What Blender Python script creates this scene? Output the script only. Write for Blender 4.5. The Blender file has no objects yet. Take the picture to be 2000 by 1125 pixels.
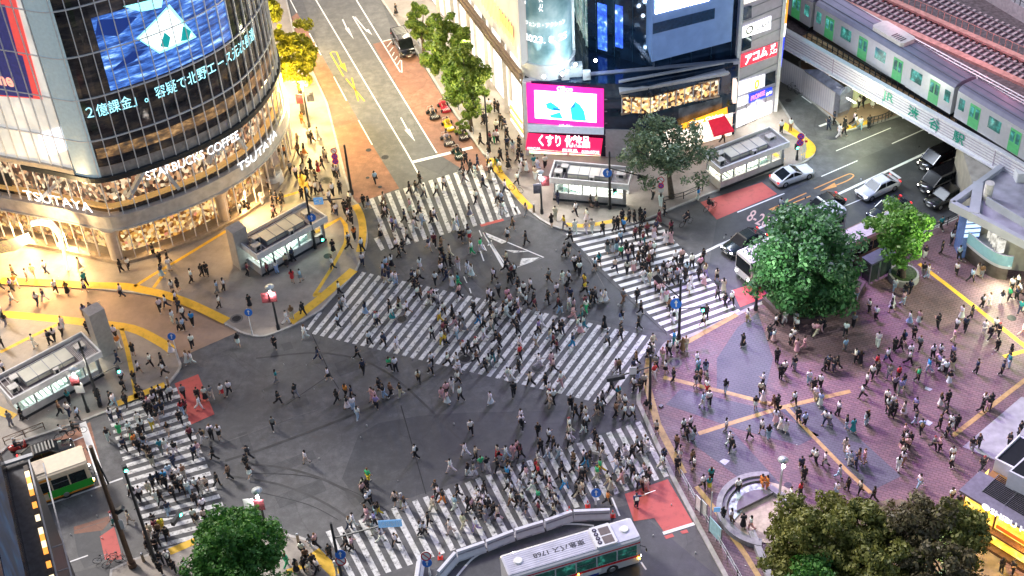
import bpy, math, random
import numpy as np
from mathutils import Vector, Matrix
R = math.radians
random.seed(7); rng = np.random.default_rng(7)
scene = bpy.context.scene
COL = scene.collection
# ---------------------------------------------------------------- camera
FPX, PIT, ROL, CH = 2789.0, R(40.5), R(-3.77), 86.0
_fw = Vector((0, math.cos(PIT), -math.sin(PIT))); _r0 = Vector((1, 0, 0)); _u0 = _r0.cross(_fw)
_r = _r0*math.cos(ROL) + _u0*math.sin(ROL); _u = _u0*math.cos(ROL) - _r0*math.sin(ROL)
cam = bpy.data.cameras.new('camera'); camo = bpy.data.objects.new('camera', cam); COL.objects.link(camo)
mm = Matrix((_r, _u, -_fw)).transposed().to_4x4(); mm.translation = (0, 0, CH); camo.matrix_world = mm
cam.sensor_width = 36; cam.lens = FPX/2000*36; cam.clip_start = 1; cam.clip_end = 4000
scene.camera = camo
# ---------------------------------------------------------------- sky, exposure
w = bpy.data.worlds.new('World'); scene.world = w; w.use_nodes = True
nt = w.node_tree; bg = nt.nodes['Background']
sky = nt.nodes.new('ShaderNodeTexSky'); sky.sky_type = 'NISHITA'; sky.sun_disc = False
SUN_EL, SUN_AZ = R(38), R(-48)          # azimuth clockwise from +y
sky.sun_elevation = SUN_EL; sky.sun_rotation = SUN_AZ; sky.altitude = 50; sky.air_density = 1.0; sky.dust_density = 2.0
tint = nt.nodes.new('ShaderNodeMixRGB'); tint.blend_type = 'MULTIPLY'; tint.inputs[0].default_value = 1; tint.inputs[2].default_value = (1.0, .90, .80, 1)
nt.links.new(sky.outputs[0], tint.inputs[1]); nt.links.new(tint.outputs[0], bg.inputs[0]); bg.inputs[1].default_value = 0.072
sun = bpy.data.lights.new('sun', 'SUN'); sun.energy = 1.15; sun.angle = R(9); sun.color = (1.0, .96, .92)
suno = bpy.data.objects.new('sun', sun); COL.objects.link(suno)
sd = Vector((math.sin(SUN_AZ)*math.cos(SUN_EL), math.cos(SUN_AZ)*math.cos(SUN_EL), math.sin(SUN_EL)))
suno.rotation_euler = sd.to_track_quat('Z', 'Y').to_euler()
vs = scene.view_settings; vs.view_transform = 'Standard'; vs.look = 'None'; vs.gamma = 1; vs.use_curve_mapping = False
vs.exposure = 1.5
# ---------------------------------------------------------------- pixel helpers (2000 x 1125 photo)
def ray(px, py): return _fw*FPX + _r*(px-1000) - _u*(py-562.5)
def G(px, py, z=0.0):
    d = ray(px, py); t = (z-CH)/d.z
    return Vector((d.x*t, d.y*t, z))
def PR(p):
    q = Vector(p) - Vector((0, 0, CH)); zz = q.dot(_fw)
    return (1000+FPX*q.dot(_r)/zz, 562.5-FPX*q.dot(_u)/zz)
def zat(base, py):
    lo, hi = 0.0, 82.0
    for _ in range(40):
        m = (lo+hi)/2
        if PR((base[0], base[1], m))[1] > py: lo = m
        else: hi = m
    return lo
def PL(px, py, A, B):                    # pixel ray meets the vertical plane through A and B
    n = Vector((B[1]-A[1], A[0]-B[0], 0)); d = ray(px, py); o = Vector((0, 0, CH))
    t = n.dot(Vector((A[0], A[1], 0))-o)/n.dot(d)
    return o + d*t
def ppm(p):                              # photo pixels per metre facing the camera at p
    return FPX/((Vector(p)-Vector((0, 0, CH))).dot(_fw))
# ---------------------------------------------------------------- materials
def nodes(m):
    m.use_nodes = True; return m.node_tree.nodes, m.node_tree.links, m.node_tree.nodes['Principled BSDF']
MATS = {}
def mat(name, c, rough=.6, metal=0, var=.15, scale=3., bump=0., em=None, es=0, coat=0, bscale=None):
    if name in MATS: return MATS[name]
    m = bpy.data.materials.new(name); N, L, P = nodes(m)
    P.inputs['Roughness'].default_value = rough; P.inputs['Metallic'].default_value = metal
    P.inputs['Coat Weight'].default_value = coat
    tc = N.new('ShaderNodeTexCoord'); no = N.new('ShaderNodeTexNoise'); no.inputs['Scale'].default_value = scale; no.inputs['Detail'].default_value = 5
    L.new(tc.outputs['Object'], no.inputs['Vector'])
    if var:
        mx = N.new('ShaderNodeMix'); mx.data_type = 'RGBA'
        mx.inputs[6].default_value = (*[max(0, x*(1-var)) for x in c], 1); mx.inputs[7].default_value = (*[min(1, x*(1+var)) for x in c], 1)
        mr = N.new('ShaderNodeMapRange'); mr.inputs[1].default_value = .3; mr.inputs[2].default_value = .7
        L.new(no.outputs[0], mr.inputs[0]); L.new(mr.outputs[0], mx.inputs[0]); L.new(mx.outputs[2], P.inputs['Base Color'])
    else: P.inputs['Base Color'].default_value = (*c, 1)
    if bump:
        b = N.new('ShaderNodeBump'); b.inputs['Strength'].default_value = bump; b.inputs['Distance'].default_value = .05
        n2 = N.new('ShaderNodeTexNoise'); n2.inputs['Scale'].default_value = bscale or scale*6; L.new(tc.outputs['Object'], n2.inputs['Vector'])
        L.new(n2.outputs[0], b.inputs['Height']); L.new(b.outputs[0], P.inputs['Normal'])
    if em: P.inputs['Emission Color'].default_value = (*em, 1); P.inputs['Emission Strength'].default_value = es*(.55 if es < 3 else 1)
    MATS[name] = m; return m
def ramp(N, stops, interp='LINEAR'):
    r = N.new('ShaderNodeValToRGB'); e = r.color_ramp.elements; r.color_ramp.interpolation = interp
    while len(e) < len(stops): e.new(.5)
    for i, (p, c) in enumerate(stops): e[i].position = p; e[i].color = (*c, 1) if len(c) == 3 else c
    return r
def lit_mat(name, stops, scale, es, stretch=(1, 1, 1), base=.02, kind='noise', rough=.3, detail=6):
    """a surface that gives off light in patches (lit shop interiors, video screens)"""
    if name in MATS: return MATS[name]
    m = bpy.data.materials.new(name); N, L, P = nodes(m)
    tc = N.new('ShaderNodeTexCoord'); mp = N.new('ShaderNodeMapping'); mp.inputs['Scale'].default_value = stretch
    L.new(tc.outputs['Object'], mp.inputs[0])
    if kind == 'noise': t = N.new('ShaderNodeTexNoise'); t.inputs['Detail'].default_value = detail; t.inputs['Roughness'].default_value = .65
    else: t = N.new('ShaderNodeTexVoronoi')
    t.inputs['Scale'].default_value = scale; L.new(mp.outputs[0], t.inputs['Vector'])
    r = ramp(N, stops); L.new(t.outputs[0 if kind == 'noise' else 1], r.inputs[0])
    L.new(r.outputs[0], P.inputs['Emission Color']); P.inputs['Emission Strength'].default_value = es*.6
    P.inputs['Base Color'].default_value = (base, base, base, 1); P.inputs['Roughness'].default_value = rough
    MATS[name] = m; return m
def glass_mat(name, c=(.02, .03, .04), alpha=.35, rough=.05):
    """window glass: part see-through, part mirror"""
    if name in MATS: return MATS[name]
    m = bpy.data.materials.new(name); N, L, P = nodes(m)
    P.inputs['Base Color'].default_value = (*c, 1); P.inputs['Roughness'].default_value = rough
    P.inputs['Alpha'].default_value = alpha; MATS[name] = m; return m
def glow(name, c, es): return mat(name, c, .5, var=0, em=c, es=es)
# ---------------------------------------------------------------- mesh builder
class MB:
    def __init__(s, M=None): s.v = []; s.f = []; s.mi = []; s.M = M or Matrix(); s.sm = []
    def add(s, vs, fs, mi=0, smooth=False):
        b = len(s.v); s.v += [s.M @ Vector(p) for p in vs]; s.f += [[b+i for i in f] for f in fs]; s.mi += [mi]*len(fs); s.sm += [smooth]*len(fs); return s
    def poly(s, pts, mi=0): return s.add(pts, [list(range(len(pts)))], mi)
    def box(s, x0, y0, z0, x1, y1, z1, mi=0, ch=0):
        if ch:
            c = min(ch, (x1-x0)/2.1, (y1-y0)/2.1)
            return s.prism([(x0+c, y0), (x1-c, y0), (x1, y0+c), (x1, y1-c), (x1-c, y1), (x0+c, y1), (x0, y1-c), (x0, y0+c)], z0, z1, mi)
        return s.prism([(x0, y0), (x1, y0), (x1, y1), (x0, y1)], z0, z1, mi)
    def prism(s, pts, z0, z1, mi=0, top=None, cap=True):
        n = len(pts); a = sum(pts[i][0]*pts[(i+1) % n][1]-pts[(i+1) % n][0]*pts[i][1] for i in range(n))
        pts = [tuple(p[:2]) for p in pts]
        if a < 0: pts = pts[::-1]
        v = [(p[0], p[1], z0) for p in pts]+[(p[0], p[1], z1) for p in pts]
        s.add(v, [[i, (i+1) % n, n+(i+1) % n, n+i] for i in range(n)], mi)
        if cap: s.add(v, [list(range(n))[::-1]], mi); s.add(v, [list(range(n, 2*n))], mi if top is None else top)
        return s
    def bar(s, a, b, wd, ht, mi=0, up=(0, 0, 1)):
        a, b = Vector(a), Vector(b); d = (b-a); 
        if d.length < 1e-6: return s
        d.normalize(); up = Vector(up); sd_ = d.cross(up)
        if sd_.length < 1e-4: sd_ = d.cross(Vector((1, 0, 0)))
        sd_.normalize(); u = sd_.cross(d)
        o = [(-.5, -.5), (.5, -.5), (.5, .5), (-.5, .5)]
        v = [a+sd_*(x*wd)+u*(y*ht) for x, y in o]+[b+sd_*(x*wd)+u*(y*ht) for x, y in o]
        return s.add(v, [[0, 1, 2, 3][::1], [4, 7, 6, 5], [0, 4, 5, 1], [1, 5, 6, 2], [2, 6, 7, 3], [3, 7, 4, 0]], mi)
    def tube(s, pts, rs, n=8, mi=0, smooth=True):
        pts = [Vector(p) for p in pts]; rs = rs if isinstance(rs, (list, tuple)) else [rs]*len(pts)
        v = []; x = None
        for i, p in enumerate(pts):
            d = (pts[min(i+1, len(pts)-1)]-pts[max(i-1, 0)]).normalized()
            if x is None: x = d.cross(Vector((0, 0, 1))); x = x if x.length > 1e-3 else Vector((1, 0, 0))
            x = (x-d*x.dot(d)).normalized(); y = d.cross(x)
            v += [p+(x*math.cos(2*math.pi*k/n)+y*math.sin(2*math.pi*k/n))*rs[i] for k in range(n)]
        m = len(pts)
        f = [[i*n+k, i*n+(k+1) % n, (i+1)*n+(k+1) % n, (i+1)*n+k] for i in range(m-1) for k in range(n)]
        s.add(v, f, mi, smooth); s.add(v, [list(range(n))[::-1], list(range((m-1)*n, m*n))], mi); return s
    def disc(s, c, r, n=16, nrm=(0, 0, 1), th=.03, mi=0):
        c = Vector(c); nv = Vector(nrm).normalized(); return s.tube([c-nv*th/2, c+nv*th/2], r, n, mi, False)
    def strip(s, pts, wd, z, mi=0):                  # flat ribbon along a ground polyline
        pts = [Vector((p[0], p[1], 0)) for p in pts]; L_, R_ = [], []
        for i, p in enumerate(pts):
            d = (pts[min(i+1, len(pts)-1)]-pts[max(i-1, 0)]).normalized(); nn = Vector((-d.y, d.x, 0))*wd/2
            L_.append(p+nn); R_.append(p-nn)
        for i in range(len(pts)-1):
            q = [R_[i], R_[i+1], L_[i+1], L_[i]]; s.poly([(a.x, a.y, z) for a in q], mi)
        return s
    def sheet(s, pts, z, mi=0):
        n = len(pts); a = sum(pts[i][0]*pts[(i+1) % n][1]-pts[(i+1) % n][0]*pts[i][1] for i in range(n))
        if a < 0: pts = pts[::-1]
        return s.poly([(p[0], p[1], z) for p in pts], mi)
    def ball(s, c, r, n=10, m=6, mi=0, sc=(1, 1, 1)):
        c = Vector(c); v = []
        for j in range(m+1):
            t = math.pi*j/m
            for k in range(n): v.append(c+Vector((math.sin(t)*math.cos(2*math.pi*k/n)*sc[0], math.sin(t)*math.sin(2*math.pi*k/n)*sc[1], math.cos(t)*sc[2]))*r)
        return s.add(v, [[j*n+k, (j+1)*n+k, (j+1)*n+(k+1) % n, j*n+(k+1) % n] for j in range(m) for k in range(n)], mi, True)
    def mesh(s, name, mats, off=None):
        me = bpy.data.meshes.new(name); v = s.v if off is None else [p-off for p in s.v]
        me.from_pydata([tuple(p) for p in v], [], s.f)
        mats = mats if isinstance(mats, (list, tuple)) else [mats]
        for m in mats: me.materials.append(m)
        me.polygons.foreach_set('material_index', s.mi); me.polygons.foreach_set('use_smooth', s.sm); me.validate(); return me
    def build(s, name, mats, parent=None, world=True, kind=None):
        off = None
        if parent is not None and world:
            off = Vector(); q = parent
            while q is not None: off += q.location; q = q.parent
        o = bpy.data.objects.new(name, s.mesh(name, mats, off)); COL.objects.link(o)
        if parent is not None: o.parent = parent
        if kind: o['kind'] = kind
        return o
def struct(name, mb, m): return mb.build(name, m, kind='structure')
def tag(o, label=None, cat=None, group=None, kind=None):
    if label: o['label'] = label
    if cat: o['category'] = cat
    if group: o['group'] = group
    if kind: o['kind'] = kind
    return o
def thing(name, label, cat, loc=(0, 0, 0), rz=0, group=None):
    o = bpy.data.objects.new(name, None); COL.objects.link(o); o.location = loc; o.rotation_euler = (0, 0, rz); o.empty_display_size = .3
    return tag(o, label, cat, group)
def dup(o, parent=None):
    c = o.copy(); COL.objects.link(c); c.parent = parent
    for ch in list(o.children): dup(ch, c)
    return c
def text_mesh(name, body, fn, m, parent=None, depth=.0, world=True, bold=0.0, label=None):
    """flat lettering; fn maps (u, v) in 0..1 of the text's own box to a 3D point"""
    cu = bpy.data.curves.new(name, 'FONT'); cu.body = body; cu.size = 1; cu.resolution_u = 3; cu.offset = bold
    to = bpy.data.objects.new(name, cu); COL.objects.link(to)
    dg = bpy.context.evaluated_depsgraph_get(); me = bpy.data.meshes.new_from_object(to.evaluated_get(dg))
    bpy.data.objects.remove(to)
    co = np.zeros(len(me.vertices)*3); me.vertices.foreach_get('co', co); co = co.reshape(-1, 3)
    mn, mx = co[:, :2].min(0), co[:, :2].max(0); uv = (co[:, :2]-mn)/(mx-mn)
    off = Vector()
    if parent is not None and world:
        q = parent
        while q is not None: off += q.location; q = q.parent
    out = np.array([tuple(Vector(fn(u, v))-off) for u, v in uv]); me.vertices.foreach_set('co', out.ravel()); me.update()
    me.materials.clear(); me.materials.append(m)
    o = bpy.data.objects.new(name, me); COL.objects.link(o); o.parent = parent
    if label: o['label'] = label
    return o
def quadfn(P0, U, V):
    P0, U, V = Vector(P0), Vector(U), Vector(V); return lambda u, v: P0+U*u+V*v
def lamp(name, kind, loc, energy, color, parent=None, size=.3, aim=None, spot=None, sizey=None):
    l = bpy.data.lights.new(name, kind); l.energy = energy; l.color = color
    if kind in ('POINT', 'SPOT'): l.shadow_soft_size = size
    if kind == 'AREA':
        l.size = size
        if sizey: l.shape = 'RECTANGLE'; l.size_y = sizey
    if kind == 'SPOT': l.spot_size = R(spot or 90); l.spot_blend = .6
    o = bpy.data.objects.new(name, l); COL.objects.link(o); o.location = loc
    if aim is not None: o.rotation_euler = (Vector(loc)-Vector(aim)).to_track_quat('Z', 'Y').to_euler()
    if parent is not None:
        q = parent; off = Vector()
        while q is not None: off += q.location; q = q.parent
        o.location = Vector(loc)-off; o.parent = parent
    return o
# common materials
WHITE = mat('white_paint', (.75, .75, .75), .4, var=.06); STEEL = mat('steel', (.45, .47, .5), .35, .8, var=.1)
GREY = mat('grey_metal', (.28, .29, .31), .45, .4, var=.15); DARK = mat('dark_metal', (.035, .04, .045), .4, .3, var=.2)
BLACK = mat('black_paint', (.012, .012, .014), .3, var=.2); RED = mat('red_paint', (.6, .03, .04), .45, var=.1)
BLUE = mat('blue_sign', (.02, .16, .6), .45, var=.05); CONC = mat('concrete', (.36, .35, .34), .8, var=.2, scale=1.2, bump=.3)
RUBBER = mat('rubber', (.02, .02, .022), .8, var=.2); YEL = mat('yellow_paint', (.8, .55, .05), .6, var=.15)
GREEN_L = glow('green_signal_light', (.05, 1, .55), 9); BROWN = mat('brown_metal', (.12, .07, .045), .5, .2, var=.3)
# ================================================================= ground
def asphalt_mat(name, base, tint=(1, 1, 1), rough=.75):
    m = bpy.data.materials.new(name); N, L, P = nodes(m); tc = N.new('ShaderNodeTexCoord')
    def noise(sc, det=6, ro=.6):
        n = N.new('ShaderNodeTexNoise'); n.inputs['Scale'].default_value = sc; n.inputs['Detail'].default_value = det; n.inputs['Roughness'].default_value = ro
        L.new(tc.outputs['Object'], n.inputs['Vector']); return n
    a, b, c = noise(.07, 4), noise(1.1, 8, .7), noise(14, 3)
    ad = N.new('ShaderNodeMath'); ad.operation = 'ADD'; L.new(a.outputs[0], ad.inputs[0]); L.new(b.outputs[0], ad.inputs[1])
    ad2 = N.new('ShaderNodeMath'); ad2.operation = 'MULTIPLY_ADD'; L.new(c.outputs[0], ad2.inputs[0]); ad2.inputs[1].default_value = .35; L.new(ad.outputs[0], ad2.inputs[2])
    col = lambda k: tuple(base*k*t for t in tint)
    r = ramp(N, [(.38, col(.45)), (.5, col(.8)), (.62, col(1.05)), (.8, col(1.9))]); dv = N.new('ShaderNodeMath'); dv.operation = 'DIVIDE'; dv.inputs[1].default_value = 1.9
    L.new(ad2.outputs[0], dv.inputs[0]); L.new(dv.outputs[0], r.inputs[0])
    # cracks
    vo = N.new('ShaderNodeTexVoronoi'); vo.feature = 'DISTANCE_TO_EDGE'; vo.inputs['Scale'].default_value = .16
    wv = N.new('ShaderNodeMixRGB'); wv.blend_type = 'ADD'; wv.inputs[0].default_value = .6
    L.new(tc.outputs['Object'], wv.inputs[1]); n3 = noise(.5, 4); L.new(n3.outputs[1], wv.inputs[2]); L.new(wv.outputs[0], vo.inputs['Vector'])
    cr = ramp(N, [(0, (.78,)*3), (.006, (1, 1, 1))]); L.new(vo.outputs[0], cr.inputs[0])
    mu = N.new('ShaderNodeMixRGB'); mu.blend_type = 'MULTIPLY'; mu.inputs[0].default_value = 1
    L.new(r.outputs[0], mu.inputs[1]); L.new(cr.outputs[0], mu.inputs[2]); L.new(mu.outputs[0], P.inputs['Base Color'])
    rr = N.new('ShaderNodeMapRange'); rr.inputs[1].default_value = .35; rr.inputs[2].default_value = .65; rr.inputs[3].default_value = rough-.2; rr.inputs[4].default_value = rough+.12
    L.new(a.outputs[0], rr.inputs[0]); L.new(rr.outputs[0], P.inputs['Roughness'])
    bu = N.new('ShaderNodeBump'); bu.inputs['Strength'].default_value = .35; bu.inputs['Distance'].default_value = .02; L.new(c.outputs[0], bu.inputs['Height']); L.new(bu.outputs[0], P.inputs['Normal'])
    MATS[name] = m; return m
def worn_mat(name, c, keep=.55, sc=3.0, under=(.05, .05, .052)):
    """road paint with scuffs and worn-through spots"""
    m = bpy.data.materials.new(name); N, L, P = nodes(m); tc = N.new('ShaderNodeTexCoord')
    n = N.new('ShaderNodeTexNoise'); n.inputs['Scale'].default_value = sc; n.inputs['Detail'].default_value = 9; n.inputs['Roughness'].default_value = .72
    L.new(tc.outputs['Object'], n.inputs['Vector'])
    d = .5-(keep-.5)*.35
    r = ramp(N, [(max(.01, d-.16), under), (d-.08, tuple(x*.7 for x in c)), (d+.1, c), (1, tuple(min(1, x*1.1) for x in c))])
    L.new(n.outputs[0], r.inputs[0]); L.new(r.outputs[0], P.inputs['Base Color']); P.inputs['Roughness'].default_value = .6
    MATS[name] = m; return m
def pave_mat(name, c1, c2, bw, bh, rot=0., mortar=.5, rough=.6, big=.25, msize=.02):
    m = bpy.data.materials.new(name); N, L, P = nodes(m); tc = N.new('ShaderNodeTexCoord')
    mp = N.new('ShaderNodeMapping'); mp.inputs['Rotation'].default_value = (0, 0, R(rot)); L.new(tc.outputs['Object'], mp.inputs[0])
    b = N.new('ShaderNodeTexBrick'); b.inputs['Scale'].default_value = 1; b.inputs['Brick Width'].default_value = bw; b.inputs['Row Height'].default_value = bh
    b.inputs['Color1'].default_value = (*c1, 1); b.inputs['Color2'].default_value = (*c2, 1); b.inputs['Mortar'].default_value = (*[x*mortar for x in c1], 1)
    b.inputs['Mortar Size'].default_value = msize; b.inputs['Mortar Smooth'].default_value = .3; L.new(mp.outputs[0], b.inputs[0])
    n = N.new('ShaderNodeTexNoise'); n.inputs['Scale'].default_value = big; n.inputs['Detail'].default_value = 7; n.inputs['Roughness'].default_value = .65; L.new(tc.outputs['Object'], n.inputs['Vector'])
    r = ramp(N, [(.3, (.55,)*3), (.5, (.95,)*3), (.75, (1.3,)*3)]); L.new(n.outputs[0], r.inputs[0])
    mu = N.new('ShaderNodeMixRGB'); mu.blend_type = 'MULTIPLY'; mu.inputs[0].default_value = 1
    L.new(b.outputs[0], mu.inputs[1]); L.new(r.outputs[0], mu.inputs[2]); L.new(mu.outputs[0], P.inputs['Base Color'])
    rr = N.new('ShaderNodeMapRange'); rr.inputs[1].default_value = .35; rr.inputs[2].default_value = .65; rr.inputs[3].default_value = rough-.25; rr.inputs[4].default_value = rough+.1
    L.new(n.outputs[0], rr.inputs[0]); L.new(rr.outputs[0], P.inputs['Roughness'])
    bu = N.new('ShaderNodeBump'); bu.inputs['Strength'].default_value = .4; bu.inputs['Distance'].default_value = .01; L.new(b.outputs[1], bu.inputs['Height']); bu.invert = True; L.new(bu.outputs[0], P.inputs['Normal'])
    MATS[name] = m; return m
def pg(pts, z=0): return [G(x, y, z) for x, y in pts]
ASPH = asphalt_mat('asphalt', .098, (1, .99, 1.02)); ASPH_D = asphalt_mat('asphalt_dark', .060, (.95, .98, 1.08), .62)
ASPH_L = asphalt_mat('asphalt_grey', .13, (1.0, .98, .96))
struct('ground', MB().sheet([(-1500, -600), (1500, -600), (1500, 2500), (-1500, 2500)], -.004), ASPH)
ZL = .004
# repaired asphalt areas with an outline of their own
mb = MB()
mb.sheet(pg([(700, 850), (740, 826), (820, 812), (905, 806), (1180, 800), (1248, 812), (1200, 842), (1060, 885), (832, 962), (715, 1000), (668, 935)]), ZL)
mb.sheet(pg([(950, 440), (1030, 420), (1120, 470), (1200, 560), (1296, 650), (1170, 628), (960, 583), (905, 530)]), ZL)
mb.sheet(pg([(1050, 1030), (1230, 985), (1400, 1125), (1400, 1200), (700, 1200), (850, 1110)]), ZL)
mb.sheet(pg([(1400, 430), (1520, 380), (1900, 215), (2100, 300), (1900, 420), (1480, 600), (1380, 545)]), ZL)
mb.sheet(pg([(145, 1044), (195, 1030), (205, 1093), (165, 1110), (152, 1085)]), ZL+.002)
struct('road_repairs', mb, ASPH_D)
mb = MB(); q_ = random.Random(5)
for i in range(46):
    x, y = q_.uniform(480, 1240), q_.uniform(420, 1010)
    if y > 1000-.36*(x-700) or y < 700-.55*(x-480): continue
    g = G(x, y); a = q_.choice([-1.24, .33, .4]); l, w_ = q_.uniform(.8, 4.5), q_.uniform(.5, 1.4); d = Vector((math.cos(a), math.sin(a))); n_ = Vector((-d.y, d.x)); mb.sheet([g.xy+d*l/2*s+n_*w_/2*t for s, t in ((-1, -1), (1, -1), (1, 1), (-1, 1))], ZL+.002+.0003*(i % 7))
struct('road_patches', mb, asphalt_mat('asphalt_patch', .07, (.97, .98, 1.03), .7))
mb = MB()
for i in range(120):
    x, y = q_.uniform(60, 1990), q_.uniform(430, 1120); g = G(x, y, .155); r = q_.uniform(.03, .07); mb.box(g.x, g.y, .02, g.x+r*1.6, g.y+r, .155+r*.3)
struct('litter', mb, mat('paper_litter', (.6, .6, .58), .8))
mb = MB()
mb.sheet(pg([(550, -120), (700, -120), (853, 299), (805, 317), (880, 350), (760, 380), (700, 300), (640, 140)]), ZL)
mb.sheet(pg([(60, 990), (238, 935), (300, 1080), (120, 1125)]), ZL-.002)
struct('road_grey_asphalt', mb, ASPH_L)
# coloured road surfaces
REDBR = asphalt_mat('red_brown_asphalt', .21, (1.25, .62, .42), .8); CORAL = worn_mat('coral_road_paint', (.56, .10, .085), .85, 1.5)
mb = MB(); Z2 = .008
mb.sheet(pg([(728, 86), (768, 76), (812, 105), (873, 205), (943, 302), (965, 335), (905, 332), (853, 299)]), Z2)
mb.sheet(pg([(560, 40), (580, 25), (604, 65), (727, 283), (780, 368), (730, 386), (697, 398), (640, 300), (580, 100)]), Z2)  # left lane: red-brown surface, with orange lamp light put into its colour
mb.sheet(pg([(60, 880), (176, 824), (194, 895), (150, 925)]), Z2)
mb.sheet(pg([(144, 1029), (213, 1008), (215, 1018), (200, 1036), (145, 1043)]), Z2)
struct('red_brown_lane', mb, REDBR)
mb = MB(); Z3 = .012
for q in [[(341, 749), (387, 731), (419, 809), (372, 830)], [(1220, 965), (1304, 936), (1355, 1024), (1299, 1042), (1278, 1012), (1238, 1018)],
          [(1297, 1047), (1313, 1042), (1317, 1048), (1301, 1053)], [(1328, 1038), (1341, 1034), (1345, 1040), (1333, 1043)],
          [(1368, 395), (1488, 356), (1518, 379), (1400, 429)], [(1430, 567), (1478, 552), (1502, 578), (1446, 600)],
          [(195, 1048), (223, 1029), (235, 1074), (238, 1093), (205, 1093)], [(937, 438), (982, 427), (985, 431), (940, 443)], [(1860, 350), (1920, 318), (1930, 325), (1870, 362)]]:
    mb.sheet(pg(q), Z3)
struct('coral_road_paint', mb, CORAL)
# ------------------------------------------------ kerbed pavements
PAVE_W = pave_mat('beige_paving', (.34, .295, .255), (.31, .27, .235), .6, .6, 20, .8, .62, .3, .012)
PAVE_A = pave_mat('alley_paving', (.40, .27, .19), (.37, .25, .18), .3, .3, 10, .9, .7, .2, .01)
PAVE_P = pave_mat('plaza_brick', (.23, .135, .15), (.17, .11, .13), .5, .25, 28, .5, .68, .22, .035)
PAVE_B = pave_mat('plaza_slate_band', (.12, .12, .155), (.105, .11, .14), .5, .25, 28, .6, .72, .3, .03)
KERB = mat('kerb_stone', (.42, .40, .38), .7, var=.2, scale=2)
def pavement(name, pts, m, z1=.14, kerb=True, kw=.22):
    P = pg(pts, z1); mb = MB(); mb.prism([(p.x, p.y) for p in P], -.3, z1); o = struct(name, mb, m)
    if kerb:
        n = len(P); pp = [Vector((p.x, p.y)) for p in P]; cen = sum(pp, Vector((0, 0)))/n
        a = sum(pp[i].x*pp[(i+1) % n].y-pp[(i+1) % n].x*pp[i].y for i in range(n)); sgn = 1 if a > 0 else -1
        nr = []
        for i in range(n):
            d1 = (pp[i]-pp[i-1]).normalized(); d2 = (pp[(i+1) % n]-pp[i]).normalized(); d = (d1+d2).normalized()
            nr.append(Vector((-d.y, d.x))*sgn)
        mk = MB()
        for i in range(n):
            j = (i+1) % n; q = [pp[i]-nr[i]*.004, pp[j]-nr[j]*.004, pp[j]+nr[j]*kw, pp[i]+nr[i]*kw]
            mk.prism([tuple(x) for x in q], -.2, z1+.006)
        struct('kerb', mk, KERB)
    return o
def smooth_px(pts, k=4):
    out = []
    for i in range(len(pts)-1):
        p0, p1, p2, p3 = [np.array(pts[min(max(j, 0), len(pts)-1)], float) for j in (i-1, i, i+1, i+2)]
        for t in np.linspace(0, 1, k, endpoint=False):
            out.append(tuple(.5*((2*p1)+(-p0+p2)*t+(2*p0-5*p1+4*p2-p3)*t*t+(-p0+3*p1-3*p2+p3)*t**3)))
    out.append(tuple(pts[-1])); return out
S1k = smooth_px([(690, 388), (705, 405), (714, 433), (718, 462), (713, 490), (696, 531)], 3)+[(628, 605), (590, 628)]+smooth_px([(551, 645), (517, 657), (494, 656), (466, 648), (421, 622), (378, 600), (327, 583), (284, 575), (227, 568), (170, 563), (0, 553), (-120, 550)], 2)
pavement('pavement', [(-120, 550), (-150, 380), (300, -60), (530, -130), (575, 60), (640, 200), (675, 340)]+S1k[:-1], PAVE_W)
pavement('pavement', [(-120, 1000), (-120, 612), (0, 610)]+smooth_px([(60, 614), (128, 620), (170, 625), (256, 634), (313, 660), (338, 676), (350, 699), (354, 716), (341, 736), (327, 753)], 2)+[(236, 790), (208, 804), (160, 823), (16, 871)], PAVE_W)
S3k = [(744, -2), (815, 104), (873, 200), (943, 300)]+smooth_px([(950, 303), (967, 336), (988, 365), (1017, 397), (1041, 418), (1076, 441), (1120, 451), (1164, 451), (1211, 444), (1281, 421), (1302, 412), (1369, 385), (1493, 338), (1560, 322), (1587, 306), (1592, 290), (1577, 269), (1562, 253), (1549, 238), (1519, 190)], 2)
pavement('pavement', [(680, -130), (700, -80)]+S3k+[(1519, 100), (1500, -100)], PAVE_W)
S4k = smooth_px([(2150, 300), (1990, 368), (1835, 437), (1640, 520), (1500, 583), (1455, 603), (1400, 630), (1341, 655), (1310, 664), (1295, 672), (1275, 705), (1250, 745), (1243, 780), (1252, 806), (1310, 932), (1411, 1121), (1450, 1200)], 2)
pavement('plaza', S4k+[(2300, 1500), (2300, 400)], PAVE_P, kw=.35)
pavement('pavement', [(200, 1300), (215, 1112), (260, 1091), (380, 1053), (440, 1047)]+smooth_px([(490, 1030), (530, 1030), (570, 1045), (600, 1052), (640, 1085), (670, 1130), (700, 1200)], 2)+[(600, 1400)], PAVE_W)
pavement('pavement', [(1632, 238), (1650, 256), (1700, 244), (1760, 225), (1850, 185), (2100, 120), (1800, 60), (1640, 60), (1560, 120), (1566, 182)], PAVE_A, kerb=True)
mb = MB(); mb.sheet(pg([(-100, 552), (0, 553), (170, 563), (284, 575), (378, 600), (421, 622), (466, 648), (350, 699), (313, 660), (256, 634), (128, 620), (0, 610), (-100, 610)]), .012)
struct('alley_road', mb, PAVE_A)
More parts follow.
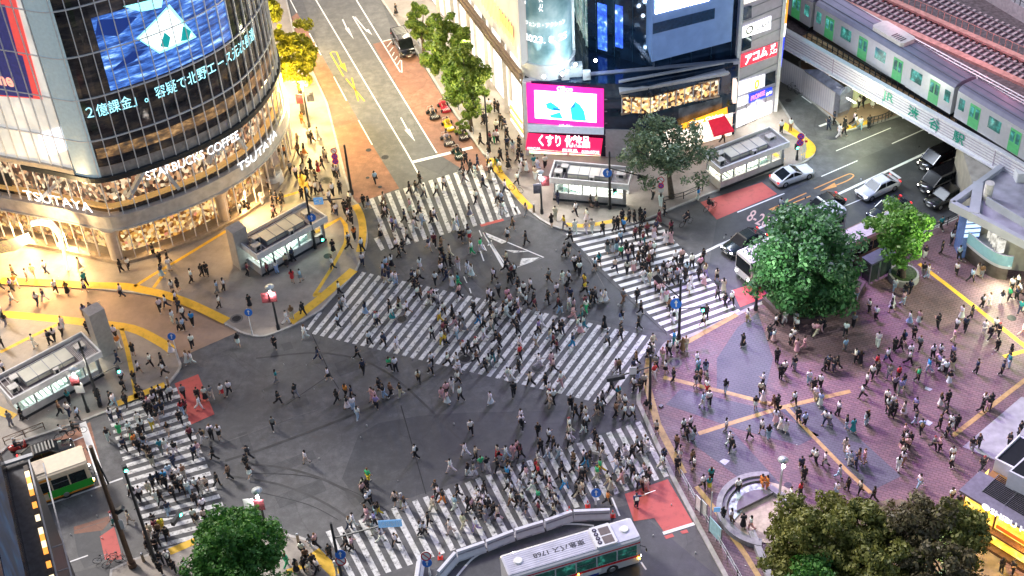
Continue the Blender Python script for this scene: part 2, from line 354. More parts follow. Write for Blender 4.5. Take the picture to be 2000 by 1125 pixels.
# inlaid bands and yellow tactile lines
ZP = .146
mb = MB(); zz = .14
def pz(pts): return pg(pts, .14)
mb.sheet(pz([(1330, 760), (1500, 800), (1600, 850), (1560, 870), (1440, 838), (1300, 790)]), ZP); mb.sheet(pz([(1330, 850), (1420, 830), (1560, 985), (1480, 960)]), ZP)
mb.sheet(pz([(1520, 798), (1600, 785), (1760, 930), (1700, 960), (1620, 880)]), ZP); mb.sheet(pz([(1440, 640), (1480, 610), (1510, 700), (1490, 780), (1400, 765), (1400, 700)]), ZP)
struct('plaza_slate_bands', mb, PAVE_B)
TAC = worn_mat('yellow_tactile_paving', (.78, .47, .035), .8, 2.0, (.35, .25, .12)); TAC2 = worn_mat('pale_tactile_paving', (.5, .33, .13), .6, 2.0, (.25, .18, .12))
def lines(name, specs, m, z, zg):
    mb = MB()
    for wd, pts in specs: mb.strip([tuple(G(x, y, zg)[:2]) for x, y in pts], wd, z)
    return struct(name, mb, m)
lines('tactile_paving', [(.75, smooth_px([(693, 400), (703, 418), (708, 440), (708, 465), (703, 492)])), (.95, [(691, 527), (620, 588), (566, 630)]), (.35, [(677, 460), (674, 476), (650, 520), (626, 558), (614, 576)]), (.35, [(612, 579), (626, 572)]),
    (.35, [(540, 388), (600, 370)]), (.45, [(616, 454), (640, 440), (665, 426), (675, 440), (677, 460)]), (.9, [(588, 340), (596, 372)]),
    (.95, smooth_px([(0, 548), (90, 552), (170, 557), (242, 559), (284, 567), (327, 577), (378, 596), (443, 627)])), (.35, [(262, 560), (300, 536), (345, 510), (460, 440)]), (.35, [(300, 562), (322, 532)]),
    (.95, smooth_px([(0, 613), (60, 618), (128, 625), (170, 630), (256, 641), (313, 668), (336, 684)])), (.4, [(0, 688), (60, 658), (125, 628)]), (.4, [(237, 642), (247, 676), (257, 722), (267, 778)]), (.7, [(228, 789), (322, 751)]), (.8, [(-10, 798), (28, 815)]),
    (.75, smooth_px([(955, 310), (966, 325), (982, 345), (1000, 366), (1018, 388), (1037, 407)])), (.55, smooth_px([(1105, 438), (1135, 441), (1164, 438), (1195, 432), (1225, 426)])),
    (.9, smooth_px([(1527, 242), (1560, 265), (1582, 283), (1583, 297), (1570, 306)])), (.5, [(1512, 300), (1530, 312)]),
    (.42, [(1795, 515), (1854, 560), (1887, 586), (1936, 624), (2010, 683)]), (.4, [(1960, 697), (2010, 683)]),
    (.95, [(613, 1077), (659, 1122)]), (.45, [(560, 1117), (595, 1105)]), (.7, [(331, 1078), (382, 1056)]), (.55, smooth_px([(1652, 250), (1680, 243), (1700, 236)]))], TAC, ZP+.004, .14)
lines('tactile_paving', [(.42, smooth_px([(1296, 737), (1351, 750), (1403, 763), (1467, 779), (1506, 789), (1527, 796)])), (.42, [(1364, 847), (1429, 826), (1527, 796), (1596, 779), (1661, 764)]),
    (.35, [(1537, 797), (1586, 850), (1654, 920), (1700, 962)]), (.42, [(1360, 950), (1413, 1016), (1430, 1047), (1457, 1085), (1490, 1140)]), (.5, [(1335, 672), (1439, 614)]), (.4, [(1860, 852), (2010, 736)]), (.6, [(1268, 700), (1262, 745), (1285, 830), (1335, 925)])], TAC2, ZP+.004, .14)
# ------------------------------------------------ white and coloured road markings
WM = worn_mat('white_road_paint', (.82, .81, .79), .42, 2.6); WM2 = worn_mat('white_road_paint_clean', (.80, .79, .78), .95, 2.0)
OM = worn_mat('orange_road_paint', (.75, .33, .10), .8, 2.5); YM = worn_mat('yellow_road_paint', (.8, .5, .03), .8, 2.5); ZM = .016
def lerp(a, b, t): return a+(b-a)*t
def zebra(near, far, n, frac=.52, m=WM, cut=()):
    a0, a1 = G(*near[0]), G(*near[1]); b0, b1 = G(*far[0]), G(*far[1]); mb = MB()
    for i in range(n):
        if i in cut: continue
        t0 = i/(n-1); dt = frac/(n-1)
        q = [lerp(a0, a1, t0), lerp(a0, a1, t0+dt), lerp(b0, b1, t0+dt), lerp(b0, b1, t0)]
        k = 6
        for j in range(k):
            s0, s1 = j/k, (j+1)/k
            mb.poly([(p.x, p.y, ZM) for p in (lerp(q[0], q[3], s0), lerp(q[1], q[2], s0), lerp(q[1], q[2], s1), lerp(q[0], q[3], s1))])
    mb.f = [f if (mb.v[f[1]]-mb.v[f[0]]).cross(mb.v[f[2]]-mb.v[f[1]]).z > 0 else f[::-1] for f in mb.f]
    return struct('zebra_crossing', mb, m)
zebra(((761, 487), (1004, 421)), ((721, 389), (965, 314)), 16, .5)
zebra(((609, 652), (1176, 789)), ((707.5, 531), (1272, 658)), 35, .5)
zebra(((1105, 457), (1308, 653)), ((1272, 421), (1442, 604)), 20, .5, WM2)
zebra(((690, 1142), (1297, 933)), ((636, 1039), (1241, 826)), 31, .5)
zebra(((207, 803), (297, 1065)), ((345, 757), (452, 1027)), 20, .5)
mb = MB()
for q in [[(730, 466), (740, 463), (751, 486), (744, 490)], [(597, 643), (603, 645), (629, 611), (623, 609)], [(1003, 406), (1010, 403), (1018, 418), (1010, 420)],
          [(945, 454), (990, 473), (980, 476), (952, 463)], [(985, 488), (1034, 491), (1004, 494)], [(1018, 505), (1054, 503), (1036, 513), (1015, 519)], [(988, 489), (994, 518), (984, 512)]]:
    mb.sheet(pg(q), ZM)
struct('white_road_marks', mb, WM)
lines('road_lines', [(.16, [(596, -40), (617, 0), (795, 299), (820, 345)]), (.16, [(672, -40), (696, 0), (782, 141)]), (.16, [(689, 32), (853, 299)]), (.45, [(805, 317), (923, 288)]),
    (.16, [(520, -50), (551, 8), (576, 55)]), (.13, [(545, -40), (567, 0), (580, 25)]), (.13, [(604, 65), (627, 108)]), (.13, [(652, 150), (677, 197)]), (.13, [(700, 235), (727, 283)]),
    (.13, [(748, 81), (768, 76)]), (.12, [(768, 77), (756, 92)]), (.12, [(768, 92), (761, 101)]), (.12, [(770, 102), (766, 110)]), (.12, [(776, 110), (771, 118)]), (.12, [(782, 117), (776, 127)]), (.13, [(784, 118), (785, 142)]),
    (.16, [(669, 38), (677, 55)]), (.16, [(693, 33), (717, 62)]), (.16, [(783, 230), (796, 254)]),
    (.6, [(160, 823), (202, 946)]), (.18, [(60, 998), (87, 988), (240, 934)]), (.13, [(141, 862), (163, 853)]), (.13, [(127, 1101), (172, 1085)]),
    (.3, [(1345, 508), (1404, 479), (1621, 387), (1850, 279)]), (.13, [(1604, 345), (1675, 314)]), (.13, [(1742, 281), (1811, 250)]), (.15, [(1440, 415), (1532, 378)]), (.1, [(1633, 295), (1740, 250)]), (.12, [(1640, 407), (1700, 382)]),
    (.12, [(1834, 340), (1878, 318)]), (.3, [(1600, 247), (1616, 241)]), (.16, [(1566, 188), (1585, 202)]),
    (.17, smooth_px([(885, 1135), (919, 1095), (945, 1078), (972, 1064), (1007, 1048), (1050, 1033), (1093, 1025), (1130, 1024), (1160, 1027)])), (.14, [(1195, 972), (1210, 1008)]), (.14, [(1252, 1098), (1262, 1113)]), (.3, [(1295, 1042), (1356, 1023)]),
    (.14, smooth_px([(945, 454), (1062, 503), (994, 528), (945, 454)], 1)), (.12, [(938, 490), (945, 510)]), (.12, [(953, 480), (960, 470)]), (.1, [(936, 450), (941, 462)]), (.1, [(944, 478), (950, 490)]), (.1, [(906, 540), (912, 553)]), (.1, [(917, 563), (920, 573)]),
    (.25, smooth_px([(945, 454), (985, 525)], 1)), (.2, [(1300, 653), (1258, 573), (1200, 556)])][:-1], WM2, ZM+.004, 0)
lines('orange_road_lines', [(.14, smooth_px([(1590, 369), (1650, 343), (1662, 340), (1667, 344), (1655, 353), (1630, 363)])), (.14, [(1502, 410), (1575, 377)]), (.14, [(1513, 411), (1583, 383)]), (.14, [(1508, 411), (1520, 402)])], OM, ZM+.004, 0)
lines('yellow_road_lines', [(.16, [(671, 149), (645, 104), (650, 101), (657, 102), (668, 128)]), (.16, [(676, 154), (712, 198)]), (.16, [(687, 152), (700, 198)])], YM, ZM+.004, 0)
mb = MB()
for q in [[(674, 56), (681, 54), (691, 77)], [(713, 59), (720, 57), (727, 69)], [(790, 254), (800, 252), (811, 277)]]: mb.sheet(pg(q), ZM+.008)
struct('white_arrow_heads', mb, WM2)
mb = MB()
for q in [[(1601, 374), (1630, 357), (1634, 365)]]: mb.sheet(pg(q), ZM+.008)
struct('orange_arrow_head', mb, OM)
mb = MB(); mb.sheet(pg([(662, 128), (673, 123), (678, 141)]), ZM+.008); struct('yellow_arrow_head', mb, YM)
p0 = G(1456, 430); U = G(1494, 446)-p0; V = G(1470, 409)-p0
_t = text_mesh('road_lettering', '8-20', lambda u, v: p0+U*u+V*v+Vector((0, 0, ZM+.006)), worn_mat('faded_road_paint', (.7, .45, .4), .9), bold=.01); _t['kind'] = 'structure'
# seams and covers in the road
SEAM = mat('road_seam', (.03, .03, .032), .8, var=.2); SEAML = mat('pale_road_seam', (.16, .155, .15), .8, var=.3)
lines('tyre_marks', [(.22, smooth_px([(470, 905), (560, 915), (640, 940), (720, 985), (800, 1050)])), (.2, smooth_px([(450, 930), (540, 945), (620, 975), (690, 1020), (740, 1075)])), (.25, smooth_px([(1040, 560), (960, 640), (800, 760), (560, 860), (440, 900)])), (.25, smooth_px([(840, 400), (880, 520), (980, 640), (1120, 760)])), (.2, smooth_px([(500, 700), (640, 690), (760, 730), (900, 860)]))], mat('tyre_rubber_mark', (.05, .05, .052), .55, var=.35, scale=1), ZL+.005, 0)
lines('road_seams', [(.07, [(608, 650), (650, 741), (662, 760)]), (.09, [(783, 792), (808, 880), (832, 965)]), (.06, smooth_px([(480, 925), (600, 930), (700, 965), (760, 1000)])), (.06, smooth_px([(500, 960), (600, 985), (660, 1015)])), (.06, [(1262, 575), (1303, 655)]), (.05, [(1105, 470), (1300, 652)]), (.06, [(640, 735), (560, 790)])], SEAM, ZL+.004, 0)
lines('road_seams', [(.1, smooth_px([(400, 878), (480, 849), (540, 826), (620, 800)])), (.08, [(0, 715), (30, 705)]), (.05, [(120, 1045), (205, 1018)]), (.07, [(1180, 560), (1130, 470)])], SEAML, ZL+.006, 0)
mb = MB(); MH = mat('manhole_iron', (.05, .05, .055), .5, .5, var=.4, scale=9); MHR = mat('manhole_surround', (.17, .16, .15), .8, var=.3)
for x, y, r in [(752, 307, .38), (720, 293, .3), (718, 347, .2), (742, 365, .22), (785, 623, .42), (908, 700, .5), (1050, 718, .5), (1160, 897, .55), (462, 622, .42), (466, 620, .1), (640, 500, .4), (637, 352, .45), (1540, 196, .35), (1318, 708, .45), (1539, 947, .3), (1976, 621, .4)]:
    z = .153 if (x, y) in ((462, 622), (466, 620), (640, 500), (637, 352), (1318, 708), (1539, 947), (1976, 621)) else .026
    g = G(x, y, z)
    if r > .4: mb.disc((g.x, g.y, z-.004), r*1.45, 20 if r != .5 else 8, th=.004, mi=1)
    mb.disc(g, r, 20, th=.006)
struct('manhole_covers', mb, [MH, MHR])
mb = MB()
for q in [[(1414, 896), (1426, 900), (1416, 909), (1405, 901)], [(1808, 755), (1822, 760), (1816, 764), (1806, 760)], [(1812, 820), (1822, 826), (1815, 832), (1802, 826)]]: mb.sheet(pz(q), .156)
struct('pale_floor_hatches', mb, mat('hatch_stone', (.45, .5, .58), .5, var=.15))
mb = MB(); mb.sheet(pz([(1880, 873), (1995, 775), (2200, 830), (2100, 960)]), .152); struct('pale_plaza_floor', mb, mat('pale_floor', (.38, .39, .41), .5, var=.2, scale=1.5))
# ================================================================= curved glass corner building
class Facade:
    """a vertical surface over a plan polyline: s = metres along it, z = height, off = metres out of it"""
    def __init__(f, pts, flip=False):
        f.p = [Vector((a[0], a[1])) for a in pts]; f.s = [0.0]
        for i in range(1, len(f.p)): f.s.append(f.s[-1]+(f.p[i]-f.p[i-1]).length)
        f.sg = -1 if flip else 1
    def at(f, s, z, off=0.0):
        i = 0
        while i < len(f.p)-2 and s > f.s[i+1]: i += 1
        a, b = f.p[i], f.p[i+1]; t = (s-f.s[i])/(f.s[i+1]-f.s[i]); d = (b-a).normalized()
        def nrm(k):
            k = max(0, min(len(f.p)-1, k)); q = (f.p[min(k+1, len(f.p)-1)]-f.p[max(k-1, 0)]).normalized(); return Vector((q.y, -q.x))*f.sg
        n = nrm(i).lerp(nrm(i+1), max(0, min(1, t))).normalized(); p = a.lerp(b, t)+n*off
        return Vector((p.x, p.y, z))
    def px(f, x, y):
        best = None
        for i in range(len(f.p)-1):
            q = PL(x, y, f.p[i], f.p[i+1]); d = f.p[i+1]-f.p[i]; t = (q.xy-f.p[i]).dot(d)/d.length_squared
            if -1e-3 <= t <= 1.001 or (i == 0 and t < 0) or (i == len(f.p)-2 and t > 1):
                dist = (q-Vector((0, 0, CH))).length
                if best is None or dist < best[0]: best = (dist, f.s[i]+t*d.length, q.z)
        return best[1], best[2]
    def rect(f, mb, s0, s1, z0, z1, off=0., mi=0, step=.7):
        n = max(1, int(abs(s1-s0)/step)); 
        for k in range(n):
            a, b = s0+(s1-s0)*k/n, s0+(s1-s0)*(k+1)/n
            mb.add([f.at(a, z0, off), f.at(b, z0, off), f.at(b, z1, off), f.at(a, z1, off)], [[0, 1, 2, 3]], mi)
    def band(f, mb, s0, s1, z0, z1, o0, o1, mi=0, step=.7):   # solid band from offset o0 to o1
        n = max(1, int(abs(s1-s0)/step))
        for k in range(n+1):
            a = s0+(s1-s0)*k/n; mb_ = [f.at(a, z0, o0), f.at(a, z0, o1), f.at(a, z1, o1), f.at(a, z1, o0)]
            if k: mb.add(prev+mb_, [[0, 4, 5, 1], [1, 5, 6, 2], [2, 6, 7, 3], [3, 7, 4, 0]], mi)
            if k in (0, n): mb.add(mb_, [[0, 1, 2, 3]], mi)
            prev = mb_
    def quad(f, mb, c, off, mi=0, n=6):       # c: four (s, z)
        g = []
        for j in range(n+1):
            for i in range(n+1):
                u, v = i/n, j/n; p = [(1-u)*(1-v)*c[0][k]+u*(1-v)*c[1][k]+u*v*c[2][k]+(1-u)*v*c[3][k] for k in (0, 1)]
                g.append(f.at(p[0], p[1], off))
        mb.add(g, [[j*(n+1)+i, j*(n+1)+i+1, (j+1)*(n+1)+i+1, (j+1)*(n+1)+i] for j in range(n) for i in range(n)], mi)
    def pquad(f, mb, px4, off, mi=0, n=6): f.quad(mb, [f.px(*p) for p in px4], off, mi, n)
    def ppoly(f, mb, px, off, mi=0):
        mb.poly([f.at(*f.px(*p), off) for p in px], mi)
    def text(f, name, body, pxa, pxb, h, m, parent, off=.25, bold=.0, dz=0):
        s0, z0 = f.px(*pxa); s1, z1 = f.px(*pxb)
        return text_mesh(name, body, lambda u, v: f.at(s0+(s1-s0)*u, z0+(z1-z0)*u*0+(z0+z1)/2-z0+dz+v*h, off), m, parent, bold=bold)
def cat(pts, k=4):
    return [tuple(p) for p in smooth_px(pts, k)]
QP = [(-75, 123), (-47.46, 112.25), (-41.8, 110.05)]+cat([(-41.0, 109.7), (-39.6, 109.05), (-38.3, 108.5), (-37.3, 108.3), (-36.0, 108.55), (-34.6, 109.1), (-32.0, 110.35), (-29.5, 111.9), (-27.0, 113.95), (-25.1, 116.1), (-23.8, 118.5), (-22.9, 121.1), (-22.4, 123.6), (-22.4, 126.5), (-23.4, 130.5), (-26.5, 136), (-32, 141)], 3)+[(-75, 160)]
Q = Facade(QP); qb = (-37.6, 108.35)
zq = {y: zat(qb, y) for y in (509, 500, 445, 418, 405, 355, 352, 345, 340, 327, 276, 259, 196, 114, 23)}
qroot = thing('glass_corner_building', 'tall curved glass building with a blue video screen and a lit coffee shop floor', 'building', (-37.6, 112, 0))
sc0, sc1 = Q.px(150, 342)[0], Q.px(193, 352)[0]; sEnd = Q.s[-2]; sL0 = 10.0; ZT = 40.0
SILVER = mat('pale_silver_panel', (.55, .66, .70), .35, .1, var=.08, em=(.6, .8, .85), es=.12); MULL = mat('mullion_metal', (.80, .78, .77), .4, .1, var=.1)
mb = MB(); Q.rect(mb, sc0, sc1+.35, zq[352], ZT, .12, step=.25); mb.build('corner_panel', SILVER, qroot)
m = bpy.data.materials.new('frosted_lit_glass'); N, L, P = nodes(m); tc = N.new('ShaderNodeTexCoord'); no = N.new('ShaderNodeTexNoise'); no.inputs['Scale'].default_value = .25; no.inputs['Detail'].default_value = 5
L.new(tc.outputs['Object'], no.inputs[0]); r = ramp(N, [(.3, (.5, .52, .5)), (.55, (.75, .72, .66)), (.7, (1, .95, .85))]); L.new(no.outputs[0], r.inputs[0]); L.new(r.outputs[0], P.inputs['Base Color'])
L.new(r.outputs[0], P.inputs['Emission Color']); P.inputs['Emission Strength'].default_value = .22; P.inputs['Roughness'].default_value = .12; FROST = m
mb = MB(); Q.rect(mb, sL0, sc0, zq[340], ZT, .0); mb.build('frosted_glass', FROST, qroot)
# dark curved glass, reflections of the lit street painted into its colour
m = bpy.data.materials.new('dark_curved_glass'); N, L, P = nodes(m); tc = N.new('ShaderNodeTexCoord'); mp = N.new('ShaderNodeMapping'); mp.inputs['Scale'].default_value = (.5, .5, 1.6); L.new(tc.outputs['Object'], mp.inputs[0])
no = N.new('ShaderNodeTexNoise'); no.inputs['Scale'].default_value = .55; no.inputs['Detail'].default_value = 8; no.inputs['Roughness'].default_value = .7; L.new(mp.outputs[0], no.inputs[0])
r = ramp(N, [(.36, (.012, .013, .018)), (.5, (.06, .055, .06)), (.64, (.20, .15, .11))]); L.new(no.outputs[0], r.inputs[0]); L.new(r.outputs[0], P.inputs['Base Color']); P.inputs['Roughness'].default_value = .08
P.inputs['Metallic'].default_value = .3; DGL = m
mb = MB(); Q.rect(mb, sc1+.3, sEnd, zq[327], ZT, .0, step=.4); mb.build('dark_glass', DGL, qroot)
LOWBAND = lit_mat('warm_reflection_glow', [(.35, (.05, .04, .035)), (.5, (.22, .12, .05)), (.62, (.6, .34, .14)), (.75, (.95, .62, .3))], .8, .55, (1, 1, 2.2), base=.03, rough=.1)
mb = MB(); Q.rect(mb, sc1+.5, sEnd-9, zq[327]+.9, zq[276]-.9, .03, step=.4); mb.build('warm_reflection_band', LOWBAND, qroot)  # faint glow painted in for warm reflections on the dark glass
mb = MB(); Q.rect(mb, sc1, sEnd, zq[345], zq[327], .04, step=.4); mb.build('spandrel', mat('spandrel_panel', (.33, .31, .30), .3, .3, var=.3, scale=2), qroot)
mb = MB(); Q.band(mb, sc0-6, sEnd, zq[352]-.1, zq[345], -.1, .35, step=.4); mb.build('ledge', DARK, qroot)
mb = MB(); Q.band(mb, sL0, sEnd, zq[445], zq[418]-.25, -.4, .3, step=.4); Q.band(mb, sL0, sEnd, zq[418]-.25, zq[418]-.05, -.4, .42, step=.4); Q.band(mb, sL0, sEnd, zq[445]-.12, zq[445]+.05, -.4, .42, step=.4)
mb.build('floor_band', mat('floor_band', (.52, .50, .47), .45, .1, var=.2, scale=1.5), qroot)
mb = MB(); Q.band(mb, sL0, sc0, zq[340]-.25, zq[340]+.25, -.1, .3); mb.build('ledge', mat('beige_ledge', (.5, .42, .34), .5, var=.1), qroot)
CAFE = lit_mat('cafe_interior', [(.3, (.03, .015, .01)), (.42, (.25, .10, .05)), (.5, (.6, .33, .16)), (.55, (.10, .05, .03)), (.62, (1, .78, .5)), (.75, (.04, .03, .02)), (.9, (.9, .55, .3))], 3.4, 1.15, (1, 1, .8), kind='cells')
SHOP = lit_mat('shop_interior', [(.3, (.15, .05, .01)), (.42, (.7, .34, .07)), (.48, (.95, .62, .2)), (.53, (.3, .13, .04)), (.6, (1, .8, .42)), (.68, (.22, .1, .05)), (.78, (.9, .6, .25)), (.9, (.6, .2, .12))], 3.6, 1.0, (1, 1, .9), kind='cells')
mb = MB(); Q.rect(mb, sL0, sEnd, zq[418]-.1, zq[345], -.9, step=.5); mb.build('cafe_interior', CAFE, qroot)
mb = MB(); Q.rect(mb, sL0, sEnd, .2, zq[445], -1.6, step=.5); mb.build('shop_interior', SHOP, qroot)
mb = MB(); Q.band(mb, sL0, sEnd, zq[405]-.35, zq[405]-.1, -.8, -.25, step=.5); mb.build('counter', mat('wood_counter', (.6, .3, .08), .5, var=.2, em=(1, .6, .2), es=.3), qroot)
mb = MB(); Q.rect(mb, sc1+1, sEnd, zq[418]-.05, zq[405]-.35, -.2, step=.5); mb.build('dark_parapet', mat('dark_wood', (.09, .06, .045), .6, var=.6, scale=4), qroot)
mb = MB()
for a, b in [((283, 337), (253, 392)), ((318, 330), (352, 372)), ((425, 285), (412, 322)), ((462, 262), (485, 292)), ((125, 345), (65, 402)), ((452, 268), (428, 305))]:
    sa, za = Q.px(*a); s_b, zb = Q.px(*b); mb = MB(); mb.bar(Q.at(sa, za, -.45), Q.at(s_b, zb, -.45), .55, .35); mb.build('diagonal_brace', WHITE, qroot)
GLS = glass_mat('shop_glass', (.05, .045, .04), .18)
mb = MB(); Q.rect(mb, sL0, sEnd, zq[418], zq[352], .0, step=.5); Q.rect(mb, sL0, sEnd, .45, zq[445], -.05, step=.5); mb.build('shop_glass', GLS, qroot)
mb = MB(); Q.band(mb, sL0, sEnd, 0.1, .5, -.3, .45, step=.5); mb.build('plinth', mat('stone_plinth', (.36, .29, .22), .6, var=.2), qroot)
mb = MB(); mbh = MB(); s = sL0; k = 0
while s < sEnd:
    if not (sc0+.2 < s < sc1-.1) : 
        a, b = Q.at(s, .5, .12), Q.at(s, ZT, .12); n_ = (Q.at(s, 1, .3)-Q.at(s, 1, 0)); mb.bar(a, b, .08, .15, up=n_)
    s += 1.22; k += 1
mb.build('mullions', MULL, qroot)
zrow = [zq[276], zq[196], zq[114], zq[23]]; dz_ = (zq[23]-zq[276])/3
for z in zrow+[zq[23]+dz_, zq[23]+2*dz_]: Q.band(mbh, sL0, sEnd, z-.05, z+.05, 0, .16, step=.5)
mbh.build('horizontal_rails', MULL, qroot)
# columns under the corner
mb = MB(); c0 = Q.at(Q.px(205, 440)[0]+.2, 0, -.2); mb.tube([(c0.x, c0.y, .4), (c0.x, c0.y, zq[445]-1.2), (c0.x+.1, c0.y, zq[445])], [.62, .66, 1.0], 14)
COLM = mat('column_metal', (.62, .55, .48), .3, .3, var=.08); mb.build('column', COLM, qroot); mb = MB(); c1 = Q.at(Q.px(408, 380)[0]+1.3, 0, -.4); mb.tube([(c1.x, c1.y, .4), (c1.x, c1.y, 3.2), (c1.x, c1.y, zq[445])], [.55, .6, 1.1], 12)
mb.build('column', COLM, qroot)
# screens and lettering
SCR = bpy.data.materials.new('blue_video_screen'); N, L, P = nodes(SCR); tc = N.new('ShaderNodeTexCoord'); mp = N.new('ShaderNodeMapping'); mp.inputs['Rotation'].default_value = (.3, .2, 0); mp.inputs['Scale'].default_value = (.16, .16, 1.1); L.new(tc.outputs['Object'], mp.inputs[0])
no = N.new('ShaderNodeTexNoise'); no.inputs['Scale'].default_value = 2.4; no.inputs['Detail'].default_value = 10; no.inputs['Roughness'].default_value = .7; L.new(mp.outputs[0], no.inputs[0])
r = ramp(N, [(.33, (.005, .01, .05)), (.45, (.02, .06, .24)), (.54, (.05, .16, .55)), (.62, (.28, .5, .85)), (.72, (.85, .95, 1))]); L.new(no.outputs[0], r.inputs[0]); L.new(r.outputs[0], P.inputs['Emission Color']); P.inputs['Emission Strength'].default_value = .6; P.inputs['Base Color'].default_value = (.01, .01, .02, 1)
mb = MB(); s0, zb = Q.px(216, 177); s1 = Q.px(451, 70)[0]; zt = Q.px(179, 35)[1]
Q.rect(mb, s0, s1, zb, zt, .04, step=.4); scr = mb.build('video_screen', SCR, qroot)
WS = glow('white_screen_light', (.85, 1, .97), 1.25); TS = glow('teal_screen_light', (.0, .22, .22), .9); NS = glow('navy_screen_shape', (.005, .02, .12), 1)
mb = MB(); Q.pquad(mb, [(266, 74), (311, 104), (383, 72), (330, 8)], .06); Q.pquad(mb, [(240, 12), (275, 22), (315, 14), (318, -8)], .06); mb2 = MB()
Q.pquad(mb2, [(272, 74), (310, 99), (376, 70), (328, 16)], .08); mb.build('bright_screen_shape', glow('cyan_line', (.3, .9, .9), 1.2), scr); mb2.build('bright_screen_shape', WS, scr)
mb = MB(); Q.pquad(mb, [(352, 80), (368, 76), (372, 60), (356, 50)], .1); mb.build('teal_screen_shape', TS, scr); mb = MB(); Q.pquad(mb, [(312, 90), (328, 92), (332, 72), (320, 62)], .1); mb.build('teal_screen_shape', TS, scr)
mb = MB(); Q.pquad(mb, [(212, 142), (262, 118), (285, 96), (258, 100)], .06); mb.build('dark_screen_shape', NS, scr); mb = MB(); Q.pquad(mb, [(186, 68), (230, 70), (268, 32), (190, 38)], .06); mb.build('dark_screen_shape', NS, scr)
TXT = glow('ticker_light', (.35, .85, 1), 1.3)
sA, zA = Q.px(172, 232); sB, zB = Q.px(499, 82)
text_mesh('ticker_text', '２億課金」。容疑で北野エース元次長逮', lambda u, v: Q.at(sA+(sB-sA)*u, zA+v*1.3, .05), TXT, qroot)
SW = glow('sign_white_light', (.9, .93, 1), 1.7)
def qtext(body, a, b, h, parent=qroot, m=SW, off=.32, bold=.0, dz=0):
    sA, zA = Q.px(*a); sB, zB = Q.px(*b); return text_mesh('shop_sign_text', body, lambda u, v: Q.at(sA+(sB-sA)*u, zA+dz+v*h, off), m, parent, bold=bold)
qtext('STARBUCKS COFFEE', (285, 349), (462, 264), .95); qtext('TSUTAYA', (460, 333), (536, 285), .95, off=.5); qtext('TSUTAYA', (52, 386), (176, 384), 1.1, off=.25)
mb = MB(); Q.pquad(mb, [(-30, 185), (84, 194), (26, -20), (-60, -20)], .05); bill = mb.build('billboard', mat('red_billboard', (.7, .05, .05), .5, var=.1, em=(1, .12, .1), es=.45), qroot)
mb = MB(); Q.pquad(mb, [(-30, 182), (66, 190), (45, 108), (-20, 90)], .08); Q.pquad(mb, [(-30, 92), (38, 112), (10, 8), (-30, 8)], .08); mb.build('dark_figure_shape', mat('navy_print', (.03, .03, .12), .5, var=.4, em=(.05, .05, .2), es=.4), bill)
qtext('one', (-14, 162), (30, 168), 1.0, bill, glow('poster_lettering', (1, .35, .25), 1), .15, .03)
mb = MB(); Q.pquad(mb, [(0, 405), (28, 407), (10, 345), (-30, 345)], -.6); mb.build('dark_poster', DARK, qroot)
qtext('FEED', (-6, 399), (18, 401), .7, qroot, SW, -.4)
mb = MB(); Q.pquad(mb, [(85, 308), (150, 286), (139, 240), (75, 262)], .06); pw = mb.build('white_wall_sign', glow('pale_sign', (.95, .95, 1), .9), qroot)
# warm light falling on the pavement from the shop fronts
for px_, e in [((60, 495), 900), ((150, 505), 650), ((300, 490), 110), ((480, 400), 800)]:
    s_ = Q.px(*px_)[0]; p = Q.at(s_, 3.4, .5); q = Q.at(s_, 0, 7.5); lamp('shop_light', 'AREA', p, e, (1, .62, .25), qroot, .5, q, sizey=5)
for ds, e in ((10, 1000), (5, 1000), (1, 800)):
    p = Q.at(sEnd-ds, 5.5, .6); lamp('shop_light', 'AREA', p, e, (1, .70, .28), qroot, .5, Q.at(sEnd-ds, 0, 6), sizey=5)
mb = MB(); mb.prism([(p[0], p[1]) for p in QP], ZT, ZT+.6); mb.build('roof', CONC, qroot)
mb = MB(); inner = [Q.at(s, 0, -2.4) for s in np.linspace(sL0, sEnd, 40)]; mb.prism([(p.x, p.y) for p in inner]+[(-70, 150)], .1, ZT-.1); mb.build('core_wall', mat('core_wall', (.2, .15, .1), .7, var=.2), qroot)

# ================================================================= department building with the pink screen
A = G(1030, 302); B = G(1183, 308); dAB = (B-A).normalized()
Cc = A+dAB*1; k = 1.0
while PR(A+dAB*k)[0] < 1264: k += .05
Cc = A+dAB*k; D = G(1434, 264)
dL = (G(617.3, 0)-G(794.7, 298.7)).normalized(); A2 = A+dL*16
lz = zat(A, 158)                                            # top of the low block
mroot = thing('screen_corner_building', 'dark blue glass building with a pink framed video screen over a drugstore', 'building', (A.x+8, A.y+6, 0))
FAB = Facade([A.xy, Cc.xy, D.xy]); FL = Facade([A2.xy, A.xy])
NAVY = mat('navy_glass', (.012, .03, .065), .07, .35, var=.5, scale=.8, coat=.3); BLK = lambda c, n, **k: mat(n, c, **k)
back = Vector((dL.x, dL.y)); nAB = Vector((-dAB.y, dAB.x))
low = [A.xy, Cc.xy, D.xy, D.xy+Vector((2, 14)), A.xy+Vector((4, 20)), ]
mb = MB(); mb.prism([tuple(p) for p in low], .15, lz); mb.build('low_block', NAVY, mroot)
mb = MB(); FAB.band(mb, 0, FAB.s[-1], lz-.25, lz+.12, -.3, .18, step=50)
for i in range(1, 6): FAB.band(mb, FAB.px(1181, 200)[0], FAB.s[-1], lz*i/6.3-.05, lz*i/6.3+.06, 0, .09, step=50)
mb.build('facade_rails', mat('pale_rail', (.5, .5, .58), .35, .4, var=.1), mroot)
PINK = mat('pink_screen_frame', (.75, .02, .25), .4, var=.1, em=(1, .02, .32), es=1.0)
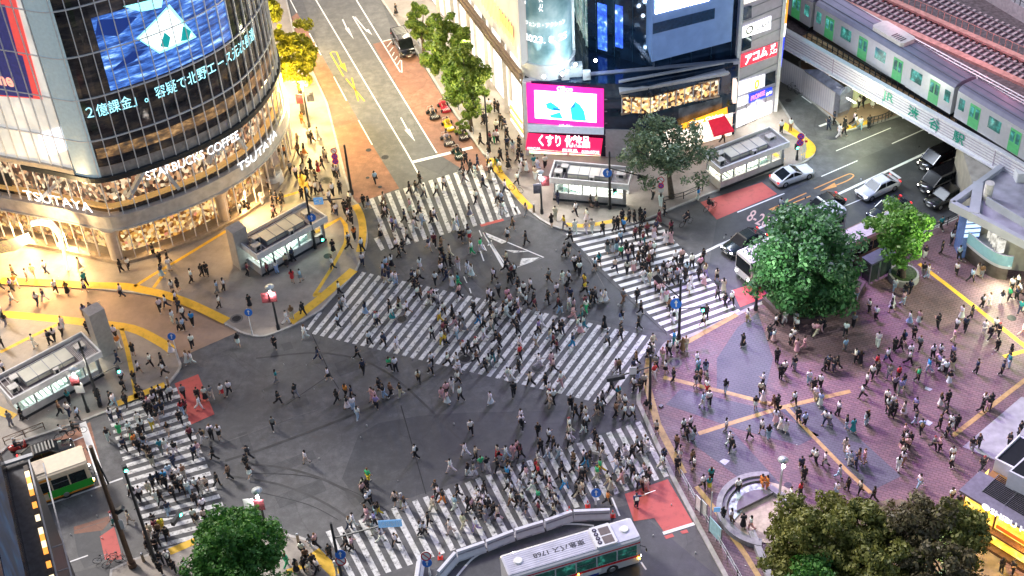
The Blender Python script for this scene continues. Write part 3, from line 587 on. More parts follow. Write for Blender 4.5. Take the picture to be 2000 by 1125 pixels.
mb = MB(); FAB.pquad(mb, [(1030, 237), (1179, 250), (1179, 171), (1028.5, 160)], .2, n=2); pk = mb.build('pink_frame', PINK, mroot)
m = bpy.data.materials.new('white_video_screen'); N, L, P = nodes(m); P.inputs['Emission Color'].default_value = (.93, .98, 1, 1); P.inputs['Emission Strength'].default_value = 1.3
mb = MB(); FAB.pquad(mb, [(1045.5, 228), (1164.5, 237), (1165, 181.5), (1044, 173.5)], .24, n=2); ws = mb.build('video_screen', m, pk)
CY = glow('cyan_print', (.03, .5, .85), 1.0); CYD = glow('deep_cyan_print', (.01, .2, .5), .9)
mb = MB(); FAB.ppoly(mb, [(1117, 231.5), (1114, 208), (1124, 195), (1133, 202), (1141, 214), (1145, 233.5)], .27); FAB.ppoly(mb, [(1066, 200), (1076, 196), (1090, 206), (1096, 214), (1080, 213), (1069, 209)], .27); FAB.ppoly(mb, [(1074, 222), (1094, 216), (1100, 229), (1076, 227)], .27)
mb.build('cyan_screen_figure', CY, ws); mb = MB(); FAB.ppoly(mb, [(1108, 212), (1114, 208), (1124, 196), (1122, 206)], .29); FAB.ppoly(mb, [(1080, 207), (1095, 210), (1096, 214), (1082, 212)], .29); mb.build('blue_screen_figure', CYD, ws)
def atext(body, a, b, h, m, parent, off=.3, bold=.02):
    sA, zA = FAB.px(*a); sB, zB = FAB.px(*b); return text_mesh('sign_text', body, lambda u, v: FAB.at(sA+(sB-sA)*u, zA+v*h, off), m, parent, bold=bold)
WL = glow('white_letter_light', (1, .97, .97), 1.6)
atext('Glico', (1088, 175), (1119, 177), .6, WL, pk); atext('OSギャラリー', (1092, 246), (1118, 248), .45, WL, pk)
mb = MB(); FAB.band(mb, FAB.px(1031, 240)[0], FAB.px(1179, 252)[0], FAB.px(1031, 254)[1], FAB.px(1031, 240)[1]-.05, 0, .35, step=50); mb.build('pale_band', mat('pale_band', (.5, .55, .62), .5, var=.1, em=(.6, .75, 1), es=.25), mroot)
CRIM = mat('crimson_sign', (.7, .015, .09), .45, var=.08, em=(1, .015, .12), es=.75)
mb = MB(); FAB.pquad(mb, [(1027.5, 285), (1173, 297), (1177, 266), (1032, 255)], .42, n=2); FAB.pquad(mb, [(1027.5, 285), (1173, 297), (1173, 299), (1027.5, 287)], .5, n=1); rs = mb.build('crimson_sign', CRIM, mroot)
atext('くすり 化粧品', (1053, 281), (1152, 287), 1.55, WL, rs, .46, .03); atext('CONTACT LENS', (1031, 286), (1056, 288), .3, WL, rs, .53, .01); atext('医薬品', (1099, 291), (1128, 293), .42, WL, rs, .53, .01); atext('OS DRUGSTORE', (1136, 294), (1170, 297), .4, WL, rs, .53, .02)
GOODS = lit_mat('drugstore_goods', [(.3, (1, .85, .5)), (.42, (1, .5, .2)), (.48, (1, 1, .85)), (.56, (.4, .9, .5)), (.62, (1, .95, .75)), (.7, (1, .45, .4)), (.8, (1, 1, 1))], 4.0, 1.2, (1, 1, 1.2), kind='cells')
mb = MB(); FAB.rect(mb, FAB.px(1031, 300)[0], FAB.px(1173, 305)[0], .2, FAB.px(1031, 285)[1], .06, step=50); mb.build('drugstore_front', GOODS, mroot)
mb = MB(); FAB.band(mb, FAB.px(1183, 306)[0], FAB.px(1240, 309)[0], .2, 3.6, 0, .12, step=50); mb.build('grey_shutter', mat('grey_shutter', (.45, .45, .5), .5, .3, var=.1), mroot)
# lit gallery strip, bent round the corner
GAL = lit_mat('gallery_interior', [(.32, (.05, .02, .01)), (.44, (.45, .2, .06)), (.54, (1, .6, .2)), (.62, (.4, .2, .1)), (.7, (1, .85, .5)), (.85, (.2, .1, .05)), (.95, (1, 1, .9))], 3.4, 1.0, (1, 1, 1), kind='cells')
zg0, zg1 = FAB.px(1259, 220)[1], FAB.px(1262, 190)[1]; sg0, sg1 = FAB.px(1214.5, 200)[0], FAB.px(1403, 150)[0]
mb = MB(); FAB.rect(mb, sg0, FAB.s[1], zg0, zg1, .12, step=50); FAB.rect(mb, FAB.s[1], sg1, zg0, zg1, .12, step=50); mb.build('gallery_window', GAL, mroot)
mb = MB(); FAB.band(mb, sg0-.1, sg1+.1, zg0-.2, zg0, 0, .35, step=50); FAB.band(mb, sg0-.1, sg1+.1, zg1, zg1+.15, 0, .3, step=50); mb.build('gallery_frame', mat('bronze_frame', (.5, .38, .28), .4, .4, var=.1), mroot)
mb = MB()
for q in range(12): s_ = sg0+(sg1-sg0)*q/11; mb.bar(FAB.at(s_, zg0, .16), FAB.at(s_, zg1, .16), .07, .1)
mb.build('gallery_mullions', MULL, mroot)
mb = MB(); zc = zg1+.9
for o0, o1, zz_ in [(.0, 1.1, 0), (.9, 1.25, .22), (-.2, .1, .7)]: FAB.band(mb, sg0-.3, sg1+.6, zc+zz_, zc+zz_+.18, o0, o1, step=50)
mb.build('canopy', mat('pale_canopy', (.6, .58, .6), .4, .3, var=.1), mroot)
mb = MB(); FAB.band(mb, FAB.px(1262, 240)[0], FAB.px(1410, 190)[0], zg0-3.2, zg0-.5, 0, .05, step=50); mb.build('grey_glass_band', mat('grey_glass_band', (.12, .14, .18), .15, .3, var=.6, scale=1.2), mroot)
ORG = mat('orange_sign', (.8, .3, .02), .5, var=.1, em=(1, .38, .02), es=1.1)
mb = MB(); FAB.pquad(mb, [(1330, 249), (1417, 216.5), (1416, 204), (1328, 237)], .5, n=1); og = mb.build('orange_sign', ORG, mroot); atext('Crispy Chicken', (1343, 241), (1408, 218), .55, WL, og, .56, .03)
mb = MB(); a0, a1 = FAB.px(1380, 232), FAB.px(1413, 220.5); zt_ = (a0[1]+a1[1])/2
mb.add([FAB.at(a0[0], zt_, .2), FAB.at(a1[0], zt_, .2), FAB.at(a1[0]+.3, zt_-.9, 1.9), FAB.at(a0[0], zt_-.9, 1.9), FAB.at(a0[0], zt_-1.15, 1.9), FAB.at(a1[0]+.3, zt_-1.15, 1.9)], [[0, 1, 2, 3], [3, 2, 5, 4]]); mb.build('red_awning', mat('red_awning', (.55, .01, .04), .6, var=.1, em=(1, .02, .08), es=.25), mroot)
SFR = lit_mat('bright_shop_front', [(.3, (.9, .65, .4)), (.5, (1, .95, .85)), (.62, (.9, .45, .25)), (.75, (1, 1, 1))], .9, 1.3, (1, 1, 1), detail=4)
mb = MB(); FAB.rect(mb, FAB.px(1268, 300)[0], FAB.px(1428, 262)[0], .2, 3.0, .1, step=50); mb.build('shop_front', SFR, mroot)
mb = MB(); p = FAB.at(FAB.px(1424, 215)[0], 6.2, .9); mb.bar(p+Vector((0, 0, -1.2)), p+Vector((0, 0, 1.2)), .9, .35); mb.build('vertical_sign', glow('cream_sign', (1, .75, .6), .9), mroot)
# glass tower set back over the low block
T1 = A.xy+Vector((6.9, 5.2)); T2 = Cc.xy+Vector((1.0, 3.0)); T3 = D.xy+Vector((-.05, 1.2)); FT = Facade([T1, T2, T3])
tow = [T1, T2, T3, T3+Vector((3, 12)), T1+Vector((-2, 16))]
mb = MB(); mb.prism([tuple(p) for p in tow], lz, 52); mb.build('tower', NAVY, mroot)
mb = MB()
for z in np.arange(lz+2, 50, 2.2): FT.band(mb, 0, FT.s[-1], z-.03, z+.03, 0, .05, step=50)
for s_ in np.arange(1, FT.s[-1], 2.1): mb.bar(FT.at(s_, lz, .03), FT.at(s_, 50, .03), .05, .06)
mb.build('tower_mullions', mat('dark_mullion', (.03, .09, .16), .3, .5, var=.1), mroot)
FTL = Facade([T1+Vector((-1.5, 12)), T1]); mb = MB(); FTL.rect(mb, 0, FTL.s[-1], lz+.2, 50, .03, step=50); mb.build('pale_glass_wall', lit_mat('pale_glass_wall', [(.3, (.01, .05, .06)), (.5, (.12, .25, .25)), (.62, (.5, .62, .5)), (.75, (.9, .95, .8))], .35, .6, (1, 1, .6), rough=.1), mroot)
mb = MB()
for z in np.arange(lz+1, 50, 2.0): FTL.band(mb, 0, FTL.s[-1], z-.05, z+.05, 0, .1, step=50)
for s_ in np.arange(.2, FTL.s[-1], 1.6): mb.bar(FTL.at(s_, lz, .06), FTL.at(s_, 50, .06), .07, .08)
mb.build('wall_grid', WHITE, mroot)
# screen box projecting on the right
sb0, sb1 = FT.s[1]+.3, FT.s[2]-1.2; zb0 = FAB.px(1266, 121)[1]
sb0 = FAB.s[1]+.3; sb1 = FAB.px(1428, 60)[0]
mb = MB(); FAB.band(mb, sb0, sb1, zb0, 50, -3.2, .15, step=50); bx = mb.build('screen_box', mat('blue_grey_panel', (.17, .24, .42), .3, .2, var=.15, scale=.8, em=(.10, .24, .6), es=.2), mroot)
mb = MB(); zs = FAB.px(1267, 28)[1]; FAB.rect(mb, sb0+.3, FAB.px(1384, 0)[0], zs, 48.5, .2, step=50); mb.build('video_screen', glow('bright_white_screen', (.8, .87, 1), 13), bx)
mb = MB(); FAB.rect(mb, sb0+.05, sb1-2, zb0+3.1, zs-1.0, .18, step=50); mb.build('dark_recess', mat('dark_blue_panel', (.01, .05, .13), .2, var=.3), bx)
mb = MB(); FAB.rect(mb, FAB.px(1165, 165)[0]+1.0, FAB.px(1176, 165)[0]+1, 44, 58, .0, step=50); 
s_ = FT.px(1172, 60)[0]
mb = MB(); FT.rect(mb, FT.px(1168, 60)[0], FT.px(1186, 60)[0], FT.px(1170, 95)[1], FT.px(1170, 5)[1], .08, step=50); FT.rect(mb, FT.px(1202, 60)[0], FT.px(1217, 60)[0], FT.px(1202, 90)[1], FT.px(1202, 8)[1], .08, step=50)
mb.build('blue_window', lit_mat('blue_window_light', [(.35, (.01, .04, .3)), (.5, (.03, .12, .9)), (.58, (.1, .3, 1)), (.66, (.9, .95, 1))], 1.2, 1.1), mroot)
# unseen violet screens put high on the facade, above the picture, to colour the plaza
mb = MB(); FT.rect(mb, FT.s[1]-9, FT.s[1]-1, 50.5, 60, 1.2, step=50); FT.rect(mb, FT.s[1]+1, FT.s[2]-1, 52.5, 62, 1.5, step=50)
mb.build('unseen_violet_screen', glow('unseen_violet_glow', (.55, .25, 1), 6), mroot)
for (sx_, tx, ty, e_, c_, an) in [(3, 1700, 730, 42000, (.62, .18, .95), 34), (9, 1560, 800, 11000, (.78, .24, .85), 32), (14, 1850, 640, 9000, (.75, .4, .9), 26), (15, 1660, 230, 9000, (.3, .75, .9), 26), (16, 1850, 120, 14000, (.65, .6, .9), 30), (12, 1440, 640, 13000, (.3, .36, 1), 22), (15, 1590, 400, 20000, (.28, .38, 1), 20), (10, 1200, 900, 5000, (.6, .4, 1), 30)]:
    lamp('added_tower_spot', 'SPOT', FT.at(FT.s[1]+sx_-6, 56, 2.2), e_, c_, mroot, .9, G(tx, ty), an)  # spots added on the tower to tint plaza, road and bridge
mb = MB(); mb.prism([tuple(p) for p in tow], 52, 64); mb.build('tower_top', NAVY, mroot)
# round billboard drum
dc = G(1069, 124, lz+.3); dr = 2.6; dc = dc+Vector((0, 0, 0))
def drum(u, z, r=dr): a = math.pi*1.5+(u-.5)*math.pi; return Vector((dc.x+r*math.cos(a), dc.y+r*math.sin(a), z))
mb = MB(); n = 28
for k in range(n): mb.poly([drum(k/n, lz+1.6), drum((k+1)/n, lz+1.6), drum((k+1)/n, 48), drum(k/n, 48)]); mb.sm[-1] = True
m = bpy.data.materials.new('drum_poster'); N, L, P = nodes(m); tc = N.new('ShaderNodeTexCoord'); no = N.new('ShaderNodeTexNoise'); no.inputs['Scale'].default_value = .35; no.inputs['Detail'].default_value = 6; L.new(tc.outputs['Object'], no.inputs[0])
r = ramp(N, [(.35, (.07, .16, .18)), (.5, (.2, .32, .34)), (.65, (.4, .5, .5))]); L.new(no.outputs[0], r.inputs[0]); L.new(r.outputs[0], P.inputs['Base Color']); P.inputs['Roughness'].default_value = .5; L.new(r.outputs[0], P.inputs['Emission Color']); P.inputs['Emission Strength'].default_value = .25
dm = mb.build('drum_billboard', m, mroot)
mb = MB(); mb.tube([(dc.x, dc.y, lz), (dc.x, dc.y, lz+1.6)], dr+.18, 28); mb.tube([(dc.x, dc.y, lz+1.55), (dc.x, dc.y, lz+1.75)], dr+.28, 28)
for u in (0, 1): q = drum(u, 0, dr+.12); mb.bar((q.x, q.y, lz+1.6), (q.x, q.y, 48), .25, .25)
mb.build('drum_rim', WHITE, mroot)
zz = PL(1069, 84, (dc.x-3, dc.y-dr), (dc.x+3, dc.y-dr)).z
text_mesh('poster_text', '2023. 8. 25', lambda u, v: drum(.2+.56*u, zz+v*.75, dr+.05), WL, dm, bold=.01); text_mesh('poster_text', 'ジェンヌ・アクション', lambda u, v: drum(.22+.52*u, zz+1.75+v*.5, dr+.05), WL, dm)
text_mesh('poster_text', 'REVE', lambda u, v: drum(.24-.12*v, zz+4.0+5.0*(u), dr+.05), WL, dm, bold=.02); text_mesh('poster_text', 'ただ。てに', lambda u, v: drum(.46-.05*v, zz+3.5+5*u, dr+.05), WL, dm)
for u in (.15, .38, .62, .85):
    q = drum(u, lz+1.9, dr+.7); lamp('drum_uplight', 'SPOT', q, 420, (.9, .95, 1), mroot, .08, drum(u, lz+9, dr-.2), 40)
mb = MB()
for x, y, a in [(1112, 146, .7), (1126, 144, .9), (1146, 152, .6), (1104, 152, .6)]:
    g = G(x, y, lz+.2); mb.box(g.x-a/2*1.3, g.y-a/2, lz+.1, g.x+a/2*1.3, g.y+a/2, lz+.2+a*1.3, ch=.06); mb.tube([(g.x, g.y-a/2-.02, lz+.75*a+.2), (g.x, g.y-a/2-.06, lz+.75*a+.2)], a*.35, 12)
mb.build('roof_unit', mat('roof_unit', (.55, .57, .6), .5, .3, var=.1), mroot)
mb = MB()
for x, y in [(1124, 126), (1098, 145), (1062, 150), (1163, 118)]: g = G(x, y, lz+2.4); mb.ball(g, .16)
mb.build('roof_lamp', glow('roof_lamp_light', (.85, .95, 1), 30), mroot)
lamp('roof_lamp', 'POINT', G(1124, 128, lz+2.8), 260, (.7, .9, 1), mroot, .15)
mb = MB(); FAB.band(mb, -.1, .25, .15, lz, -1.5, .3, step=50); mb.build('white_pier', WHITE, mroot)
mb = MB()
for k in range(5):
    z = 2.4+k*.55; mb.bar(A+Vector((0, 0, z))-Vector((.35, .1, 0)), A+dL*3.2+Vector((-.4, 0, z+.1)), .12, .22, mi=k % 2)
mb.build('side_light_strips', [glow('strip_white', (1, .9, .8), 1.2), glow('strip_orange', (1, .35, .08), 1.2)], mroot)

# ---------------------------------------------------------------- pale building with a steel truss canopy
proot = thing('truss_canopy_building', 'pale building with a steel truss canopy above bright shop fronts', 'building', (A.x-4, A.y+14, 0))
P0 = A+dL*.4; P1 = A+dL*70; nL = Vector((-dL.y, dL.x, 0)); nL = nL if nL.x > 0 else -nL
FP = Facade([(P1.x, P1.y), (P0.x, P0.y)]); Lp = FP.s[-1]; ztr = PL(1010, 142, P0, P1).z
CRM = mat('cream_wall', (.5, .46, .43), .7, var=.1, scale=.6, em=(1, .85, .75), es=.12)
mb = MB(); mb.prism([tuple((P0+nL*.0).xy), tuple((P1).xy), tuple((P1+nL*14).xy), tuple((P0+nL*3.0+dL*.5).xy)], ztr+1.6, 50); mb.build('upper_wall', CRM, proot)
RP0, RP1 = P0+nL*1.5+dL*2, P1+nL*1.5
mb = MB(); FR = Facade([RP1.xy, RP0.xy]); FR.rect(mb, 0, FR.s[-1], .2, ztr+1.6, 0, step=4); mb.build('recessed_wall', CRM, proot)
BRT = lit_mat('bright_window', [(.3, (.75, .72, .6)), (.5, (1, .97, .85)), (.7, (1, 1, 1))], .4, 1.5, detail=3)
mb = MB(); s = FR.s[-1]-1.0
for k in range(9):
    FR.rect(mb, s-4.2, s, .3, ztr-.6, .05, step=50); s -= 5.4
mb.build('shop_window', BRT, proot)
mb = MB()
zt1, zt0 = ztr+.05, ztr-1.3; nn = 26; L0 = 0; step_ = Lp/nn
FP.band(mb, 0, Lp, zt1, zt1+.3, -.1, .35, step=60); FP.band(mb, 0, Lp, zt1+.5, zt1+.75, -.1, .2, step=60)
for k in range(nn):
    s0, s1_ = k*step_, (k+1)*step_; sm_ = (s0+s1_)/2
    mb.bar(FP.at(s0, zt1, -.1), FP.at(sm_, zt0, -.3), .1, .1); mb.bar(FP.at(sm_, zt0, -.3), FP.at(s1_, zt1, -.1), .1, .1)
mb.bar(FP.at(0, zt0, -.3), FP.at(Lp, zt0, -.3), .14, .14); mb.build('steel_truss', mat('truss_steel', (.28, .2, .14), .5, .5, var=.2), proot)
mb = MB()
for k in range(8): p = FP.at(Lp-2.2-k*5.6, 0, -.9); mb.box(p.x-.22, p.y-.22, .15, p.x+.22, p.y+.22, ztr+1.6)
mb.build('columns', mat('pale_column', (.5, .45, .4), .5, var=.1), proot)
mb = MB()
for k in range(22): s_ = Lp-1.4-k*.42; mb.bar(FP.at(s_, ztr+3.2+(k % 3)*.15, .25), FP.at(s_, ztr+5.4+(k % 2)*.3, .25), .12, .08)
mb.build('orange_light_slats', glow('orange_slat_light', (1, .5, .15), 1.5), proot)
mb = MB(); FP.rect(mb, Lp-9, Lp-7.4, ztr+6, ztr+14, .05, step=50); FP.rect(mb, Lp-14, Lp-12.2, ztr+4, ztr+14, .05, step=50); FP.rect(mb, Lp-19, Lp-17, ztr+4, ztr+14, .05, step=50); FP.rect(mb, Lp-5.5, Lp-1.6, ztr+3.9, ztr+5.2, .05, step=50); mb.build('dark_window', mat('brown_window', (.12, .09, .08), .3, var=.3), proot)
mb = MB(); FP.rect(mb, Lp-29, Lp-19.8, ztr-.2, ztr+9, .3, step=50); mb.build('dark_screen', mat('dark_screen', (.03, .035, .05), .2, var=.4), proot)
mb = MB(); FP.band(mb, Lp-29, Lp-19.6, ztr-.45, ztr-.25, .2, .5, step=50); mb.build('blue_edge_light', glow('blue_edge_light', (.1, .7, 1), 3), proot)
for k in range(5):
    s_ = Lp-3-k*8; lamp('shop_light', 'AREA', FP.at(s_, ztr-1.6, .1), 260, (1, .86, .6), proot, .5, FP.at(s_, 0, 2.5), sizey=5)

# ---------------------------------------------------------------- narrow building covered in signs
nroot = thing('sign_covered_building', 'narrow pale building covered in stacked shop signs by the railway', 'building', (D.x+5, D.y+3, 0))
D0 = G(1433, 256); D1 = G(1513, 219); FN = Facade([D0.xy, D1.xy]); dn = Vector((-(D1-D0).y, (D1-D0).x)).normalized()
mb = MB(); mb.prism([tuple(D0.xy), tuple(D1.xy), tuple(D1.xy+dn*14), tuple(D0.xy+dn*14)], .15, 50); mb.build('wall', mat('lilac_wall', (.42, .40, .47), .5, var=.1, scale=2), nroot)
mb = MB()
def nq(name, q, m, off=.1, parent=nroot, n=1): mbx = MB(); FN.pquad(mbx, q, off, n=n); return mbx.build(name, m, parent)
for x in (1434, 1512): s_ = FN.px(x, 235)[0]; mb.bar(FN.at(s_, .15, .05), FN.at(s_, 50, .05), .35, .35)
mb.build('corner_trim', WHITE, nroot)
mb = MB(); 
for y in range(-170, 200, 22):
    s0_, z_ = FN.px(1440, y+20); FN.band(mb, .2, FN.s[-1], z_-.04, z_+.04, 0, .06, step=50)
mb.build('panel_lines', GREY, nroot)
WSN = glow('white_sign_face', (.95, .95, 1), 1.1); REDS = mat('red_sign_face', (.7, .02, .05), .4, var=.05, em=(1, .02, .06), es=.8); BLS = mat('blue_sign_face', (.02, .05, .6), .4, var=.05, em=(.02, .06, 1), es=.8)
def ntext(body, a, b, h, m, parent=nroot, off=.2, bold=.02):
    sA, zA = FN.px(*a); sB, zB = FN.px(*b); return text_mesh('sign_text', body, lambda u, v: FN.at(sA+(sB-sA)*u, zA+v*h, off), m, parent, bold=bold)
o = nq('sign_panel', [(1448, 74), (1504, 56), (1505, 30), (1449, 52)], WSN); ntext('GAST', (1475, 59), (1501, 50), .55, BLACK, o)
mb = MB(); s_, z_ = FN.px(1462, 57); r1 = [FN.at(s_+.5*math.cos(t), z_+.5*math.sin(t), .16) for t in np.linspace(0, 2*math.pi, 20)]; r2 = [FN.at(s_+.3*math.cos(t), z_+.3*math.sin(t), .16) for t in np.linspace(0, 2*math.pi, 20)]
mb.add(r1+r2, [[i, i+1, 21+i, 20+i] for i in range(19)]); mb.build('round_emblem', BLACK, o)
o = nq('sign_panel', [(1445, 131.5), (1516, 107), (1517.5, 81.6), (1446.4, 106)], REDS); ntext('アコム', (1452, 126), (1496, 110), 1.15, WL, o, bold=.04); ntext('3F', (1502, 97), (1512, 93), .6, WL, o); ntext('入口', (1500, 107), (1514, 103), .5, WL, o)
o = nq('sign_panel', [(1440, 186), (1492, 168), (1493, 144), (1440, 160)], WSN); ntext('0', (1470, 175), (1480, 172), 1.2, glow('orange_letter', (1, .5, .05), 1), o, bold=.05); ntext('円', (1482, 171), (1489, 169), .5, mat('green_letter', (.05, .4, .2), .5), o)
o = nq('sign_panel', [(1461.5, 201), (1507, 184.5), (1507, 169), (1461.5, 183)], BLS); ntext('PROMISE', (1464, 196), (1491, 186.5), .6, glow('pink_letter', (1, .25, .5), 1.4), o); ntext('自動', (1494, 186), (1505, 182), .4, WL, o)
nq('sign_panel', [(1438, 209), (1460, 201), (1460, 184), (1439, 191)], WSN)
nq('lit_entrance', [(1434.5, 250), (1507, 219), (1507, 196), (1436, 218)], glow('lit_entrance', (1, .98, .95), 1.5), .06)
for x in (1456, 1475, 1492): s_ = FN.px(x, 230)[0]; mb = MB(); mb.bar(FN.at(s_, .2, .1), FN.at(s_, 3.3, .1), .08, .08); mb.build('door_frame', GREY, nroot)
nq('window', [(1449, 40), (1467, 34), (1467, 10), (1450, 14)], NAVY, .08); nq('window', [(1447, 100), (1466, 93), (1467, 64), (1449, 70)], NAVY, .08); nq('window', [(1493, 168), (1513, 161), (1514, 137), (1494, 144)], NAVY, .08); nq('window', [(1452, 8), (1500, -8), (1500, -30), (1452, -14)], glow('cream_window', (1, .95, .8), .9), .08)
def blade(q, name, m):       # signs standing out from the right corner
    mbx = MB(); P_ = [PL(x, y, D1, D1+Vector((1, -.55, 0))) for x, y in q]; off = Vector((.1, .18, 0))
    v = P_+[p+off for p in P_]; mbx.add(v, [[0, 1, 2, 3], [7, 6, 5, 4], [0, 4, 5, 1], [1, 5, 6, 2], [2, 6, 7, 3], [3, 7, 4, 0]]); return mbx.build(name, m, nroot), P_
o, P_ = blade([(1524, 48), (1535, 46), (1542, -25), (1530, -25)], 'blade_sign', mat('orange_blade', (.8, .25, .02), .5, var=.05, em=(1, .3, .03), es=1)); fwd = Vector((-.03, -.06, 0))
text_mesh('sign_text', 'GAN', lambda u, v: P_[0].lerp(P_[1], .2+.6*(1-v)).lerp(P_[3].lerp(P_[2], .2+.6*(1-v)), 1-(.05+.9*u))+fwd, WL, o, bold=.03)
o, P_ = blade([(1520, 74), (1532, 72), (1535, 47), (1524, 49)], 'blade_sign', WSN)
o, P_ = blade([(1516, 137), (1525, 132), (1532, 73), (1520, 75)], 'blade_sign', BLS)
text_mesh('sign_text', 'PROMISE', lambda u, v: P_[0].lerp(P_[1], .25+.5*(1-v)).lerp(P_[3].lerp(P_[2], .25+.5*(1-v)), .08+.84*u)+fwd, glow('pink_letter', (1, .2, .4), 1.4), o, bold=.03)
lamp('entrance_light', 'AREA', FN.at(3, 3.2, .6), 260, (1, .95, .9), nroot, .5, FN.at(3, 0, 3), sizey=5)
# ================================================================= railway bridge, tracks and train
def xt(a, b, z, k0=-1.0, k1=1.5):          # extend the line through two pixels
    p, q = G(*a, z), G(*b, z); return p.lerp(q, k0), p.lerp(q, k1)
ZD = 6.4
g0, g1 = xt((1564, 77), (1960, 300), 6.9, -.25, 1.12)
dT = (g1-g0).normalized(); nT = Vector((-dT.y, dT.x, 0)); nT = nT if nT.y > 0 else -nT
broot = thing('railway_bridge', 'white railway bridge girder with green station lettering over the road', 'railway bridge', (g0.x, g0.y, 0))
mb = MB(); GW = mat('girder_paint', (.82, .81, .84), .5, .1, var=.08)
L_ = (g1-g0).length
def BR(s, z, o=0): return Vector((g0.x, g0.y, 0))+dT*s-nT*o+Vector((0, 0, z))
def bband(mb, s0, s1, z0, z1, o0, o1, mi=0):
    v = [BR(s, z, o) for s in (s0, s1) for z, o in ((z0, o0), (z0, o1), (z1, o1), (z1, o0))]
    mb.add(v, [[0, 1, 2, 3], [4, 7, 6, 5], [0, 4, 5, 1], [1, 5, 6, 2], [2, 6, 7, 3], [3, 7, 4, 0]], mi)
bband(mb, 0, L_, 5.0, 6.9, -.3, 0); bband(mb, 0, L_, 4.9, 5.05, -.4, .3); bband(mb, 0, L_, 6.85, 7.0, -.4, .15)
mb.build('girder', GW, broot)
mb = MB()
for z in (5.35, 5.65, 5.95, 6.25, 6.55): bband(mb, 0, L_, z, z+.05, 0, .05)
for s in np.arange(4.5, L_, 7.0): bband(mb, s, s+.06, 5.0, 6.9, 0, .06)
mb.build('girder_ribs', mat('lilac_shadow_paint', (.45, .38, .46), .5, var=.1), broot)
mb = MB()
for s in np.arange(1.0, L_, 3.4): bband(mb, s, s+.12, 4.7, 4.95, .05, .2)
mb.build('girder_bolts', WHITE, broot)
GT = mat('green_lettering', (.01, .32, .22), .5, var=.05)
for body, x, y, w_ in [('JR', 1736, 187, 1.5), ('渋', 1785, 215, 1.35), ('谷', 1826, 241, 1.35), ('駅', 1873, 270, 1.35)]:
    q = PL(x, y, g0, g1); s = (q-Vector((g0.x, g0.y, q.z))).dot(dT)
    text_mesh('station_letter', body, lambda u, v: BR(s-w_/2+u*w_, 5.3+v*1.25, .075), GT, broot, bold=.015)
mb = MB(); mb.prism([tuple(BR(-25, 0, .2-.6).xy), tuple(BR(L_+40, 0, .2-.6).xy), tuple(BR(L_+40, 0, -60).xy), tuple(BR(-25, 0, -60).xy)], 5.2, ZD)
mb.build('deck', mat('ballast', (.085, .07, .085), .9, var=.5, scale=2.5, bump=1, bscale=5), broot)
def lane(name, a, b, z, wd, h, m, k0=-1.2, k1=1.5, cat_=None, mbx=None):
    p, q = xt(a, b, z, k0, k1); mb = mbx or MB(); mb.bar(p+Vector((0, 0, h/2)), q+Vector((0, 0, h/2)), wd, h)
    return mb if mbx else mb.build(name, m, broot)
lane('walkway', (1583, 76), (1780, 184), ZD, 1.15, .25, mat('tan_walkway', (.42, .25, .13), .8, var=.35, scale=1.5), -.05, 2.3)
mb = MB(); p, q = xt((1575, 78), (1775, 190), ZD, 0, 2.2); n = 42
for i in range(n+1): a = p.lerp(q, i/n); mb.bar(a, a+Vector((0, 0, 1.0)), .09, .09)
mb.bar(p+Vector((0, 0, 1)), q+Vector((0, 0, 1)), .06, .06); mb.bar(p+Vector((0, 0, .5)), q+Vector((0, 0, .5)), .05, .05); mb.build('walkway_rail', DARK, broot)
RAIL = mat('rail_steel', (.4, .36, .38), .35, .8, var=.2); SLP = mat('sleeper', (.36, .29, .33), .8, var=.3)
def track(a, b, k0, k1):
    p, q = xt(a, b, ZD, k0, k1); d = (q-p).normalized(); n_ = Vector((-d.y, d.x, 0)); L0 = (q-p).length
    mb = MB(); s = 0
    while s < L0: c = p+d*s; mb.bar(c-n_*1.2+Vector((0, 0, .08)), c+n_*1.2+Vector((0, 0, .08)), .26, .16); s += .72
    mb.build('sleepers', SLP, broot); mb = MB()
    for o in (-.55, .55): mb.bar(p+n_*o+Vector((0, 0, .24)), q+n_*o+Vector((0, 0, .24)), .08, .16)
    mb.build('rails', RAIL, broot); return p, q
track((1712, 12), (2000, 143), -1.2, 1.4); track((1826, 0), (2000, 77), -1.5, 1.6)
REDC = mat('red_lit_walkway', (.42, .22, .20), .75, var=.3, scale=2)  # red light on these walkways is put into the base colour
lane('side_walkway', (1690, 26), (2000, 166), ZD, .8, .3, REDC); 
mb = MB(); p, q = xt((1747, 3), (2000, 115), ZD+.5, -1.4, 1.4); mb.bar(p, q, .7, .25); n = 60
for i in range(n+1): a = p.lerp(q, i/n); mb.bar(a-Vector((0, 0, .5)), a, .5, .3); mb.bar(a+nT*.4, a+nT*.4+Vector((0, 0, 1.0)), .06, .06)
mb.bar(p+nT*.4+Vector((0, 0, 1)), q+nT*.4+Vector((0, 0, 1)), .05, .05); mb.build('side_walkway', REDC, broot)
mb = MB()
for dx in (0, 6, 13): p, q = xt((1640+dx, 8-dx*.35), (2000+dx, 203-dx*.4), ZD+.6, -.6, 1.3); mb.tube([p, q], .1, 6)
p, q = xt((1646, 6), (2006, 201), ZD+.6, -.6, 1.3)
for i in range(60): a = p.lerp(q, i/59); mb.bar(a-nT*.45, a+nT*.45, .08, .06); mb.bar(a-Vector((0, 0, .6)), a, .06, .06)
mb.build('cable_tray', mat('pale_cable_tray', (.5, .5, .55), .4, .5, var=.1), broot)
mb = MB(); p, q = xt((1925, 0), (2000, 45), ZD, -2, 3); mb.bar(p+nT*4+Vector((0, 0, .8)), q+nT*4+Vector((0, 0, .8)), 8, 1.6); mb.build('far_platform', mat('grey_platform', (.33, .33, .36), .7, var=.2), broot)
mb = MB()
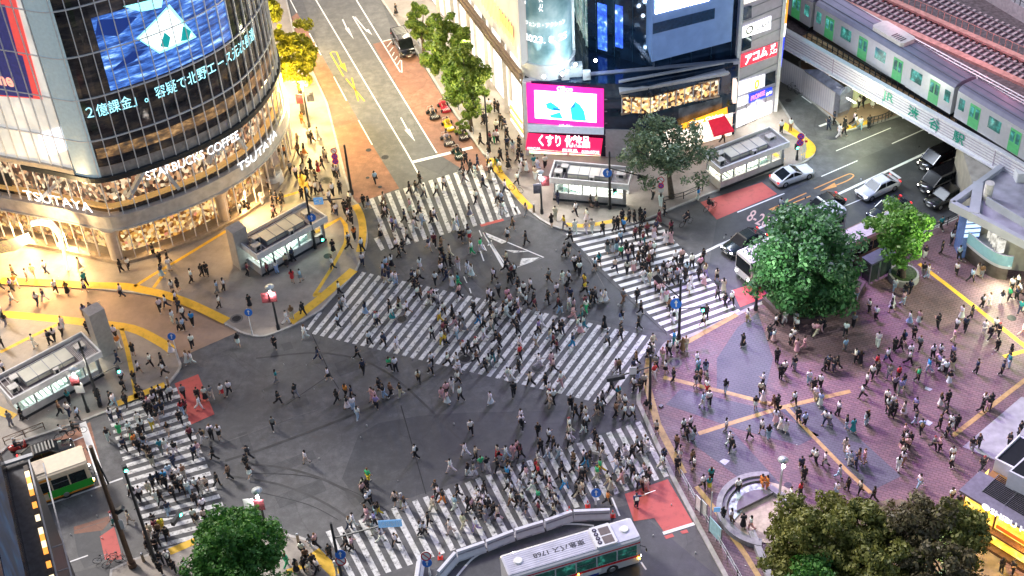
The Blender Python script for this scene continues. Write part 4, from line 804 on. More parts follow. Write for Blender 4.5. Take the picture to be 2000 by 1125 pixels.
for i in range(40): a = p.lerp(q, i/39)+Vector((0, 0, 1.6)); mb.bar(a, a+Vector((0, 0, 1.2)), .07, .07)
for z in (2.2, 2.8): mb.bar(p+Vector((0, 0, z)), q+Vector((0, 0, z)), .06, .06)
mb.build('far_fence', DARK, broot)
for x, y, e, c in [(1900, 30, 300, (1, .3, .4)), (1760, -10, 220, (1, .35, .5)), (1990, 120, 220, (1, .3, .4))]: lamp('railway_lamp', 'POINT', G(x, y, ZD+6), e, c, broot, .3)
# ---- train cars
z_f, z_r = 7.35, 10.3
ta, tb = G(1587, 57, z_f), G(1782, 178, z_f); dt = (tb-ta).normalized(); nt_ = Vector((-dt.y, dt.x, 0)); nt_ = nt_ if nt_.y > 0 else -nt_
ja = PL(1588, 24, ta, tb); sj0 = (ja-ta).dot(dt); jb = PL(1867, 180, ta, tb); sj1 = (jb-ta).dot(dt); CL = (sj1-sj0)
TS_ = mat('train_steel', (.55, .55, .58), .35, .35, var=.05); TR_ = mat('train_roof', (.20, .19, .26), .6, var=.12, scale=1); TG = mat('green_train_door', (.10, .38, .16), .4, var=.12, em=(.1, 1, .25), es=.05)
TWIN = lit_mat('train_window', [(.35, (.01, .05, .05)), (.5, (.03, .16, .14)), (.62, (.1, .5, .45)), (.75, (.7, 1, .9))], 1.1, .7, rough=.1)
def train_car(s, ac, label):
    o = ta+dt*s; o.z = 0; root = thing('train_car', label, 'train car', o, math.atan2(dt.y, dt.x), 'cars of the commuter train')
    Lc = CL-.5; W_ = 2.9; side = 1 if (Matrix.Rotation(math.atan2(dt.y, dt.x), 3, 'Z') @ Vector((0, 1, 0))).dot(nt_) > 0 else -1
    y0, y1 = (0, W_) if side > 0 else (-W_, 0)
    yn = 0; yf = side*W_; x0, x1 = .25, .25+Lc
    mb = MB(); v = []; prof = [(0, z_f), (0, z_r-.2), (.12*side, z_r+.05)]
    mb.prism([(x0, y0), (x1, y0), (x1, y1), (x0, y1)], z_f, z_r); mb.build('body', TS_, root, world=False)
    mb = MB(); pr = [(y0-.02, z_r), (y0+.25, z_r+.32), (y0+.8, z_r+.5), (y1-.8, z_r+.5), (y1-.25, z_r+.32), (y1+.02, z_r)]
    v = [(x, a, b) for x in (x0-.02, x1+.02) for a, b in pr]; n = len(pr)
    mb.add(v, [[i, i+1, n+i+1, n+i] for i in range(n-1)]+[list(range(n)), list(range(n, 2*n))[::-1]]); mb.build('roof', TR_, root, world=False)
    mb = MB()
    for a in (y0+.5, y0+1.45, y0+2.4): mb.box(x0, a-.03, z_r+.48, x1, a+.03, z_r+.53)
    mb.build('roof_ribs', mat('dark_roof_rib', (.1, .1, .14), .6), root, world=False)
    e = -side*.025
    for i in range(4):
        cx = x0+Lc*(.12+.2533*i); d = MB(); d.box(cx-.65, min(0, e), z_f+.05, cx+.65, max(0, e), z_r-.45); dr_ = d.build('door', TG, root, world=False)
        for k in (-1, 1): g = MB(); g.box(cx+k*.32-.22, min(0, e*2), z_f+1.15, cx+k*.32+.22, max(0, e*2), z_r-.7); g.build('door_window', TWIN, dr_, world=False)
    for fx, hw in [(.245, .75), (.5, .75), (.755, .75), (.035, .35), (.965, .35)]:
        cx = x0+Lc*fx; g = MB(); g.box(cx-hw, min(0, e), z_f+1.1, cx+hw, max(0, e), z_r-.6); g.build('window', TWIN, root, world=False)
    mb = MB(); cx = x0+Lc*.5; mb.box(cx-2.2, y0+.5, z_r+.48, cx+2.2, y1-.5, z_r+.95, ch=.25); mb.build('roof_air_unit', mat('cream_unit', (.62, .56, .52), .5, var=.08), root, world=False)
    mb = MB()
    for k in range(5): mb.box(cx+.4+k*.3, y0+.7, z_r+.95, cx+.55+k*.3, y0+1.5, z_r+.97)
    mb.build('unit_grille', DARK, root, world=False)
    mb = MB(); mb.box(x0+.3, y0+.2, z_f-.6, x1-.3, y1-.2, z_f); mb.build('underframe', BLACK, root, world=False)
    mb = MB(); mb.box(x1, y0+.7, z_f, x1+.5, y1-.7, z_r-.3); mb.build('gangway', BLACK, root, world=False)
    return root
train_car(sj0-CL, 1, 'silver train car with green doors, the one running behind the sign building'); train_car(sj0, 1, 'silver train car with green doors, seen whole above the station lettering'); train_car(sj1, 1, 'silver train car with green doors, the rightmost one cut off by the picture edge')
# ---------------------------------------------------------------- hoarding under the bridge
HW = mat('white_hoarding', (.62, .60, .66), .45, var=.06, scale=1)
h = thing('construction_hoarding', 'tall white hoarding panels round a building site beside the railway bridge', 'hoarding', G(1575, 190))
def hw(name, a, b, hgt, m, base=.0, off=0): 
    p, q = G(*a), G(*b); mb = MB(); mb.bar(p+Vector((0, 0, base+hgt/2)), q+Vector((0, 0, base+hgt/2)), .12, hgt); return mb.build(name, m, h)
hw('panel', (1524, 158), (1568, 183), 2.9, HW); hw('panel', (1569, 186), (1626, 226), 2.9, HW); hw('return_panel', (1569, 186), (1572, 182), 2.9, HW); hw('return_panel', (1568, 183), (1569, 186), 2.9, HW)
mb = MB(); p, q = G(1524, 158), G(1626, 226)
for i in range(26): a = p.lerp(q, i/25); mb.bar(a+Vector((0, -.1, 0)), a+Vector((0, -.1, 2.9)), .03, .03)
mb.build('panel_joints', mat('lilac_joint', (.4, .38, .5), .5), h)
cage = thing('wire_mesh_gate', 'grey wire mesh gate and blue sheeting at the end of the hoarding', 'gate', G(1640, 225))
mb = MB(); pts = [G(1627, 226), G(1636, 232), G(1655, 224), G(1664, 205)]
for i in range(3):
    for k in range(9): a = pts[i].lerp(pts[i+1], k/8); mb.bar(a, a+Vector((0, 0, 2.8)), .04, .04)
    for z in (.1, .8, 1.5, 2.2, 2.8): mb.bar(pts[i]+Vector((0, 0, z)), pts[i+1]+Vector((0, 0, z)), .04, .04)
mb.build('mesh', mat('mesh_grey', (.3, .3, .4), .5, .4), cage)
mb = MB(); 
for i in range(3): mb.add([pts[i]+Vector((.1, .1, .6)), pts[i+1]+Vector((.1, .1, .6)), pts[i+1]+Vector((.3, .6, 3.4)), pts[i]+Vector((.1, .5, 3.4))], [[0, 1, 2, 3]])
mb.add([G(1569, 136, 2.95), G(1600, 158, 2.95), G(1640, 186, 3.0), G(1652, 172, 3.4), G(1600, 135, 3.6)], [[0, 1, 2, 3, 4]]); mb.build('blue_sheet', mat('blue_grey_sheet', (.22, .24, .38), .7, var=.4, scale=1.5), cage)
wl = thing('underpass_wall', 'pale lit wall of the passage beneath the railway bridge', 'wall', G(1700, 190)); mb = MB(); p, q, r_ = G(1664, 212), G(1735, 190), G(1790, 150)
mb.bar(p+Vector((0, 0, 2)), q+Vector((0, 0, 2)), .3, 4); mb.bar(q+Vector((0, 0, 2)), r_+Vector((0, 0, 2)), .3, 4); mb.build('wall', mat('pale_yellow_wall', (.6, .6, .42), .6, var=.1), wl)
lamp('passage_lamp', 'POINT', G(1690, 200, 4.4), 420, (.95, 1, .6), wl, .12); lamp('passage_lamp', 'POINT', G(1660, 205, 6.0)+Vector((-.5, -2.2, 0)), 260, (.9, 1, .8), wl, .1)
mb = MB(); a = G(1662, 196, 4.3); mb.bar(a-dT*.6, a+dT*.6, .1, .1); mb.build('strip_light', glow('strip_light', (.95, 1, .8), 6), wl)
rl = thing('guard_rail', 'dark metal guard rail curving along the kerb beneath the bridge', 'railing', G(1745, 225)); mb = MB(); pts = [G(x, y, .14) for x, y in smooth_px([(1700, 243), (1722, 238), (1740, 228), (1752, 215), (1800, 198)], 3)]
for a in pts: mb.tube([a, a+Vector((0, 0, .9))], .05, 6)
mb.tube([a+Vector((0, 0, .9)) for a in pts], .05, 6); mb.tube([a+Vector((0, 0, .5)) for a in pts], .04, 6); mb.build('rail', DARK, rl)
# ================================================================= station building on the right
st = thing('station_building', 'pale concrete station building with an angular roof and a curved glass balcony', 'building', G(1950, 480)); CW = mat('pale_concrete', (.46, .47, .52), .6, var=.1, scale=.8, bump=.15)
zr = zat(G(1883, 505), 425)-.0
def SP(x, y, z): return G(x, y, z)
ro = [(1860, 393), (1986, 301), (2120, 420), (2140, 560)]; mb = MB(); R_ = [SP(x, y, zr+.85) for x, y in ro]; fl = [tuple(p.xy) for p in R_]
def wallband(mb, a, b, z0, z1, th=.45): 
    d = (b-a).normalized(); mb.bar(Vector((a.x, a.y, (z0+z1)/2))-d*.0, Vector((b.x, b.y, (z0+z1)/2)), th, z1-z0)
t0, t1, t2 = SP(1860, 393, zr+.85), SP(1986, 301, zr+.85), SP(2150, 420, zr+.85); tb_ = SP(2040, 487, zr+.85)
for a, b in ((t0, t1), (t1, t2), (t0, tb_)): wallband(mb, a, b, zr, zr+.85, .5)
mb.build('roof_edge', CW, st)
i0 = SP(1911, 356, zr+.85); i1 = SP(1903, 416, zr+.85)
mb = MB(); mb.prism([tuple(p.xy) for p in (i0, t1, t2, tb_+Vector((6, 0, 0)), tb_, i1)], zr+.1, zr+.35); mb.build('roof_deck', mat('stained_roof', (.40, .38, .45), .8, var=.35, scale=.7), st)
mb = MB(); wallband(mb, i0, i1, zr-.2, zr+.9, .9); i2 = SP(2010, 450, zr+.35); wallband(mb, SP(1925, 398, zr+.4), i2, zr+.3, zr+1.2, .15); mb.build('inner_parapet', CW, st)
mb = MB(); c_ = SP(1927, 390, zr+.3); mb.tube([c_, c_+Vector((0, 0, 1.9))], .42, 14); mb.build('roof_vent', mat('cream_vent', (.7, .65, .6), .5), st)
mb = MB(); c_ = SP(1994, 350, zr+.4); mb.box(c_.x-.6, c_.y-.5, zr+.35, c_.x+1.4, c_.y+.5, zr+1.4, ch=.08); mb.build('air_unit', WHITE, st)
b0, b1 = G(1879, 506), G(1968, 556); mb = MB(); q0 = G(1886, 500); mb.box(q0.x-.75, q0.y-.4, .14, q0.x+.75, q0.y+1.4, zr); mb.build('blue_pillar', mat('blue_tiled_pillar', (.10, .16, .33), .35, .1, var=.3, scale=4, em=(.1, .2, .6), es=.1), st)
mb = MB()
for k in range(4): mb.box(q0.x-.7, q0.y-.44, 2.6+k*.55, q0.x+.7, q0.y-.4, 2.95+k*.55)
mb.build('pillar_lights', glow('pillar_grid_light', (.5, .7, 1), .8), st)
wp = [Vector((q0.x+.8, q0.y+.6)), b0.xy+Vector((2.2, 1.0)), b1.xy+Vector((-.6, 2.2)), b1.xy+Vector((4, 1)), b1.xy+Vector((12, 12)), Vector((q0.x+2, q0.y+12))]
mb = MB(); mb.prism([tuple(p) for p in wp], .14, zr); mb.build('wall', mat('lit_beige_wall', (.38, .35, .3), .4, var=.25, scale=1), st)
cv = [b0.lerp(b1, t)+Vector((1, -.2, 0))*0+Vector((0, -1.6*math.sin(math.pi*t)*.7, 0)) for t in np.linspace(.02, 1, 14)]
mb = MB()
for i in range(13): mb.add([Vector((cv[i].x, cv[i].y, 2.1)), Vector((cv[i+1].x, cv[i+1].y, 2.1)), Vector((cv[i+1].x, cv[i+1].y, 3.3)), Vector((cv[i].x, cv[i].y, 3.3))], [[0, 1, 2, 3]])
mb.build('balcony_glass', mat('aqua_glass', (.2, .36, .4), .1, .2, var=.1, em=(.4, .8, .85), es=.15), st)
mb = MB(); mb.prism([tuple(p.xy) for p in cv]+[tuple(wp[2]), tuple(wp[1])], 1.8, 2.1); mb.tube([Vector((p.x, p.y, 3.32)) for p in cv], .06, 6); mb.build('balcony_slab', CW, st)
mb = MB(); mb.prism([tuple((p+Vector((0, .5, 0))).xy) for p in cv]+[tuple(wp[2]), tuple(wp[1])], .14, 1.8); mb.build('lower_glass_wall', mat('smoky_glass', (.12, .11, .10), .08, .3, var=.5, scale=1), st)
mb = MB()
for k in range(6):
    a = wp[1].lerp(wp[2], .08+k*.16); mb.box(a.x-.35, a.y-.9, 2.4, a.x+.35, a.y-.82, zr-.5)
mb.build('upper_window', lit_mat('station_window', [(.35, (.05, .05, .06)), (.5, (.5, .48, .42)), (.7, (1, .98, .9))], 1.2, .9), st)
lamp('station_light', 'AREA', b1.lerp(b0, .3)+Vector((0, -1.8, 3.0)), 260, (.93, 1, .62), st, .6, G(1955, 640), sizey=4); lamp('station_light', 'AREA', G(2010, 600, 4.2), 190, (.95, 1, .65), st, .5, G(1975, 640), sizey=2)
# ================================================================= small food kiosk with glowing windows, bottom right
kz = 4.2; kr = thing('food_kiosk', 'single storey grey roofed kiosk with glowing yellow windows and white lettering', 'kiosk', G(1960, 1060)); k0, k1, k2, k3 = G(1873, 957, kz), G(1914, 919, kz), G(2120, 1031, kz), G(2090, 1088, kz)
mb = MB(); mb.prism([tuple(p.xy) for p in (k0, k1, k2, k3)], kz-.22, kz); mb.build('roof', mat('grey_slate_roof', (.20, .19, .24), .5, .2, var=.15), kr)
kd = (k3-k0).normalized(); kn = Vector((-kd.y, kd.x, 0)); kn = kn if kn.y > 0 else -kn; kL = (k3-k0).length
def KP(s, o, z): return k0+kd*s+kn*o+Vector((0, 0, z-kz))
mb = MB(); s = 1.3
for i in range(7): mb.bar(KP(1.3+i*1.9, 1.0, kz+.03), KP(1.3+i*1.9, 3.3, kz+.03), .06, .05)
for i in range(14): mb.bar(KP(1.3, 1.1+i*.16, kz+.05), KP(12.5, 1.1+i*.16, kz+.05), .07, .04, mi=1)
mb.build('roof_grille', [GREY, BLACK], kr)
WINY = lit_mat('kiosk_window', [(.35, (.8, .3, .02)), (.5, (1, .58, .06)), (.65, (1, .75, .25))], .9, 1.3, detail=3)
mb = MB(); mb.add([KP(.35, .5, 2.0), KP(kL, .5, 2.0), KP(kL, .5, kz-.25), KP(.35, .5, kz-.25)], [[0, 1, 2, 3]]); mb.add([KP(.35, .5, 2.0), KP(.35, 3.6, 2.0), KP(.35, 3.6, kz-.25), KP(.35, .5, kz-.25)], [[0, 1, 2, 3]]); mb.build('window', WINY, kr)
mb = MB(); mb.add([KP(.8, .35, .5), KP(kL, .35, .5), KP(kL, .35, 1.75), KP(.8, .35, 1.75)], [[0, 1, 2, 3]]); mb.build('lower_window', WINY, kr)
mb = MB(); mb.bar(KP(.2, .2, 1.85), KP(kL, .2, 1.85), .5, .18); mb.bar(KP(.2, .2, .3), KP(kL, .2, .3), .8, .3)
for s in (.35, 3.0, 6.2, 7.4, 10): mb.bar(KP(s, .42, .3), KP(s, .42, kz-.2), .12, .12)
mb.build('window_frame', mat('dark_wood_frame', (.10, .05, .03), .5, var=.3), kr)
mb = MB(); mb.bar(KP(6.8, .4, 2.0), KP(6.8, .4, kz-.3), 1.0, .1); mb.build('wood_panel', mat('wood_panel', (.45, .3, .2), .5, var=.3, scale=5), kr)
mb = MB(); mb.bar(KP(3.2, .45, 2.35), KP(6.0, .45, 2.35), .05, .35); mb.build('red_menu', glow('red_menu_strip', (1, .08, .01), 1), kr)
mb = MB(); mb.prism([tuple(KP(.6, .7, 0).xy), tuple(KP(kL, .7, 0).xy), tuple(KP(kL, 3.8, 0).xy), tuple(KP(.6, 3.8, 0).xy)], .14, kz-.25); mb.build('core', mat('kiosk_core', (.3, .15, .05), .7), kr)
SH = PL(1919, 986, k0, k3); sS = (SH-k0).dot(kd); 
text_mesh('kiosk_lettering', '●SHIBU HACHI', lambda u, v: KP(sS+u*5.5, -.06, kz-.35+v*.62), glow('kiosk_letter_light', (1, .95, 1), 1.8), kr, bold=.02)
for s in (2, 6, 10): lamp('kiosk_light', 'AREA', KP(s, -.4, 3.6), 130, (1, .6, .12), kr, .3, KP(s, -3, 0), sizey=3)
wb = thing('white_box_building', 'low white box building with dark sunken roofs behind the food kiosk', 'building', G(1990, 930)); mb = MB()
def wallbox(px4, z0, z1, m, name):
    mb = MB(); mb.prism([tuple(G(x, y, z1).xy) for x, y in px4], z0, z1); return mb.build(name, m, wb)
wallbox([(1944, 896), (1992, 850), (2060, 880), (2010, 930)], .14, 5.2, mat('white_wall', (.66, .68, .76), .5, var=.05), 'wall'); 
for q in ([(1949, 895), (1993, 854), (2055, 881), (2010, 925)],): wallbox(q, 5.2, 5.23, BLACK, 'roof')
wallbox([(1971, 920), (2010, 884), (2080, 920), (2050, 960)], .14, 5.9, mat('white_wall', (.66, .68, .76)), 'wall'); wallbox([(1976, 919), (2011, 888), (2075, 920), (2048, 954)], 5.9, 5.93, BLACK, 'roof')
mb = MB(); a = G(1944, 896, 5.3); b = G(1992, 850, 5.3); mb.bar(a, b, .12, .15); a = G(1944, 896, 5.3); b = G(1975, 912, 5.3); mb.bar(a, b, .1, .12); mb.build('roof_trim', WHITE, wb)
# ================================================================= dark tower edge, bottom left
zs = 14.0; p = G(56, 893, zs); q = G(112, 1125, zs); d = (q-p).normalized(); q = p+d*40; nn = Vector((-d.y, d.x, 0)); nn = nn if nn.x < 0 else -nn
t_ = thing('dark_screen_tower', 'dark tower with a deep blue screen wall rising at the lower left picture edge', 'tower', p+nn*3)
mb = MB(); a, b = p+nn*1.6, q+nn*1.6; mb.prism([tuple(a.xy), tuple(b.xy), tuple((b+nn*30).xy), tuple((a+nn*30).xy)], 0, 50); mb.build('tower_wall', mat('black_cladding', (.012, .013, .018), .25, .2, var=.4), t_)
mb = MB(); mb.prism([tuple(p.xy), tuple(q.xy), tuple((q+nn*1.6).xy), tuple((p+nn*1.6).xy)], 0, zs-.25); mb.build('lower_wall', mat('dark_lower_wall', (.03, .032, .04), .4, .3, var=.4), t_)
m = lit_mat('blue_screen_streaks', [(.35, (.002, .008, .02)), (.5, (.005, .04, .13)), (.62, (.015, .11, .3)), (.75, (.04, .25, .35))], 1.0, .22, (2.2, .25, .5), rough=.8)
mb = MB(); o_ = nn*1.57; mb.add([a-nn*.03+Vector((0, 0, 2.6)), b-nn*.03+Vector((0, 0, 2.6)), b-nn*.03+Vector((0, 0, 11)), a-nn*.03+Vector((0, 0, 11))], [[0, 1, 2, 3]]); mb.build('blue_screen', m, t_)
mb = MB(); mbw = MB(); s = .6
while s < 38:
    c = p+d*s; mb.bar(c+nn*.35+Vector((0, 0, -.1)), c+d*.55+nn*.35+Vector((0, 0, -.1)), .3, .1, mi=int(s*7) % 3); s += .62
mb.build('lit_sign_strip', [glow('strip_amber', (1, .38, .06), .9), mat('strip_dark', (.05, .03, .02), .5), glow('strip_cream', (1, .8, .5), 1.1)], t_)
mb = MB(); mb.bar(p+nn*.03, q+nn*.03, .1, .15); mb.bar(p-nn*.75-Vector((0, 0, 1)), q-nn*.75-Vector((0, 0, 1)), .1, .12); mb.bar(p+Vector((0, 0, .1))-nn*.3, p+nn*1.6+Vector((0, 0, .1)), .3, .2)
for k in range(14): c = p+d*(8+k*2.2); mb.bar(c-Vector((0, 0, 1)), c-nn*.75-Vector((0, 0, 1)), .06, .06)
mb.build('sign_frame', GREY, t_)
# ================================================================= subway entrances
ROOFM = mat('entrance_roof', (.17, .14, .14), .8, var=.3, scale=2); PARA = mat('entrance_parapet', (.68, .67, .66), .5, var=.1); SKYL = mat('skylight_panel', (.62, .60, .50), .3, .1, var=.1, scale=1)
STONE = mat('entrance_stone', (.48, .47, .47), .5, var=.15, scale=2); GLE = glass_mat('entrance_glass', (.25, .5, .5), .3)
STEP = mat('stair_light_stone', (.75, .78, .72), .5, var=.06)
def entrance(label, FL, FRt, BRt, BLt, z=3.1, tower=None, litc=(.85, 1, .92), le=260, stairdir=1):
    """FL, FRt, BRt, BLt: pixels of the roof corners, front edge first"""
    c = [G(x, y, z) for x, y in (FL, FRt, BRt, BLt)]
    U = (c[1]-c[0]); Ln = U.length; u = U.normalized(); v = Vector((-u.y, u.x, 0)); v = v if v.y > 0 else -v; Wd = max(2.4, ((c[3]-c[0]).dot(v)+(c[2]-c[1]).dot(v))/2)
    o = Vector((c[0].x, c[0].y, .14)); M = Matrix((( u.x, v.x, 0, o.x), (u.y, v.y, 0, o.y), (0, 0, 1, 0), (0, 0, 0, 1)))
    root = thing('subway_entrance', label, 'subway entrance', (o.x, o.y, 0), 0, 'subway entrances round the crossing')
    def B(name, boxes, m, par=root):
        mb = MB(M); [mb.box(*b) for b in boxes]; return mb.build(name, m, par)
    i = .35
    B('stone_wall', [(i, i, .14, Ln-i, i+.25, 1.1), (i, Wd-i-.25, .14, Ln-i, Wd-i, 1.1), (i, i+.25, .14, i+.25, Wd-i-.25, 1.1)], STONE)
    B('base_strip', [(i-.05, i-.06, .1, Ln-i+.05, i-.01, .38)], DARK)
    B('glass', [(i+.1, i+.1, 1.1, Ln-i-1.6, i+.14, 2.4), (i+.1, Wd-i-.14, 1.1, Ln-i, Wd-i-.1, 2.4)], GLE)
    for bx in [(x-.06, i+.04, 1.1, x+.06, i+.2, 2.5) for x in np.linspace(i+.15, Ln-i-1.5, 5)]+[(x-.06, Wd-i-.2, 1.1, x+.06, Wd-i-.04, 2.5) for x in np.linspace(i+.15, Ln-i-.1, 6)]+[(Ln-i-.3, i, .14, Ln-i, i+.3, 2.5)]: B('post', [bx], GREY)
    B('back_wall', [(i+.3, Wd-i-.3, .2, Ln-i-.4, Wd-i-.28, 2.5)], mat('lit_white_wall', (.75, .8, .76), .5, var=.05))
    mb = MB(M); n = 13
    for k in range(n):
        x = i+.9+(Ln-3.2)*(k/n if stairdir > 0 else 1-(k+1)/n); zt = .2+1.45*(k/n); mb.box(x, i+.5, .15, x+(Ln-3.2)/n*.72, Wd-i-.5, zt)
    mb.build('stairs', STEP, root)
    B('fascia', [(0, 0, 2.45, Ln, .14, z), (0, Wd-.14, 2.45, Ln, Wd, z), (0, .14, 2.45, .14, Wd-.14, z), (Ln-.14, .14, 2.45, Ln, Wd-.14, z)], PARA)
    B('roof', [(.14, .14, 2.5, Ln-.14, Wd-.14, 2.72)], ROOFM)
    sk = B('skylight', [(Ln*.22, Wd*.26, 2.72, Ln*.75, Wd*.72, 3.22)], SKYL)
    B('skylight_frame', [(Ln*.22+(Ln*.53)*k/4-.03, Wd*.26-.02, 2.72, Ln*.22+(Ln*.53)*k/4+.03, Wd*.72+.02, 3.25) for k in range(5)]+[(Ln*.22, Wd*.26-.03, 3.1, Ln*.75, Wd*.26-.01, 3.25), (Ln*.22, Wd*.72+.01, 3.1, Ln*.75, Wd*.72+.03, 3.25)], GREY, sk)
    for bx in [(Ln*.05, Wd*.25, .8, .7, .55), (Ln*.12, Wd*.5, .7, .6, .7), (Ln*.82, Wd*.45, .9, .7, .5), (Ln*.5, Wd*.12, .5, .3, .6)]:
        x, y, a, b, h_ = bx; ac = B('air_unit', [(x, y, 2.72, x+a, y+b, 2.72+h_)], mat('entrance_unit', (.5, .48, .45), .5, .2, var=.2)); B('fan', [(x+a*.25, y-.02, 2.8, x+a*.75, y-.005, 2.72+h_*.85)], DARK, ac)
    mb = MB(M)
    for k in range(4): y = Wd*(.1+.03*k) if k < 2 else Wd*(.84+.03*(k-2)); mb.tube([(.3, y, 2.85), (Ln-.4, y, 2.85)], .035, 5)
    for k in range(14): x = Ln*(.78+.2*k/14); mb.bar((x, .25, 2.86), (x, Wd-.25, 2.86), .04, .06)
    for k in range(3): x = .4+k*.5; mb.bar((x, .25, 2.86), (x, Wd-.25, 2.86), .04, .06)
    mb.build('roof_pipes', mat('pale_pipes', (.6, .57, .56), .4, .2), root)
    if tower: t = tower; B('shaft', [(t[0], t[1], .14, t[0]+1.5, t[1]+1.3, t[2])], mat('shaft_panel', (.42, .40, .38), .35, .3, var=.12))
    p = M @ Vector((Ln*.5, Wd*.5, 2.3)); l = lamp('stair_light', 'AREA', p, le*.5, litc, root, Ln*.7, M @ Vector((Ln*.5, Wd*.45, 0)), sizey=1.0)
    return root
entrance('low flat roofed subway entrance beside the curved glass building', (501, 499), (639, 422), (594, 392), (457, 469), tower=(-.6, 2.6, 4.6))
entrance('low flat roofed subway entrance in front of the crimson drugstore sign', (1071, 347), (1228, 361), (1233.7, 325.4), (1076, 311.6), litc=(1, 1, .9), le=420, stairdir=-1)
entrance('low flat roofed subway entrance behind the white coupe, with banner rail', (1407, 330), (1543, 277), (1504, 247), (1392, 288), litc=(1, .98, .8), le=350)
entrance('low flat roofed subway entrance on the lower left pavement with a tall steel shaft', (21, 781), (198, 686), (127, 658), (-11, 741), tower=(9.2, 2.4, 5.2))
# ================================================================= poles, signals, signs and lamps
def pole(name, label, cat_, base, top, r=.09, m=DARK, z0=.14, group=None):
    b = G(*base, z0); zt = zat(b, top[1]) if isinstance(top, tuple) else top
    root = thing(name, label, cat_, b, 0, group); mb = MB(); mb.tube([b, b+Vector((0, 0, zt*.5)), b+Vector((0, 0, zt-z0))], [r*1.2, r, r*.8], 8); mb.tube([b, b+Vector((0, 0, .5))], r*1.7, 8); mb.build('pole', m, root)
    return root, b, zt
CAMD = Vector((0, -.76, .65))
def at_px(b, x, y):            # point over the pole's facing plane at a pixel
    return PL(x, y, b, b+Vector((1, 0, 0)))
def signal(root, b, x, y, ped=True, arm=True, facing=(0, -1, 0), dy=0):
    p = at_px(b, x, y)+Vector((0, dy, 0)); w_, h_ = (.34, .62) if ped else (1.25, .42)
    if arm: mb = MB(); mb.bar((b.x, b.y, p.z+.1), p+Vector((0, .1, .1)), .07, .07); mb.build('arm', DARK, root)
    f = Vector(facing); s_ = Vector((-f.y, f.x, 0)); mb = MB(); mb.bar(p-s_*w_/2, p+s_*w_/2, .26, h_); hd = mb.build('signal_head', DARK, root)
    mb = MB(); q = p+f*.14+(Vector((0, 0, -.14)) if ped else s_*.38); mb.disc(q, .13, 12, f, .03); mb.build('green_light', GREEN_L, hd); return p
def round_sign(root, b, x, y, r, kind, off=-.15):
    p = at_px(b, x, y)+Vector((0, off, 0)); mb = MB(); n = Vector((0, -.9, .3))
    base_m, mark = {'blue': (BLUE, WHITE), 'noparking': (mat('dark_blue_sign', (.03, .05, .5), .4), RED), 'noentry': (WHITE, RED)}[kind]
    mb.disc(p, r, 18, n, .04); o = mb.build('sign_disc', base_m, root); mb = MB(); nn_ = n.normalized(); up = Vector((0, .3, .9)).normalized(); sx = Vector((1, 0, 0)); p2 = p+nn_*.03
    if kind == 'blue': mb.bar(p2-up*r*.55, p2+up*r*.2, r*.22, .01, up=nn_); mb.add([p2+up*r*.7, p2+up*r*.15-sx*r*.35, p2+up*r*.15+sx*r*.35], [[0, 1, 2]])
    else:
        k = 18; v1 = [p2+(sx*math.cos(t)+up*math.sin(t))*r for t in np.linspace(0, 2*math.pi, k+1)]; v2 = [p2+(sx*math.cos(t)+up*math.sin(t))*r*.76 for t in np.linspace(0, 2*math.pi, k+1)]
        mb.add(v1+v2, [[i, i+1, k+2+i, k+1+i] for i in range(k)]); mb.bar(p2+(up-sx)*r*.6, p2-(up-sx)*r*.6, r*.2, .01, up=nn_)
        if kind == 'noparking' : mb.bar(p2+(up+sx)*r*.6, p2-(up+sx)*r*.6, r*.2, .01, up=nn_)
    mb.build('sign_mark', mark, o); return p
def rect_sign(root, b, x, y, w_, h_, m, body=None, off=-.12):
    p = at_px(b, x, y)+Vector((0, off, 0)); mb = MB(); mb.bar(p-Vector((w_/2, 0, 0)), p+Vector((w_/2, 0, 0)), .05, h_); o = mb.build('sign_plate', m, root)
    if body: text_mesh('sign_text', body, quadfn(p+Vector((-w_*.42, -.03, -h_*.32)), (w_*.84, 0, 0), (0, 0, h_*.64)), WHITE, o)
    return o
SB = mat('signal_blue_plate', (.12, .32, .62), .4, var=.1, em=(.3, .6, 1), es=.25)
r_, b, z = pole('traffic_signal', 'dark signal pole rising over the subway entrance beside the curved building', 'traffic signal', (616, 485), (596, 365), .11); signal(r_, b, 628, 465, facing=(.6, -.8, 0)); round_sign(r_, b, 609, 423, .4, 'blue'); rect_sign(r_, b, 622, 391, .9, .8, SB, '↕')
mb = MB(); p = at_px(b, 668, 388); mb.bar((b.x, b.y, p.z), p, .08, .08); mb.build('arm', DARK, r_)
r_, b, z = pole('utility_pole', 'tall dark pole left of the upper zebra crossing beside three round signs', 'pole', (687, 379), (666, 283), .13)
r_, b, z = pole('round_sign_post', 'thin post stacked with three round no parking signs', 'sign post', (664, 345), (650, 286), .05, GREY)
for i, y in enumerate((293, 304, 313.5)): round_sign(r_, b, 652+i*1.6, y, .33, 'noentry' if i == 0 else 'noparking')
r_, b, z = pole('utility_pole', 'dark pole among the walkers right of the roadside trees', 'pole', (954.5, 297), (949.3, 188), .1); mb = MB(); p = at_px(b, 936, 212); mb.bar((b.x, b.y, p.z-.2), p, .06, .06); mb.build('arm', DARK, r_)
r_, b, z = pole('traffic_signal', 'dark signal pole in front of the middle subway entrance', 'traffic signal', (1191, 407), (1192.7, 296.5), .12); signal(r_, b, 1201, 374, facing=(.3, -.95, 0)); round_sign(r_, b, 1186, 336, .45, 'blue')
mb = MB(); p = at_px(b, 1245, 342); q = at_px(b, 1228, 331); mb.bar((b.x, b.y, q.z+.3), p, .08, .08); mb.bar(p+Vector((0, -.2, 0)), p+Vector((.9, -.2, -.35)), .3, .35); mb.build('arm', DARK, r_)
